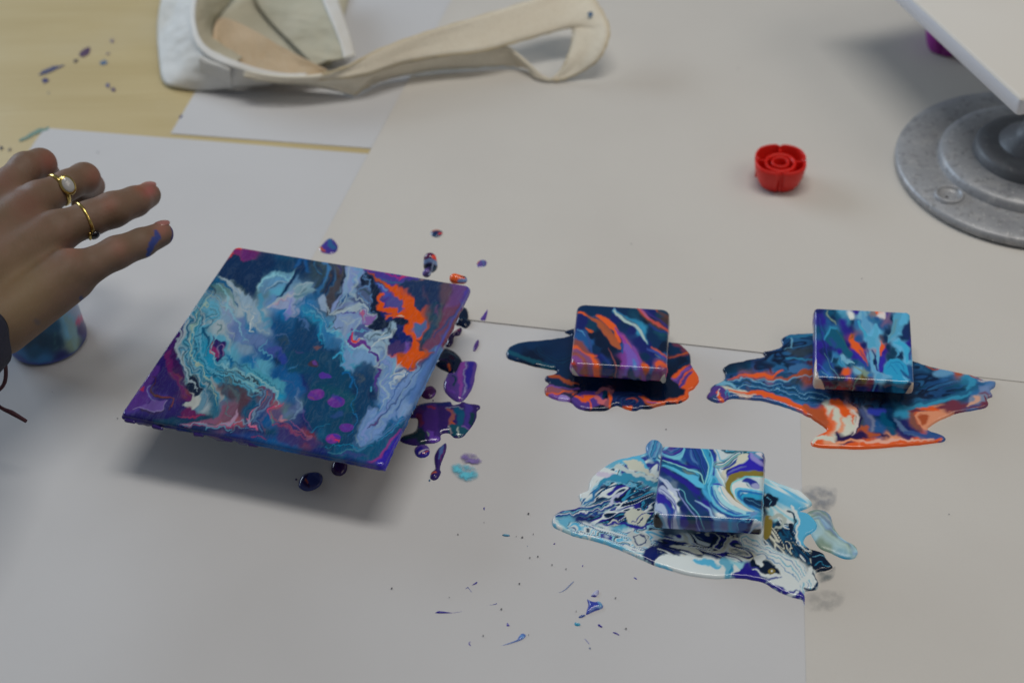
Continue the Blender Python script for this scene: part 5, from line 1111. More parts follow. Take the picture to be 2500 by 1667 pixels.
    p.st("1600,1300 1620,1240 1680,1220 1720,1260", (8, 12, 12, 8), (165, 80, 70), 4); p.st("1600,1350 1660,1300 1740,1310", (30, 60, 40), (115, 70, 125), 10, 1, .8)
    p.po("130,800 220,780 330,850 420,1000 520,1060 600,1180 630,1300 620,1450 480,1450 300,1400 150,1300 100,1150", (130, 72, 70), 8)
    p.po("120,880 220,890 310,970 420,1040 560,1050 500,1090 560,1180 590,1300 590,1450 470,1450 480,1300 440,1150 330,1020 220,960 110,960", 'og', 7)
    p.st("110,950 220,970 330,1060 430,1180 440,1450", (40, 50, 60, 90, 90), (118, 75, 120), 8)
    p.st("130,1030 230,1030 300,1120 310,1260 360,1440", (16, 30, 50, 40, 60), (150, 78, 62), 8); p.st("120,1080 200,1110 250,1200 240,1330", (60, 110, 110, 60), (125, 70, 140), 10)
    p.st("110,1190 160,1200", 34, 'rd', 6, 1, .9); p.st("150,1160 180,1240", 16, (130, 55, 60), 5)
    p.st("760,930 810,1040 870,1200 890,1290 870,1430", (4, 18, 26, 20, 12), (125, 70, 72), 4, .6)
    p.st("640,1040 740,1150 800,1230", (20, 40, 14), (38, 60, 140), 14, 1, .7); p.st("650,1250 780,1240 960,1260", (4, 10, 4), (50, 70, 130), 6, .5, .6)
    # bare white corners
    p.po("60,1210 110,1240 160,1310 230,1400 290,1440 60,1460 20,1380 40,1340", (172, 168, 162), 2, 0)
    p.po("1620,1580 1650,1480 1700,1400 1760,1375 1800,1440 1790,1600", (176, 172, 164), 2, 0)
    p.po("1775,235 1850,235 1850,320 1830,290", (190, 188, 180), 2, 0)
    return p.C
t1, M1, T1_ = slab('small_painted_canvas', [(1408, 738), (1637, 755), (1628, 902), (1393, 890)], .0762, .031, .0125, paint_t1,
     'small navy canvas with orange and violet streaks and white bare corners', fil=.0034, crn=.006, nt=180, ns=14, seed=11, drip=.001)

def paint_t2(P):
    p = Paint(P, 2.8, 18, 91); p.comb((.25, .95), 2.5, 6, 60, 5); p.z = 'T2'
    p.base("220,160,ind 250,300,ul 320,350,ul 420,220,tl 500,150,tl 450,300,nv 400,350,bl 550,250,tl 600,180,lc 740,230,pw 800,180,ul 650,350,ul 750,330,nv 700,450,ind 850,350,cb 900,250,lc 980,380,lc 1000,200,lc 1100,220,gy 1150,180,og 1200,230,pw 1050,300,cb 1150,320,bl 1280,250,vi 1300,320,mv 1220,400,bl 1380,300,nv 1450,300,sk 1580,220,sk 1600,300,sk 1500,480,sk 1350,550,lc 1600,500,nv 1560,570,nv 1300,500,nv 1250,600,nv 400,550,tl 450,500,cy 560,560,tl 620,680,dt 300,550,bl 250,500,tl 350,700,ul 460,740,ind 250,700,ul 300,800,ind 250,850,ul 400,850,nv 500,850,cb 550,800,ul 700,700,ind 650,800,dt 780,700,og 850,780,og 760,600,do 850,600,bl 920,700,ind 900,850,vi 800,880,ul 750,850,ul 1000,600,sk 1060,660,sk 1120,500,sk 1130,700,lc 1190,760,og 1240,800,ul 1300,750,nv 1400,800,dt 1500,750,sk 1580,780,sk 1460,680,sk 1640,700,ul 1350,900,dt 1500,870,nv 1600,920,sk 1400,1000,sk 1300,1060,sk 1500,1050,cy 1560,1130,cb 1350,1130,sk 1450,1200,cy 1550,1220,sk 1640,1100,bl 1690,1200,bl 1200,950,ul 1220,1080,ul 1100,950,nv 1050,900,lc 1080,1050,lc 1200,1180,lc 1150,1250,lc 1000,1050,bl 900,1000,bl 800,950,tl 850,1100,lc 950,1150,gn 1000,1180,cb 700,950,lc 620,900,lc 700,1000,tl 600,1000,cy 500,950,dt 450,1030,bl 550,1080,dn 650,1130,og 680,1200,vi 600,1200,dt 750,1200,bl 850,1250,br 930,1200,ol 1020,1270,mr 1100,1350,ind 1300,1350,nv 1450,1330,dt 1500,1400,dt 900,1400,ind 700,1300,mr 600,1350,mr 500,1300,dn 400,1330,dp 350,1250,dp 300,1150,bl 400,1180,cb 250,1050,ul 350,1050,bl 220,950,ul 700,1400,dn 1000,1430,ind 1650,1350,nv", 4.5)
    p.bands("250,300 320,600 380,900 500,1100", 60, 70, ['ul', 'nv', 'dt', 'ind', 'bl'], 1.2, .6, 10)
    p.st("380,190 370,240 420,290 480,340 510,390", (14, 24, 20, 14, 6), 'gn', 4); p.st("380,180 440,160 500,210 460,250 410,240", (16, 18, 22, 20, 10), 'dt', 5, 1, .8)
    p.po("520,150 640,160 700,230 820,240 740,320 700,420 640,330 580,260", (60, 140, 175), 16, 1.2, .8); p.po("690,230 760,190 800,240 770,290 720,310 690,270", (215, 220, 215), 8, 1.5)  # the white patch is glare near the top edge, painted as colour
    p.po("560,320 620,300 690,400 760,480 740,560 720,640 690,700 640,560 570,420", 'ul', 12, 1, .7)
    p.po("360,640 350,560 400,470 460,440 540,480 640,620 690,740 760,850 700,900 600,800 500,760 440,740 380,690", (14, 85, 115), 6)
    p.st("350,640 370,530 430,455 510,450", (16, 40, 30, 10), 'cy', 5); p.st("520,480 600,580 680,720 760,830", (8, 14, 12, 8), (40, 90, 100), 4)
    p.st("430,620 470,700 460,760", (30, 60, 30), (45, 60, 150), 14, 1, .7)
    p.po("735,540 775,530 800,620 870,720 920,820 970,980 920,930 860,850 770,760 730,660", 'og', 5); p.st("750,520 770,560 740,600", (20, 30, 10), (110, 80, 50), 8)
    p.st("860,780 920,880 980,1010", (20, 34, 10), (150, 65, 95), 5)
    p.st("720,740 800,850 900,950 960,1050", (14, 40, 30, 10), (50, 40, 155), 6)
    p.st("870,340 900,440 940,540 1000,640", (40, 40, 40, 20), (60, 160, 195), 4); p.st("910,160 940,260 980,400 1000,470", (20, 50, 100, 60), (90, 155, 195), 6)
    p.st("990,160 1060,300 1140,370 1180,340", (30, 60, 50, 20), (45, 110, 145), 14, 1, .8)
    p.st("1120,410 1110,520 1070,640 1040,720", (60, 70, 80, 60), (85, 165, 200), 4, .6); p.po("970,560 1060,600 1110,620 1120,720 1060,730 1010,750 1010,680 960,620", (80, 160, 195), 4)
    p.st("1120,620 1140,760 1150,880 1160,1000 1180,1100", (40, 50, 50, 34, 14), (95, 165, 200), 4, .6)
    p.st("1040,810 1040,920 1060,1020 1120,1100 1200,1180 1270,1210", (26, 50, 50, 60, 80, 20), (95, 160, 200), 4, .7)
    p.st("1180,1180 1140,1250 1100,1330 1070,1420", (90, 60, 30, 20), (80, 150, 190), 5, .6)
    p.st("1070,800 1120,900 1140,1000 1160,1080", (14, 22, 22, 10), 'ind', 4)
    p.st("1000,780 1020,870 1010,930", 18, (70, 40, 120), 6, 1, .8)
    p.st("1180,660 1210,760 1190,860", (14, 50, 24), 'og', 6); p.st("1180,560 1200,640", 30, (90, 70, 80), 12, 1, .8)
    p.st("1260,860 1210,960 1200,1080", (24, 60, 50), (50, 40, 160), 8)
    p.st("1160,160 1180,200", 60, 'og', 10, 1.3, .9); p.st("1200,200 1230,270", (30, 40), (215, 205, 200), 10, 1.5, .9); p.st("1100,230 1060,250", 50, (150, 110, 100), 16, 1.2, .6)
    p.st("1330,220 1290,320 1220,420", (40, 50, 20), (115, 95, 130), 12)
    p.po("1420,230 1500,185 1640,200 1650,340 1560,380 1520,460 1530,550 1470,510 1400,580 1300,660 1290,640 1340,500 1380,360", (80, 155, 190), 6)
    p.po("1520,220 1640,200 1660,320 1560,390 1480,400", (85, 170, 210), 7, 1, .9); p.st("1440,300 1400,420 1330,580", (20, 50, 24), (95, 140, 150), 10, 1, .8)
    p.po("1560,400 1650,340 1670,560 1620,620 1540,580 1520,480", (20, 45, 95), 8)
    p.st("1410,660 1500,680 1580,760 1610,860 1600,960", (20, 60, 80, 80, 20), (60, 165, 205), 6); p.st("1450,770 1470,840 1440,890", (20, 34, 12), (70, 150, 190), 5)
    p.st("1650,600 1670,760 1650,900", 34, 'ul', 8)
    p.po("1240,1100 1270,1000 1350,930 1450,930 1560,980 1610,1080 1620,1160 1560,1180 1520,1130 1540,1220 1590,1260 1560,1300 1420,1300 1360,1240 1360,1200 1280,1150", (42, 150, 195), 5)
    p.st("1340,1000 1420,980 1520,1010 1560,1100", (6, 12, 14, 6), (25, 110, 165), 4); p.st("1300,1060 1340,1020 1400,1100 1460,1160", (4, 12, 14, 8), (30, 120, 175), 4); p.st("1420,1010 1480,1080", 20, (25, 125, 185), 8, 1, .7)
    p.st("1510,1110 1580,1170 1620,1200", (20, 40, 30), (22, 70, 125), 8)
    p.po("1380,1320 1450,1300 1540,1320 1550,1440 1500,1480 1400,1460", (30, 110, 150), 8)
    p.po("620,1120 660,1110 690,1140 660,1165 640,1160", 'og', 3, .5); p.po("660,1180 720,1180 700,1240 650,1220", (100, 85, 165), 7)
    p.st("600,890 640,910 600,960 640,1060", (20, 30, 14, 6), 'lc', 4); p.st("690,940 760,950 800,970", (8, 26, 8), (120, 175, 195), 3)
    p.st("480,850 560,900 600,1000 650,1080", (14, 30, 24, 10), (50, 125, 170), 4); p.st("470,860 460,950 440,980", (8, 18, 8), (70, 130, 175), 4)
    p.st("330,820 380,960 450,1060 520,1120 560,1220", (6, 12, 12, 10, 8), (80, 130, 150), 3)
    p.st("780,1030 860,1080 940,1140 980,1200", (10, 24, 26, 14), 'gn', 4, .7); p.st("920,1130 870,1200 820,1260 760,1400", (10, 16, 12, 10), (95, 130, 120), 4, .7)
    p.st("920,1170 950,1220 900,1280", (30, 60, 30), (85, 72, 40), 8, 1, .9); p.st("1010,1220 1040,1280 1000,1400", 40, (95, 45, 60), 10, 1, .8)
    p.st("690,1200 730,1270 720,1330", (30, 50, 20), 'do', 9, 1, .9); p.st("620,1290 660,1400", 80, (80, 45, 55), 20, 1, .7)
    p.st("230,1000 330,1080 430,1180", (14, 30, 20), (60, 100, 190), 6, 1.5, .7); p.st("300,1130 400,1190", 12, 'lc', 4, 1.5, .7)
    p.po("160,1290 170,1060 200,920 215,1080 240,1200 280,1240 310,1300 330,1420 140,1400 120,1340", (190, 175, 160), 2, .2)
    p.po("1550,1500 1600,1400 1660,1310 1700,1270 1735,1290 1720,1500", (178, 165, 150), 2, .2); p.st("1700,980 1715,1150 1725,1280", 12, (190, 185, 178), 2, 0)
    return p.C
t2, M2_, T2_ = slab('small_painted_canvas', [(1987, 748), (2224, 759), (2231, 938), (1989, 926)], .0762, .033, .0125, paint_t2,
     'small blue and turquoise marbled canvas furthest right with two orange flecks', fil=.0032, crn=.003, nt=180, ns=14, seed=13, drip=.001)

def paint_t3(P):
    p = Paint(P, 2.0, 16, 101); p.z = 'T3'
    p.base("300,200,vi 400,230,ul 300,270,lc 430,300,lc 500,200,bl 600,250,bl 650,200,vi 500,300,bl 600,380,ind 700,350,ind 780,450,nv 400,380,bl 300,330,ind 250,360,ind 800,250,cy 870,350,cy 900,250,ind 950,280,bl 1000,230,pw 1000,300,pw 1100,220,dt 1200,230,dt 1400,220,dt 1500,230,dt 1500,280,lv 1430,280,lv 1350,300,cr 1250,320,cr 1200,300,gn 1100,380,gn 1000,400,pw 1050,350,cb 1180,400,ind 1300,380,cr 1450,400,ul 1550,420,ul 1300,450,ul 1100,500,ind 1200,480,ul 1000,520,pw 1050,600,pw 950,480,lc 1300,540,ol 1500,540,ol 1150,600,ol 1110,720,ol 1350,600,lc 1500,620,pw 1400,660,nv 1500,710,lv 1300,680,pw 1200,720,pw 1250,800,lc 1350,770,pw 1500,760,pw 1400,830,cy 1300,850,bl 1500,850,cy 1400,900,dn 1500,940,dn 1300,950,lc 1450,1020,lc 1220,850,pw 1250,920,ol 1150,850,pw 1000,750,pw 950,700,lc 1050,850,pw 1150,950,pw 1300,1030,pw 950,800,lc 1050,950,pw 1200,1040,lc 900,900,lc 1000,1020,lc 1150,1090,bl 1350,1100,lc 850,800,cy 800,850,bl 900,640,cy 880,550,lc 450,450,cy 550,520,lc 650,600,sk 700,680,sk 760,620,dt 500,470,gy 300,420,lc 250,500,ind 400,560,dt 600,700,ul 500,650,ind 700,720,nv 650,800,ul 750,850,dt 800,950,ul 700,950,ul 600,850,dt 500,720,dt 450,800,nv 600,1000,dt 500,1000,ind 450,950,nv 280,640,lv 330,700,pw 250,700,ind 300,800,pw 380,900,pw 400,1000,pw 200,850,ul 300,950,nv 350,1050,bl 200,1000,pw 250,1060,lv 300,1150,bl 200,1150,bk 130,1240,bk 160,1300,bk 250,1300,lv 400,1200,lv 380,1300,lv 500,1200,ul 600,1150,dt 600,1300,pu 750,1250,ul 850,1150,nv 850,1300,ul 900,1400,ul 1000,1100,pw 1000,1180,cb 1050,1250,mv 1000,1330,lv 1150,1250,cb 1300,1250,bl 1200,1150,bl 1400,1200,ind 1450,1080,lv 1520,1130,cy 1500,1230,pw 1350,1350,ind 1250,1400,ind 1480,1350,bk", 6, .6)
    L = dict(soft=4, wob=.7)
    p.st("230,210 290,150 370,130", (30, 50, 20), 'ps', 4, .4)
    p.bands("230,240 330,270 430,230 470,190", 70, 90, ['vi', 'ul', 'lc', 'lv', 'bl'], .7, .85, 8)
    p.st("240,300 370,320 470,290 510,200", (20, 44, 44, 20), (120, 185, 205), 4, .6)
    p.po("520,160 720,180 780,330 830,460 810,620 770,590 740,470 640,450 540,360 500,280 540,220", (32, 62, 140), 7, .8)
    p.bands("620,190 680,330 760,480 800,600", 80, 70, ['bl', 'ind', (60, 90, 170), 'nv', 'tl'], 1, .6, 14)
    p.st("600,220 620,330 700,400", (16, 34, 10), (90, 130, 185), 7, 1, .8)
    p.st("230,320 360,370 500,430 620,450 730,470", (40, 60, 60, 50, 20), (38, 34, 135), 6, .7)
    p.st("220,350 360,400 500,450 620,500 720,530 760,600 780,710", (10, 14, 16, 16, 16, 14, 10), (150, 200, 200), 3, .7)
    p.st("210,385 350,430 480,490 620,530 700,570", (30, 44, 50, 40, 14), (20, 95, 130), 5, .7); p.st("480,480 560,520 660,540", (10, 34, 10), (115, 125, 115), 6, .7, .9)
    p.st("220,420 330,460 470,540 600,610 700,680 780,720", (26, 40, 50, 70, 80, 40), (95, 180, 215), 4, .7)
    p.st("760,200 800,300 850,400 860,500 810,640 790,740", (50, 60, 60, 50, 40, 20), (60, 155, 195), 5, .7); p.st("740,200 800,340 840,440 830,560 790,680", (8, 10, 12, 12, 8), (165, 205, 200), 3, .7)
    p.st("830,190 880,280 900,380 880,520 830,660", (10, 16, 30, 30, 12), (120, 190, 215), 4, .7); p.st("870,180 900,260 930,360 910,460 900,560", (30, 34, 40, 20, 30), (40, 60, 150), 5, .7)
    p.po("900,180 1010,170 1030,240 1100,270 1200,250 1100,330 960,360 950,280", (195, 202, 205), 5, .6); p.st("940,200 980,300 1000,350 1100,330 1200,270", (10, 16, 14, 10, 6), (110, 170, 205), 4, .7)
    p.po("1000,210 1080,180 1300,200 1590,215 1580,240 1460,240 1340,260 1290,290 1260,260 1200,250 1110,260", (14, 82, 105), 5, .8)
    p.st("1010,190 1090,210 1080,240 1200,220", (8, 16, 12, 6), 'lc', 3, .8); p.st("1360,240 1460,235 1580,240", (12, 16, 12), 'lc', 3, .7)
    p.bands("950,420 1060,400 1160,330 1260,270", 70, 70, ['gn', 'lc', (125, 150, 120), 'bl', 'pw'], .7, .9, 8)
    p.st("1020,480 1130,440 1220,350 1260,300", (10, 24, 20, 8), (40, 60, 150), 4, .7)
    p.po("1250,290 1370,270 1370,340 1290,400 1190,440 1090,500 1080,620 1030,600 1020,520 1120,460 1220,380", (198, 198, 180), 5, .6)
    p.bands("950,480 990,560 1040,640 1070,690", 50, 60, ['pw', 'ps', 'lv', 'gn'], .8, .8, 8)
    p.po("1380,290 1420,260 1460,330 1560,420 1600,480 1560,500 1400,490 1250,500 1120,560 1080,620 1110,520 1200,440 1320,390 1390,340", (48, 34, 165), 5, .6)
    p.st("1420,260 1450,320 1530,380 1590,420", (30, 60, 60, 40), (150, 130, 195), 6, .6); p.po("1480,250 1560,240 1590,330 1540,300", (200, 195, 205), 5, .5)
    p.st("1110,540 1180,490 1290,450 1350,430", (8, 22, 16, 6), (110, 110, 170), 5, .7)
    p.st("1590,550 1450,540 1300,540 1190,570 1120,650 1110,750 1180,860 1270,940 1400,1020 1460,1050", (70, 64, 60, 70, 74, 60, 44, 34, 24, 6), 'ol', 4, .3)
    p.st("1590,580 1400,580 1250,620 1160,680 1150,750 1200,850", (10, 14, 16, 14, 14, 8), (125, 200, 200), 3, .4)
    p.po("1170,690 1250,650 1330,650 1420,740 1560,770 1590,700 1590,620 1500,590 1380,590 1250,640", (190, 200, 205), 5, .5)
    p.po("1180,700 1250,660 1320,660 1400,740 1540,770 1380,740 1260,730 1210,780 1210,860 1300,950 1460,1040 1300,960 1200,860", (205, 208, 206), 4, .5)
    p.po("1300,640 1350,600 1440,610 1510,660 1540,720 1500,740 1420,720 1380,670", (42, 48, 140), 5, .5); p.po("1420,690 1500,670 1540,720 1500,745 1440,730", (160, 150, 190), 5, .5)
    p.st("1580,790 1460,770 1340,750 1240,740 1210,790 1240,870 1320,960 1440,1040", (20, 24, 24, 20, 22, 20, 18, 6), (90, 180, 215), 4, .5)
    p.st("1580,820 1460,800 1340,780 1260,780 1250,840 1310,900 1420,980 1540,1040", (30, 34, 34, 34, 40, 40, 40, 20), (30, 110, 175), 4, .5)
    p.st("1580,860 1460,850 1350,830 1300,860 1350,930", (40, 44, 40, 34, 14), (45, 150, 190), 5, .5)
    p.po("1310,880 1380,860 1480,900 1570,940 1560,1010 1440,980 1340,940", (12, 50, 90), 6, .5); p.st("1360,880 1460,930 1560,960", 6, (80, 130, 160), 3)
    p.st("880,560 940,600 960,660 880,700 850,760", (14, 24, 20, 24, 14), (80, 165, 205), 4, .6)
    p.st("840,560 880,600 850,680 840,760 880,900 980,1010 1100,1080 1260,1110 1400,1080", (14, 30, 24, 24, 26, 26, 24, 20, 14), (100, 185, 215), 4, .6)
    p.st("900,680 970,680 1020,700", (14, 24, 14), (60, 60, 170), 4, .6); p.st("880,720 890,820 960,930 1080,1030 1220,1090 1400,1070", (20, 26, 24, 20, 20, 14), (45, 90, 170), 4, .6)
    p.st("930,720 970,830 1060,940 1180,1020 1330,1070", (50, 50, 60, 70, 50), (170, 205, 215), 5, .5); p.st("1000,720 1040,820 1130,920 1250,1000 1350,1040 1430,1050", (10, 14, 14, 14, 12, 6), (60, 165, 200), 3, .5)
    p.st("1040,740 1100,840 1200,940 1320,1010 1440,1050", (50, 70, 70, 50, 10), (205, 205, 198), 4, .4); p.st("920,760 960,880 1060,980 1180,1050 1300,1090", (6, 8, 10, 10, 6), (40, 80, 160), 2.5, .5)
    p.st("790,780 830,880 920,990 1040,1080 1200,1130 1380,1120", (30, 34, 34, 36, 36, 20), (28, 70, 140), 5, .6); p.st("760,740 790,800 860,900", (20, 60, 40), (75, 160, 205), 6, .6)
    p.po("200,450 300,490 430,560 560,640 680,720 720,780 700,860 600,760 480,680 330,590 200,520", (36, 30, 130), 10, .8, .9)
    p.po("200,520 330,590 480,700 600,800 720,950 840,1080 900,1250 900,1400 760,1380 700,1180 600,1060 480,900 360,740 200,580", (24, 58, 105), 12, .8, .8)
    p.bands("260,480 420,600 600,740 760,900 880,1080 920,1300", 80, 120, ['ul', (40, 28, 140), 'dt', 'nv', 'ul'], .8, .75, 20)
    p.st("650,900 760,960 850,1020 880,1100 920,1150 1000,1170", (10, 26, 28, 30, 40, 30), (150, 175, 205), 4, .5)
    p.st("430,740 500,790 540,900 600,980 680,1060 740,1200 780,1290", (8, 12, 12, 14, 12, 10, 6), (110, 175, 190), 3, .5)
    p.st("400,740 450,840 520,940 590,1040 660,1120 680,1230 740,1340", (14, 14, 16, 18, 14, 12, 6), (135, 135, 190), 3, .5)
    p.st("160,590 220,630 300,720 380,800 420,900", (20, 40, 50, 40, 10), (190, 190, 212), 4, 1); p.st("220,620 280,640 330,720 420,760", (30, 20, 40, 30), (180, 180, 208), 4, 1.4)
    p.po("150,740 220,700 330,830 400,930 410,1050 390,1150 430,1280 440,1360 330,1340 330,1180 370,1030 350,950 250,840 160,800", (178, 176, 205), 5, .6)
    p.st("180,790 290,870 380,970 370,1060 340,1180 350,1300", (6, 10, 14, 12, 12, 8), (50, 34, 140), 3, .6); p.st("160,740 280,810 380,920 410,1060", (6, 6, 6, 6), (55, 40, 140), 2.5, .6)
    p.po("150,830 240,850 330,950 350,1060 320,1180 330,1300 290,1290 270,1130 240,1020 190,960 140,950", (48, 36, 150), 6, .6); p.st("250,960 300,1050 310,1150", (20, 50, 30), (35, 90, 150), 10, .6, .9)
    p.po("120,960 200,950 250,1000 280,1110 270,1200 300,1310 240,1280 210,1150 160,1060 100,1040", (175, 178, 205), 5, .6); p.st("110,1040 190,1070 260,1130", 7, (60, 50, 150), 3, .6)
    p.st("180,1120 220,1200 260,1290 360,1350 440,1350", (30, 30, 30, 30, 20), (110, 150, 185), 6, .8)
    p.po("90,1170 150,1140 170,1200 170,1330 100,1310 80,1240", (12, 8, 10), 2, .5); p.po("100,1100 130,1090 140,1130 110,1140", (12, 8, 12), 2, .5)
    p.po("250,110 290,115 230,160 200,210 195,180", (12, 10, 14), 2, .3)
    p.po("920,1170 1060,1170 1180,1160 1230,1200 1220,1400 1100,1420 980,1390 930,1300", (85, 125, 180), 12, .8, .85); p.po("1000,1200 1100,1220 1120,1300 1020,1320", (110, 100, 150), 14, .8, .8)
    p.st("1140,1170 1130,1280 1180,1400", (30, 50, 30), (50, 150, 190), 10, .8, .8); p.po("1250,1200 1320,1170 1370,1220 1340,1300 1270,1310 1240,1260", (35, 75, 140), 7, .6)
    p.st("1250,1310 1230,1220 1300,1170 1380,1200 1400,1190 1450,1120 1560,1110", (5, 8, 10, 12, 14, 16, 20), (95, 160, 200), 3, .6)
    p.st("950,1390 1050,1370 1100,1410", (14, 30, 10), (60, 45, 160), 5); p.po("1450,1230 1530,1190 1570,1220 1560,1300 1480,1270 1420,1310", (190, 190, 205), 5, .5)
    p.st("1340,1420 1400,1340 1460,1280 1540,1230", (14, 18, 20, 30), (165, 175, 200), 4, .5)
    p.po("1390,1400 1430,1340 1480,1310 1570,1300 1570,1460 1370,1440", (10, 8, 10), 2, .2)
    p.st("1570,280 1600,340 1600,420 1620,440", (10, 20, 14, 4), (60, 55, 130), 3, .5)
    p.grade(.8)
    return p.C
t3, M3_, T3_ = slab('small_painted_canvas', [(1619, 1087), (1864, 1098), (1858, 1273), (1597, 1258)], .0762, .033, .0125, paint_t3,
     'small white and blue swirled canvas with a gold curl nearest the camera', fil=.0032, crn=.0028, nt=190, ns=14, seed=17, drip=.001)
for root, T_ in ((t1, T1_), (t2, T2_), (t3, T3_)):
    hgt = T_[2]-ZS-.0118
    lathe('riser', [(.0001, 0), (.0125, 0), (.011, hgt), (.0001, hgt)], (T_[0], T_[1]+.004, ZS), DKP, root, 24)
# loose fold of bare canvas at a corner of the navy canvas
def corner_fold(M, T, sx, root, c):
    m = mat('bare_canvas_fold', tuple(alb(c)), .8, bump=[(900, .3, .0004, 2)])
    V = []
    n = 14
    for k in range(n):
        a = 2*math.pi*k/n
        for r_ in (.0033, .0026):
            V.append((sx*(.0381-.0022)+r_*.62*math.cos(a), -.0381-.0006-.0009*(r_ > .003), -.0088+r_*1.15*math.sin(a)))
    V = np.array(V); F = [(2*k, 2*((k+1) % n), 2*((k+1) % n)+1, 2*k+1) for k in range(n)]+[tuple(2*k+1 for k in range(n))]
    mesh('canvas_fold', V@M.T+T, F, m, root)
corner_fold(M1, T1_, 1, t1, (185, 182, 175))
# ------------------------------------------------------------------ glob of paint clinging to the far edge of the large canvas
def sdf_mesh(name, f, lo, hi, step, m, parent=None, colfn=None, smooth_it=2):
    """naive surface nets over a distance function"""
    lo = np.array(lo, float); hi = np.array(hi, float)
    N = np.ceil((hi-lo)/step).astype(int)+1
    ax = [lo[i]+step*np.arange(N[i]) for i in range(3)]
    val = np.empty(N, np.float32)
    for i in range(N[0]):
        Y, Z_ = np.meshgrid(ax[1], ax[2], indexing='ij')
        P = np.column_stack([np.full(Y.size, ax[0][i]), Y.ravel(), Z_.ravel()])
        val[i] = f(P).reshape(N[1], N[2])
    ins = val < 0
    n0, n1, n2 = N-1
    cnt = np.zeros((n0, n1, n2), np.int8)
    for a in (0, 1):
        for b in (0, 1):
            for c in (0, 1): cnt += ins[a:a+n0, b:b+n1, c:c+n2]
    act = (cnt > 0) & (cnt < 8)
    vid = -np.ones(act.shape, int); I = np.argwhere(act); vid[act] = np.arange(len(I))
    acc = np.zeros((len(I), 3)); k = np.zeros(len(I))
    cs = [(0, 0, 0), (1, 0, 0), (0, 1, 0), (1, 1, 0), (0, 0, 1), (1, 0, 1), (0, 1, 1), (1, 1, 1)]
    for ia in range(8):
        for d in range(3):
            a = cs[ia]
            if a[d]: continue
            b = list(a); b[d] = 1
            va = val[I[:, 0]+a[0], I[:, 1]+a[1], I[:, 2]+a[2]]; vb = val[I[:, 0]+b[0], I[:, 1]+b[1], I[:, 2]+b[2]]
            x = (va < 0) != (vb < 0)
            t = np.where(x, va/(va-vb+1e-12), 0)
            p = np.array(a, float)[None]+0*acc; p[:, d] = t
            acc[x] += p[x]; k[x] += 1
    V = lo+(I+acc/k[:, None])*step
    F = []
    for d in range(3):
        e = [(1, 2), (2, 0), (0, 1)][d]
        sl = [slice(1, None)]*3; sl[d] = slice(None)
        A = ins; B = np.roll(ins, -1, axis=d)
        ch = (A != B)
        idx = np.argwhere(ch)
        idx = idx[(idx[:, d] < N[d]-1) & (idx[:, e[0]] > 0) & (idx[:, e[1]] > 0) & (idx[:, e[0]] < N[e[0]]-1) & (idx[:, e[1]] < N[e[1]]-1)]
        u = np.zeros(3, int); u[e[0]] = 1; w_ = np.zeros(3, int); w_[e[1]] = 1
        q = [idx, idx-u, idx-u-w_, idx-w_]
        q = np.column_stack([vid[x[:, 0], x[:, 1], x[:, 2]] for x in q])
        fl = ins[idx[:, 0], idx[:, 1], idx[:, 2]]
        q[~fl] = q[~fl][:, ::-1]
        F.append(q[(q >= 0).all(1)])
    F = np.vstack(F)
    for _ in range(smooth_it):
        S_ = np.zeros_like(V); c_ = np.zeros(len(V))
        for a in range(4):
            np.add.at(S_, F[:, a], V[F[:, (a+1) % 4]]); np.add.at(c_, F[:, a], 1)
            np.add.at(S_, F[:, a], V[F[:, (a+3) % 4]]); np.add.at(c_, F[:, a], 1)
        V = V*.5+.5*S_/np.maximum(c_, 1)[:, None]
    return mesh(name, V, F, m, parent, None if colfn is None else colfn(V))
def cone(P, a, b, ra, rb):
    d = b-a; t = np.clip(((P-a)@d)/(d@d+1e-12), 0, 1)
    return np.linalg.norm(P-a-t[:, None]*d, axis=1)-(ra+(rb-ra)*t)
def smin(a, b, k):
    h = np.clip(.5+.5*(b-a)/k, 0, 1); return b+(a-b)*h-k*h*(1-h)
gx = G(*zp('CB', '1730,310')[0], .030); g2 = G(*zp('CB', '1680,400')[0], .034)
def glob(P): return smin(cone(P, gx, gx+np.array([0, .002, .006]), .0062, .0056), cone(P, g2, g2+np.array([0, 0, .001]), .0040, .003), .004)
def globcol(V):
    p = Paint(proj(V), 1.5, 8, 4); p.z = 'CB'; p.C[:] = colour((60, 55, 100))
    p.st("1640,210 1740,170 1840,220", 60, (80, 30, 70), 3, .5); p.st("1770,190 1830,230", 46, 'rd', 3, .5); p.st("1640,260 1740,240 1840,290", 50, 'lv', 3, .5)
    p.st("1650,320 1720,300 1810,330", 40, 'dn', 3, .5); p.st("1770,260 1740,380 1710,420", 16, 'wl', 2, .3); p.st("1640,400 1700,360", 60, (100, 85, 150), 3); p.st("1790,340 1760,430", 50, 'dt', 3)
    return p.C
o = sdf_mesh('paint_glob', glob, np.minimum(gx, g2)-.012, np.maximum(gx, g2)+.016, .0008, PAINT, None, globcol)
tag(o, 'bulging glob of lilac, navy and red paint behind the far edge of the large canvas', 'paint drop')
gy_ = G(*zp('CB', '2085,470')[0], .046)
def glob2(P): return cone(P, gy_+np.array([-.003, 0, 0]), gy_+np.array([.004, -.001, -.001]), .0045, .0035)
def glob2col(V):
    p = Paint(proj(V), 1.5, 8, 4); p.z = 'CB'; p.C[:] = colour('og')
    p.st("2180,420 2200,490 2100,500", 50, 'lv', 3, .5); p.st("2120,440 2180,450", 18, 'dn', 3); return p.C
o = sdf_mesh('paint_glob', glob2, gy_-.011, gy_+.012, .0008, PAINT, None, glob2col)
tag(o, 'orange glob of paint at the upper right corner of the large canvas', 'paint drop')
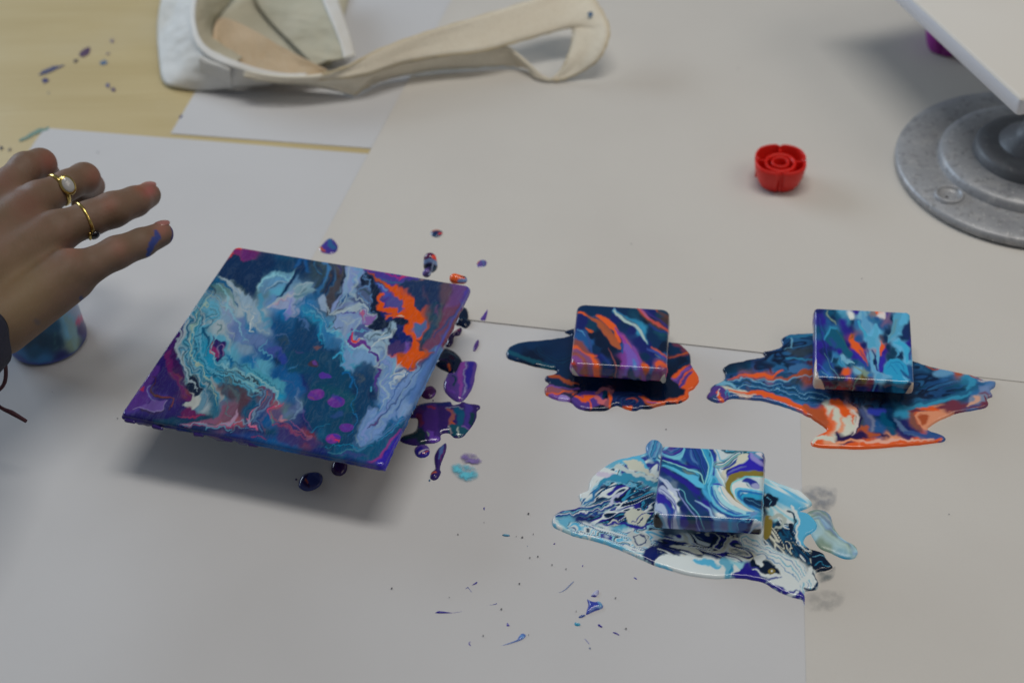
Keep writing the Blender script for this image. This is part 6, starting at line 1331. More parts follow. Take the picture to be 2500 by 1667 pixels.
# drip beads hanging from the near edge
for i, s_ in enumerate(["500,945 600,975", "1030,1045 1120,1060", "1410,1110 1490,1125", "1730,1175 1820,1190", "150,865 250,890"]):
    q = zp('CC', s_); a = G(*q[0], .0505); b = G(*q[1], .0505); mid = (a+b)/2
    o = sdf_mesh('drip', lambda P: cone(P, a, b, .0018, .0014), np.minimum(a, b)-.005, np.maximum(a, b)+.005, .0007, PAINT, big, lambda V: np.tile(colour('pu'), (len(V), 1)))

# ------------------------------------------------------------------ bottle caps
RED = mat('red_plastic', (.68, .016, .010), .38, spec=.4)
VIO = mat('magenta_violet_plastic', (.30, .02, .27), .4)
def cap(center, R, H, m, label, rot):
    root = empty('bottle_cap', center)
    def lob(r, h, a):
        q = (a-rot) % (math.pi/2)-math.pi/4
        return r*(1-.13*math.exp(-(q/.085)**2)+.03*math.cos(4*(a-rot)))
    prof = [(R*.72, 0), (R*.80, H*.14), (R*.90, H*.38), (R*.97, H*.66), (R, H*.85), (R*.985, H*.985), (R*.965, H), (R*.93, H), (R*.915, H*.97), (R*.88, H*.5), (R*.80, H*.18), (.0005, H*.18)]
    lathe('skirt', [(.0005, .0002)]+prof, center, m, root, 96, fn=lob)
    c2 = np.array(center)+np.array([0, 0, H*.17])
    lathe('threaded_collar', [(R*.60, 0), (R*.60, H*.60), (R*.585, H*.68), (R*.50, H*.68), (R*.49, H*.6), (R*.46, H*.56), (R*.49, H*.50), (R*.46, H*.44), (R*.49, H*.38), (R*.46, H*.3), (R*.46, 0)], c2, m, root, 64)
    lathe('inner_plug', [(R*.34, 0), (R*.34, H*.66), (R*.325, H*.70), (R*.27, H*.70), (R*.255, H*.66), (R*.25, 0)], c2, m, root, 48)
    for k in range(4):
        a = rot+math.pi/4+k*math.pi/2-math.pi/4+math.pi/4
        d = np.array([math.cos(a), math.sin(a), 0]); n = np.array([-d[1], d[0], 0]); t = R*.035
        Q = []
        for zz in (H*.18, H*.90):
            for r_, s_ in ((R*.59, -t), (R*.90, -t), (R*.90, t), (R*.59, t)): Q.append(np.array(center)+d*r_+n*s_+np.array([0, 0, zz]))
        mesh('rib', Q, [(3, 2, 1, 0), (4, 5, 6, 7), (0, 1, 5, 4), (1, 2, 6, 5), (2, 3, 7, 6), (3, 0, 4, 7)], m, root, sm=False)
    tag(root, label, 'bottle cap')
    return root
ZP = .0020
zc = G(1900, 443, ZP)        # middle of the foot of the red cap
d0 = np.linalg.norm(zc-CPOS)
Rc = 63/FPX*d0
cap(tuple(zc), Rc, Rc*1.06, RED, 'red plastic bottle cap lying upside down on the paper', math.radians(38))
zv = G(2308, 118, ZP)
cap(tuple(zv), Rc*.95, Rc*1.1, VIO, 'violet bottle cap half hidden behind the blank canvas', math.radians(10))

# ------------------------------------------------------------------ banding wheel
BW = mat('worn_grey_metal', (.33, .34, .36), .42, metal=.2, noise=[(9, 4, (.45, .46, .48), .6, .42, .60), (6, 5, (.16, .16, .17), .75, .45, .70), (70, 6, (.50, .49, .48), .35, .54, .66), (160, 6, (.16, .16, .16), .5, .54, .66), (420, 5, (.72, .71, .69), .9, .64, .70)], bump=[(150, .25, .001, 4)])
BWD = mat('shaded_worn_metal', (.12, .125, .135), .5, metal=.2, noise=[(60, 6, (.14, .15, .16), .8, .5, .66), (240, 5, (.3, .3, .29), .6, .64, .72)], bump=[(150, .3, .001, 4)])  # worn metal, with the shade towards the hub put into its colour
zr = .010
e_ = GA([(2196, 352), (2235, 274), (2212, 430), (2285, 527), (2400, 571), (2500, 588)], zr)[:, :2]
A_ = np.column_stack([2*e_, np.ones(len(e_))]); sol = np.linalg.lstsq(A_, (e_**2).sum(1), rcond=None)[0]
wc = sol[:2]; wr = math.sqrt(sol[2]+wc@wc)
print('wheel', wc, wr)
W0 = np.array([wc[0], wc[1], ZP])
root = empty('banding_wheel', W0)
def ringp(R0, R1, z0_, z1_):
    return [(R0, z0_), (R0*.2+R1*.8, z0_+.0005)]
g_ = lambda f_: wr*f_
o = lathe('base_plate', [(g_(.97), 0), (g_(.995), .002), (g_(1.0), .006), (g_(.992), .0085), (g_(.975), .0098), (g_(.90), .0112), (g_(.80), .0118), (g_(.72), .0112), (g_(.695), .0105), (g_(.685), .0108)], W0, BW, root, 140)
lathe('raised_step', [(g_(.685), .0108), (g_(.675), .0165), (g_(.655), .0195), (g_(.60), .0205), (g_(.52), .0212), (g_(.46), .0205), (g_(.435), .0200)], W0, BW, root, 120)
lathe('upper_step', [(g_(.435), .0200), (g_(.425), .027), (g_(.40), .0305), (g_(.34), .0315), (g_(.26), .032)], W0, BWD, root, 96)
lathe('hub', [(g_(.26), .032), (g_(.24), .036), (g_(.16), .041), (g_(.11), .050), (g_(.10), .094)], W0, BWD, root, 64)
ZT = .108
lathe('turning_head', [(g_(.10), .094), (g_(.30), .097), (g_(.31), .100), (g_(.31), ZT-ZP-.001), (g_(.30), ZT-ZP-.0002), (.0005, ZT-ZP-.0002)], W0, BWD, root, 120)
# screw recess in the plate
hc = G(2318, 476, .0142); hc[2] = ZP+.0112
lathe('screw_recess', [(.0138, -.0004), (.0132, .0022), (.0122, .0034), (.0112, .0034), (.0104, .0022), (.0098, .0006), (.0004, .0002)], hc, BW, root, 48)
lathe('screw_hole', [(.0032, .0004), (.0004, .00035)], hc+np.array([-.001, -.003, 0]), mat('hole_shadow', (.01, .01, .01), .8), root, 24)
tag(root, 'worn grey metal banding wheel with stepped rings at the right edge', 'pottery wheel')

# ------------------------------------------------------------------ blank white canvas on the wheel
ZB = ZT+.017
WH = mat('primed_white_canvas', (.66, .64, .60), .75, noise=[(4, 3, (.62, .585, .54), .6, .45, .65)], bump=[(5, .1, .01, 2)], spec=.2)
WH2 = mat('white_canvas_side', (.78, .79, .84), .7, bump=[(400, .2, .0005, 2)], spec=.2)
c0 = G(2493, 243, ZB)[:2]; c1 = G(2230, 0, ZB)[:2]
ue_ = (c1-c0)/np.linalg.norm(c1-c0); ve_ = np.array([ue_[1], -ue_[0]])
if ve_[0] < 0: ve_ = -ve_
LB = .305
root = empty('blank_canvas', (*c0, ZT))
P4 = [c0, c0+ve_*LB, c0+(ve_+ue_)*LB, c0+ue_*LB]
f_ = .002
inn = [c0+(ve_+ue_)*f_, c0+ve_*(LB-f_)+ue_*f_, c0+(ve_+ue_)*(LB-f_), c0+ue_*(LB-f_)+ve_*f_]
ctr = sum(P4)/4
def rim(k, z):      # ring of eight points with rounded corners
    out = []
    for i in range(4):
        a = P4[i-1]-P4[i]; b = P4[(i+1) % 4]-P4[i]; a = a/np.linalg.norm(a); b = b/np.linalg.norm(b)
        base = P4[i]+(a+b)*k
        r_ = .004
        for t in np.linspace(0, 1, 5):
            th = t*math.pi/2
            q = base+(a+b)*r_-(b*math.cos(th)+a*math.sin(th))*r_*1.0
            q = base+a*r_*(1-math.sin(th))+b*r_*(1-math.cos(th))
            out.append((q[0], q[1], z))
    return out
V = rim(f_, ZB)+rim(f_*.3, ZB-f_*.3)+rim(0, ZB-f_); n = 20
F = [tuple(range(n))]+[(k*n+i, (k+1)*n+i, (k+1)*n+(i+1) % n, k*n+(i+1) % n) for k in range(2) for i in range(n)]
mesh('face', V, F, WH, root)
V = rim(.0, ZB-f_)+rim(.0, ZT+.0005)+rim(.03, ZT+.0005)
F = [(k*n+i, (k+1)*n+i, (k+1)*n+(i+1) % n, k*n+(i+1) % n) for k in range(2) for i in range(n)]
mesh('side_edge', V, F, WH2, root)
tag(root, 'blank white stretched canvas resting on top of the grey banding wheel', 'blank canvas')

# ------------------------------------------------------------------ cream cloth bag
BAG = mat('cream_cotton_canvas', (.80, .755, .64), .9, noise=[(9, 4, (.70, .62, .48), .55, .45, .65), (500, 2, (.50, .43, .32), .35, .52, .7)], bump=[(1100, .4, .0006, 2), (45, .35, .003, 4)], spec=.15)
BAGW = mat('pale_cotton_outer', (.72, .72, .70), .9, noise=[(8, 4, (.62, .57, .48), .5, .48, .65)], bump=[(1000, .4, .0006, 2), (50, .4, .004, 4)], spec=.15)
BAGI = mat('greenish_lining', (.54, .51, .40), .9, noise=[(14, 4, (.43, .41, .31), .6, .42, .62), (4, 3, (.56, .50, .37), .6, .46, .62)], bump=[(1000, .4, .0006, 2), (40, .6, .004, 4)], spec=.1)
BAGP = mat('peach_cotton_lining', (.62, .49, .34), .9, noise=[(16, 4, (.48, .37, .24), .6, .45, .62)], bump=[(60, .7, .004, 4), (1000, .3, .0006, 2)], spec=.1)
def loft(name, A, B, m, parent, nu=80, nv=12, thick=.0016, bulge=None, wr_=.0, seed=1, mid=None):
    """cloth between two edge curves given as rows x, y (measured directions), z"""
    def curve(c):
        W = np.array([G(x/.9408, y/.9408, z) for x, y, z in c]); W = cr(W, 16)
        d = np.r_[0, np.cumsum(np.linalg.norm(np.diff(W, axis=0), axis=1))]; d /= d[-1]
        t = np.linspace(0, 1, nu); return np.stack([np.interp(t, d, W[:, k]) for k in range(3)], -1)
    a = curve(A); b = curve(B); cm = curve(mid) if mid is not None else None
    V = []
    for j in range(nv+1):
        t = j/nv
        P = a*(1-t)+b*t
        if cm is not None: P = P+(cm-(a+b)/2)*(4*t*(1-t))
        V.append(P)
    V = np.array(V)                       # nv+1, nu, 3
    if bulge is not None:
        t = np.linspace(0, 1, nv+1)[:, None, None]; V = V+np.array(bulge)[None, None]*4*t*(1-t)
    du = np.gradient(V, axis=1); dv = np.gradient(V, axis=0); nr = np.cross(du, dv); nr /= np.linalg.norm(nr, axis=2, keepdims=True)+1e-12
    if wr_:
        uu, vv = np.meshgrid(np.linspace(0, 1, nu), np.linspace(0, 1, nv+1))
        wv = fbm(uu.ravel()*9+seed, vv.ravel()*2.4, seed, 3).reshape(nv+1, nu)
        wv = wv*np.clip(4*vv*(1-vv)+.25, 0, 1)
        V = V+nr*wv[..., None]*wr_
    Vt = (V+nr*thick/2).reshape(-1, 3); Vb = (V-nr*thick/2).reshape(-1, 3)
    N0 = len(Vt); F = []
    I = lambda j, i: j*nu+i
    for j in range(nv):
        for i in range(nu-1):
            F.append((I(j, i), I(j, i+1), I(j+1, i+1), I(j+1, i))); F.append(tuple(N0+k for k in (I(j+1, i), I(j+1, i+1), I(j, i+1), I(j, i))))
    E_ = [I(0, i) for i in range(nu)]+[I(j, nu-1) for j in range(1, nv+1)]+[I(nv, i) for i in range(nu-2, -1, -1)]+[I(j, 0) for j in range(nv-1, 0, -1)]
    for p_, q_ in zip(E_, E_[1:]+E_[:1]): F.append((q_, p_, p_+N0, q_+N0))
    return mesh(name, np.vstack([Vt, Vb]), F, m, parent)
bag = empty('cloth_bag', G(600, 120, ZP))
tag(bag, 'cream cotton cloth bag lying open with its looped strap stretched to the right', 'bag')
# outer wall: from the table up to the rim
loft('outer_wall', [(388, -60, .004), (372, 0, .004), (362, 60, .004), (366, 130, .004), (377, 188, .004), (420, 204, .003), (470, 208, .003), (540, 202, .004), (620, 196, .006)],
     [(470, -60, .052), (447, -10, .050), (440, 40, .048), (450, 90, .045), (472, 118, .042), (505, 137, .040), (540, 150, .038), (580, 165, .034), (640, 178, .028)], BAGW, bag, 110, 16, .0016, wr_=.0034, seed=4)
loft('rim_hem', [(466, -60, .053), (443, -10, .051), (436, 40, .049), (446, 92, .0465), (468, 122, .0435), (500, 142, .041), (540, 156, .039), (590, 171, .035), (650, 182, .030), (700, 182, .028)],
     [(478, -60, .053), (455, -10, .052), (448, 38, .0505), (458, 84, .048), (478, 111, .045), (510, 129, .0425), (550, 145, .040), (596, 160, .036), (655, 171, .031), (705, 171, .029)], BAGW, bag, 110, 4, .0026, wr_=.0004, seed=7)
loft('seam_patch', [(458, 128, .0425), (480, 140, .0405), (505, 149, .039), (528, 158, .037)], [(463, 196, .0045), (485, 199, .004), (510, 202, .004), (536, 206, .004)], BAGW, bag, 24, 8, .003, bulge=(0, -.0025, .0015), seed=5)
# inside
loft('inner_wall', [(476, -60, .051), (452, -10, .050), (446, 40, .0485), (456, 86, .046), (474, 112, .043), (500, 128, .041), (540, 146, .039)],
     [(600, -60, .008), (540, -8, .008), (500, 36, .008), (486, 60, .009), (490, 84, .012), (520, 104, .014), (560, 130, .018)], BAGI, bag, 80, 14, .0014, wr_=.002, seed=9)
loft('lining_pocket', [(488, 110, .020), (492, 60, .026), (508, 42, .030), (540, 50, .030), (585, 72, .028), (640, 104, .024), (700, 135, .021), (750, 160, .018)],
     [(480, 125, .026), (500, 132, .026), (530, 146, .026), (560, 158, .026), (600, 168, .024), (650, 174, .022), (700, 174, .020), (760, 168, .016)], BAGP, bag, 100, 20, .0014, wr_=.0030, seed=12, bulge=(0, 0, -.006))
loft('lining_floor', [(480, -80, .003), (486, 0, .003), (486, 80, .003), (500, 140, .003)], [(820, -80, .003), (800, 0, .003), (780, 80, .003), (760, 150, .003)], BAGI, bag, 40, 14, .001, wr_=.001, seed=14)
loft('back_panel', [(575, -60, .010), (585, 0, .009), (620, 50, .009), (670, 100, .010), (720, 150, .012)],
     [(735, -60, .034), (752, 0, .033), (772, 50, .031), (790, 96, .028), (800, 130, .026)], BAGI, bag, 70, 18, .0014, wr_=.0032, seed=16)
loft('panel_hem', [(725, -60, .035), (741, 0, .034), (762, 50, .032), (780, 96, .029), (790, 135, .026)], [(765, -60, .031), (776, 0, .030), (793, 48, .028), (806, 92, .026), (816, 128, .024)], BAGW, bag, 60, 5, .0026, wr_=.0006, seed=18)
# strap: one long ribbon; columns are the upper edge and the lower edge
U_ = [(560, 164, .040), (640, 176, .037), (740, 172, .036), (800, 152, .040), (870, 116, .046), (960, 82, .050), (1060, 52, .053), (1180, 16, .056), (1280, -14, .058), (1345, -14, .058), (1378, 20, .054), (1398, 66, .046), (1392, 104, .036), (1372, 138, .024), (1338, 163, .012), (1300, 180, .006), (1272, 186, .004)]
L_ = [(560, 174, .036), (640, 186, .032), (740, 182, .030), (830, 172, .030), (920, 144, .031), (1010, 128, .032), (1100, 118, .033), (1180, 98, .034), (1250, 78, .036), (1306, 63, .038), (1317, 72, .037), (1314, 104, .030), (1303, 136, .022), (1292, 158, .014), (1281, 172, .008), (1268, 183, .005)]
loft('strap', U_, L_, BAG, bag, 200, 9, .0032, wr_=.0018, seed=21)
U2 = [(1276, 184, .0045), (1258, 179, .006), (1238, 168, .010), (1210, 144, .016), (1184, 122, .022), (1155, 106, .026), (1080, 116, .028), (1000, 130, .028), (920, 146, .028), (850, 168, .026), (780, 178, .026), (700, 182, .028)]
L2 = [(1278, 187, .0035), (1252, 185, .004), (1230, 176, .005), (1214, 158, .006), (1190, 152, .0055), (1150, 150, .005), (1080, 155, .005), (1000, 160, .005), (930, 172, .005), (880, 184, .005), (850, 196, .004), (812, 219, .003)]
loft('strap', U2, L2, BAG, bag, 150, 9, .0030, wr_=.0010, seed=23)
PIPE = mat('strap_piping', (.60, .50, .32), .9, bump=[(700, .5, .0006, 2)])
def piping(c, r=.0013):
    W = [G(x/.9408, y/.9408, z) for x, y, z in c]
    P = cr(np.array(W), 6); V = []; n = 8
    for i in range(len(P)):
        t = P[min(i+1, len(P)-1)]-P[max(i-1, 0)]; t = t/np.linalg.norm(t); u = np.cross(t, [0, 0, 1.]); u /= np.linalg.norm(u)+1e-9; v = np.cross(t, u)
        rr = r*(1+.25*math.sin(i*1.7))
        for k in range(n): a = 2*math.pi*k/n; V.append(P[i]+rr*(math.cos(a)*u+math.sin(a)*v))
    F = [(i*n+k, i*n+(k+1) % n, (i+1)*n+(k+1) % n, (i+1)*n+k) for i in range(len(P)-1) for k in range(n)]
    return mesh('piping', V, F, PIPE, bag)
piping(U_[2:]); piping(L_); piping(L2[2:])
loft('strap_underside', [(812, 219, .003), (760, 206, .006), (700, 196, .009), (620, 190, .012), (560, 180, .018)], [(860, 170, .026), (800, 178, .028), (720, 184, .029), (640, 184, .030), (560, 172, .034)], BAG, bag, 60, 8, .0020, wr_=.0015, seed=25)
flatm = mat('blue_paint_fleck', tuple(alb((45, 90, 130))), .5)
fl = [G(1356/.9408, 38/.9408, .0515)+np.array([math.cos(a)*.0026*(1+.4*math.sin(3*a)), math.sin(a)*.0020, .002+math.sin(a)*.0022]) for a in np.linspace(0, 2*math.pi, 10)[:-1]]
mesh('paint_fleck', fl, [tuple(range(9))], flatm, bag)

# ------------------------------------------------------------------ painted cup
cc = G(118, 829, ZP)
def cupcol(V):
    P = proj(V); p = Paint(P, 2.5, 14, 33); p.z = 'CU'; p.C[:] = colour((30, 75, 100))
    p.base("100,640,cb 150,700,cb 300,720,cb 450,680,ind 600,600,ind 650,520,ul 620,400,pu 640,330,pk 560,350,wl 500,330,wl 480,400,lc 500,500,lc 520,580,gn 400,560,dt 300,560,dt 250,620,tl 200,560,dt 380,450,tl 580,480,pu 600,250,wl 560,200,wl", 4)
    p.st("540,430 590,380 640,300", 36, 'pk', 4, 1); p.st("460,390 500,440 520,520 530,610", (30, 60, 50, 24), (125, 160, 165), 6, 1, .8); p.st("380,500 390,620", 16, (60, 110, 120), 5, 1, .5)
    p.st("100,660 200,725 320,735 450,700 580,620 660,510", 50, (55, 70, 140), 8, .6, .9); return p.C
root = empty('paint_cup', cc)
prof = [(.0300, .0004), (.0322, .0010), (.0327, .004), (.0322, .012), (.0312, .040), (.0300, .070), (.0292, .083), (.0280, .086), (.0004, .0865)]
th = np.linspace(0, 2*math.pi, 97)[:-1]
pr = cr(np.array(prof), 8)
V = np.array([(cc[0]+r*math.cos(a), cc[1]+r*math.sin(a), ZP+h) for r, h in pr for a in th]); n = 96
F = [(i*n+k, i*n+(k+1) % n, (i+1)*n+(k+1) % n, (i+1)*n+k) for i in range(len(pr)-1) for k in range(n)]
mesh('cup_wall', V, F, PAINTD, root, cupcol(V))
tag(root, 'plastic cup smeared with blue, purple and pink paint under the hand', 'cup')

# ------------------------------------------------------------------ the hand
def H(x, y, z): return G(x, y, z)
def J(*a): return [H(*q) for q in a]
fingers = {
 'index':  (J((20, 462, .132), (62, 412, .137), (98, 402, .128), (112, 428, .106), (96, 470, .090)), [.0145, .0135, .0132, .0112, .0096]),
 'middle': (J((92, 492, .134), (165, 452, .134), (205, 436, .128), (222, 455, .108), (200, 495, .092)), [.0145, .0122, .0128, .0108, .0092]),
 'ring':   (J((138, 566, .130), (218, 534, .129), (276, 512, .128), (330, 492, .122), (362, 477, .113)), [.0150, .0140, .0142, .0122, .0104]),
 'little': (J((165, 662, .124), (222, 648, .121), (284, 617, .120), (346, 593, .117), (394, 572, .111)), [.0150, .0132, .0128, .0115, .0098]),
 'thumb':  (J((-70, 560, .105), (0, 560, .085), (52, 590, .070), (85, 640, .062)), [.0150, .0130, .0115, .0090])}
wrist = H(-175, 735, .146)
W_i, W_m, W_r, W_l = H(-150, 640, .146), H(-150, 680, .150), H(-140, 740, .146), H(-50, 812, .126)
elbow = H(-700, 1150, .20)
def hand(P):
    d = None
    for k, w0, r0 in (('index', W_i, .019), ('middle', W_m, .020), ('ring', W_r, .020), ('little', W_l, .0195)):
        js, rs = fingers[k]
        c = cone(P, w0, js[0], r0, rs[0]*1.12)
        d = c if d is None else smin(d, c, .012)
    palm = cone(P, H(-60, 600, .122), H(100, 560, .112), .019, .013)
    palm2 = cone(P, H(-40, 760, .120), H(130, 650, .110), .017, .011)
    d = smin(smin(d, palm, .014), palm2, .014)
    d = smin(d, cone(P, H(5, 800, .116), H(182, 684, .113), .0205, .0150), .012)
    # dips between the knuckles
    for q, r_ in (((128, 565-28, .147), .0035), ((140, 628, .142), .0045), ((60, 440+20, .149), .003)):
        d = np.maximum(d, -(cone(P, H(*q), H(q[0]-22, q[1]+8, q[2]+.003), r_, r_*.6)-0)) if False else d+.0022*np.exp(-((P-H(*q))**2).sum(1)/(.0062**2))
    fore = cone(P, wrist, elbow, .026, .036)
    d = smin(d, fore, .03)
    # knuckle swellings
    for k in ('index', 'middle', 'ring', 'little'):
        q = fingers[k][0][0]+np.array([0, 0, .004]); d = d-.0016*np.exp(-((P-q)**2).sum(1)/(.009**2))
    for k, (js, rs) in fingers.items():
        f = None
        for i in range(len(js)-1):
            c = cone(P, js[i], js[i+1], rs[i], rs[i+1]); f = c if f is None else smin(f, c, .0035)
        for i in (1, 2):       # creases over the joints
            if i+1 < len(js):
                ax_ = js[i+1]-js[i-1]; ax_ = ax_/np.linalg.norm(ax_); s_ = (P-js[i])@ax_
                for o_ in (-.0022, 0, .0022):
                    f = f+.00030*np.exp(-((s_-o_)/.0006)**2)*np.exp(-np.linalg.norm(P-js[i], axis=1)**2/(.012**2))
        if k == 'ring':        # the nail end: flatter tip
            f = f
        d = smin(d, f, .0055 if k != 'thumb' else .010)
    return d
def handcol(V):
    P = proj(V); n = len(V)
    c = np.tile(np.array([.178, .108, .074]), (n, 1))
    def blend(cl, m):
        c[:] = c*(1-m[:, None])+np.array(cl)*m[:, None]
    blend((.118, .082, .046), np.clip(.5+fbm(P[:, 0]/40, P[:, 1]/40, 3, 3), 0, 1)*.5)
    for (x, y, r_, cl, am) in ((70, 500, 38, (.18, .078, .056), .6), (10, 440, 30, (.18, .08, .06), .5), (120, 395, 26, (0.286, 0.082, 0.061), .6), (232, 430, 24, (0.286, 0.102, 0.075), .5), (268, 500, 18, (0.286, 0.109, 0.075), .6), (365, 465, 16, (.36, .10, .09), .85),
                            (290, 605, 20, (0.286, 0.116, 0.082), .5), (395, 560, 18, (0.326, 0.129, 0.102), .7), (340, 455, 14, (0.272, 0.088, 0.048), .6), (60, 690, 60, (.20, .14, .07), .6), (170, 610, 22, (0.286, 0.116, 0.082), .5), (40, 740, 70, (.19, .13, .07), .7)):
        blend(cl, am*np.exp(-((P[:, 0]-x)**2+(P[:, 1]-y)**2)/(2*r_**2*.6)))
    # smears of blue paint on the little finger
    Q = P+2.5*np.stack([fbm(P[:, 0]/7, P[:, 1]/7, 2, 3), fbm(P[:, 0]/7, P[:, 1]/7, 5, 3)], -1)
    top = V[:, 2] > .085
    d1 = segdist(Q, zp('HZ', '1860,1100 1880,1170 1830,1240 1790,1330 1770,1390'), np.array([3, 9, 8, 7, 4.]))
    blend(alb((40, 60, 125)), np.clip(.5-d1/2.5, 0, 1)*.92*top)
    d1 = segdist(Q, zp('HZ', '2060,1060 2090,1130 2080,1200 2040,1280'), np.array([3, 6, 6, 4.]))
    blend(alb((38, 34, 105)), np.clip(.5-d1/2.5, 0, 1)*.9*top)
    d1 = segdist(Q, zp('HN', '160,890 170,900 175,893'), np.array([5, 6, 4.])); blend(alb((80, 75, 75)), np.clip(.5-d1/6, 0, 1)*.7)
    d1 = segdist(Q, zp('HN', '368,550 375,556'), np.array([5, 5.])); blend(alb((55, 45, 100)), np.clip(.5-d1/3, 0, 1)*.9)
    d1 = segdist(Q, zp('HN', '365,790 372,798'), np.array([5, 5.])); blend(alb((45, 55, 95)), np.clip(.5-d1/3, 0, 1)*.9)
    return c
SKIN = mat('skin', rough=.55, attr=True, sss=.08, bump=[(120, .25, .0015, 4), (420, .40, .0006, 4)], spec=.3)
allp = np.array([q for js, rs in fingers.values() for q in js]+[wrist, W_l, W_r, W_m, W_i])
lo = allp.min(0)-.03; hi = allp.max(0)+.024; lo[0] -= .03
pr_ = sdf_mesh('person', hand, lo, hi, .00165, SKIN, None, handcol, 3)
tag(pr_, 'bare hand with gold rings reaching in from the left over the painted cup', 'person')
def tube(pts, r, n=10, closed=False, sub=6):
    P = cr(pts, sub, closed); V = []; F = []
    r = np.interp(np.linspace(0, 1, len(P)), np.linspace(0, 1, len(np.atleast_1d(r))), np.atleast_1d(r)) if np.ndim(r) else np.full(len(P), r)
    m = len(P)
    for i in range(m):
        t = P[(i+1) % m]-P[i-1] if (closed or 0 < i < m-1) else (P[1]-P[0] if i == 0 else P[-1]-P[-2])
        t = t/np.linalg.norm(t); u = np.cross(t, [0, 0, 1.]); 
        if np.linalg.norm(u) < .05: u = np.cross(t, [0, 1., 0])
        u /= np.linalg.norm(u); v = np.cross(t, u)
        for k in range(n):
            a = 2*math.pi*k/n; V.append(P[i]+r[i]*(math.cos(a)*u+math.sin(a)*v))
    for i in range(m if closed else m-1):
        for k in range(n): F.append((i*n+k, i*n+(k+1) % n, ((i+1) % m)*n+(k+1) % n, ((i+1) % m)*n+k))
    if not closed:
        F.append(tuple(range(n))[::-1]); F.append(tuple((m-1)*n+k for k in range(n)))
    return np.array(V), F
GOLD = mat('polished_gold', (.72, .52, .16), .22, metal=1)
def ring_on(c, axis, r, wid, tilt=0):
    """hollow band around an axis"""
    axis = axis/np.linalg.norm(axis); u = np.cross(axis, [0, 0, 1.]); u /= np.linalg.norm(u); v = np.cross(u, axis)
    if v[2] < 0: v = -v
    V = []; F = []; n = 48
    for k in range(n):
        a = 2*math.pi*k/n; dr = math.cos(a)*u+math.sin(a)*v
        for rr, s_ in ((r, -wid/2), (r+.0011, -wid/2*.7), (r+.0013, 0), (r+.0011, wid/2*.7), (r, wid/2), (r-.0004, 0)): V.append(c+dr*rr+axis*s_)
    for k in range(n):
        for q in range(6): F.append((k*6+q, k*6+(q+1) % 6, ((k+1) % n)*6+(q+1) % 6, ((k+1) % n)*6+q))
    return np.array(V), F, u, v
js, rs = fingers['middle']; cR = js[0]*.30+js[1]*.70; ax_ = js[1]-js[0]
V, F, u, v = ring_on(cR, ax_, .0130, .0038); rg = mesh('gold_ring', V, F, GOLD, pr_); rg['label'] = 'gold ring with a large oval milky stone'
def ellipsoid(c, a, b, n_, ra, rb, rn, seg=28, rings=10):
    V = []; F = []
    for i in range(rings+1):
        ph = math.pi*i/rings
        for k in range(seg):
            t = 2*math.pi*k/seg; V.append(c+a*ra*math.sin(ph)*math.cos(t)+b*rb*math.sin(ph)*math.sin(t)+n_*rn*math.cos(ph))
    for i in range(rings):
        for k in range(seg): F.append((i*seg+k, i*seg+(k+1) % seg, (i+1)*seg+(k+1) % seg, (i+1)*seg+k))
    return V, F
axn = ax_/np.linalg.norm(ax_)
dr = v*.80-u*0.0; vc = CPOS-cR; vc -= axn*(vc@axn); vc /= np.linalg.norm(vc)
side = np.cross(axn, vc)
sc_ = cR+vc*.0140+axn*.0030
V, F = ellipsoid(sc_, side, axn, vc, .0085, .0064, .0018); mesh('ring_bezel', V, F, GOLD, rg)
V, F = ellipsoid(sc_+vc*.0009, side, axn, vc, .0066, .0047, .0018); mesh('milky_stone', V, F, mat('milky_stone', (.42, .42, .42), .15, coat=.5), rg)
js, rs = fingers['ring']; cR = js[0]*.16+js[1]*.84; ax_ = js[1]-js[0]+np.array([0, .0, .0])
V, F, u, v = ring_on(cR, ax_, .0145, .0028); rg = mesh('gold_ring', V, F, GOLD, pr_); rg['label'] = 'thin gold ring with a black stone'
axn = ax_/np.linalg.norm(ax_); vc = CPOS-cR; vc -= axn*(vc@axn); vc /= np.linalg.norm(vc); side = np.cross(axn, vc)
s2 = side if (proj((cR+side*.01)[None])-proj(cR[None]))[0, 1] > 0 else -side
dd = (s2*.9+vc*.55); dd /= np.linalg.norm(dd); tt = np.cross(axn, dd)
V, F = ellipsoid(cR+dd*.0160+axn*.001, axn, tt, dd, .0042, .0046, .0024); mesh('black_stone', V, F, mat('black_stone', (.008, .008, .012), .12, coat=.5), rg)
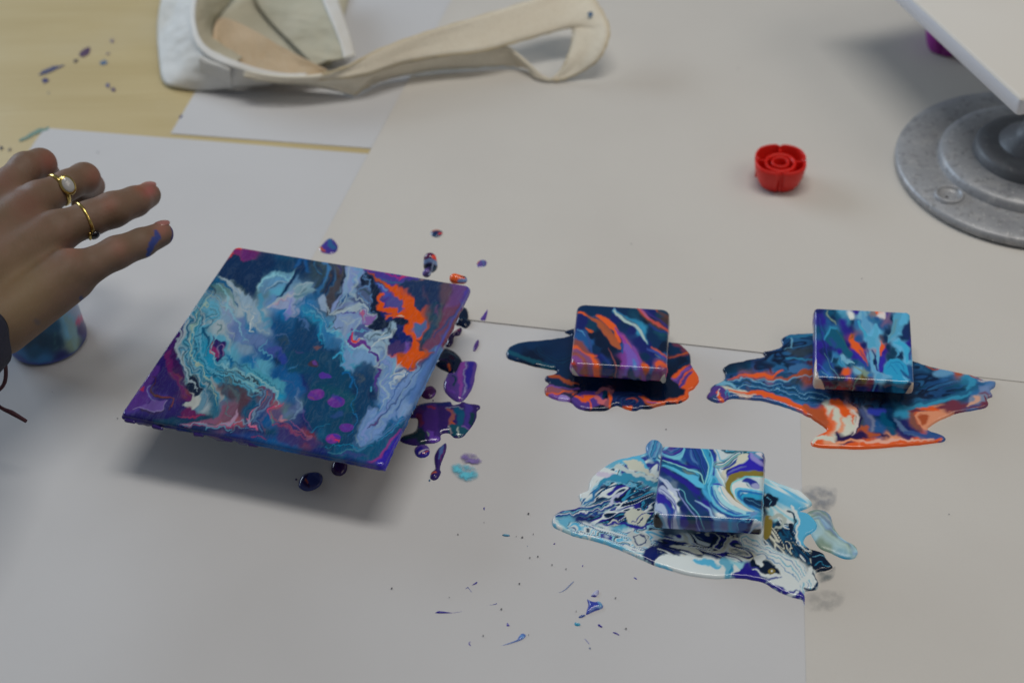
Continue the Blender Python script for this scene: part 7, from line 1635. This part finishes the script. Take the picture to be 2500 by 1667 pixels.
V, F = ellipsoid(cR+dd*.0150-axn*.0030, axn, tt, dd, .0014, .0050, .0022); mesh('ring_bezel', V, F, GOLD, rg)
# finger nails
NAIL = mat('finger_nail', (.34, .14, .12), .25, coat=.3)
for k, sd_, cl in (('ring', .75, None), ('little', .55, None)):
    js, rs = fingers[k]; tip = js[-1]; axn = js[-1]-js[-2]; axn /= np.linalg.norm(axn)
    up = np.array([0, .55, .83]); up -= axn*(up@axn); up /= np.linalg.norm(up); sd2 = np.cross(axn, up)
    V, F = ellipsoid(tip+up*rs[-1]*.76+axn*.0022, axn, sd2, up, .0078, .0066, .0030); mesh('fingernail', V, F, NAIL, pr_)
# dark sleeve round the wrist
ax_ = elbow-wrist; ax_ /= np.linalg.norm(ax_)
SLV = mat('dark_navy_knit', (.012, .013, .030), .9, bump=[(300, .6, .001, 3)])
s0 = H(-75, 838, .136)
Vs = []; n = 48
u = np.cross(ax_, [0, 0, 1.]); u /= np.linalg.norm(u); v = np.cross(u, ax_)
ctr0 = H(-62, 812, .128)
for i, (t, r_) in enumerate(((.012, .0265), (.000, .0290), (.004, .0315), (.03, .034), (.10, .041), (.22, .047))):
    for k in range(n):
        a = 2*math.pi*k/n; rr = r_*(1+.05*math.sin(5*a+i)); Vs.append(ctr0+ax_*t+rr*(math.cos(a)*u+math.sin(a)*v))
F = [(i*n+k, i*n+(k+1) % n, (i+1)*n+(k+1) % n, (i+1)*n+k) for i in range(5) for k in range(n)]
mesh('sleeve', Vs, F, SLV, pr_)
CORD = mat('dark_red_cord', (.045, .006, .014), .7, bump=[(900, .5, .0005, 2)])
V, F = tube([H(-30, 800, .10), H(2, 860, .085), H(14, 900, .065), H(8, 940, .05), H(-25, 960, .05), H(-50, 920, .06)], .0016)
br = mesh('bracelet_cord', V, F, CORD, pr_)
V, F = tube([H(-60, 900, .07), H(-30, 960, .06), (H(0, 993, .055)), H(30, 1008, .052), H(64, 1028, .049)], [.0012, .0012, .0013, .0019, .0014])
mesh('bracelet_cord', V, F, CORD, pr_)
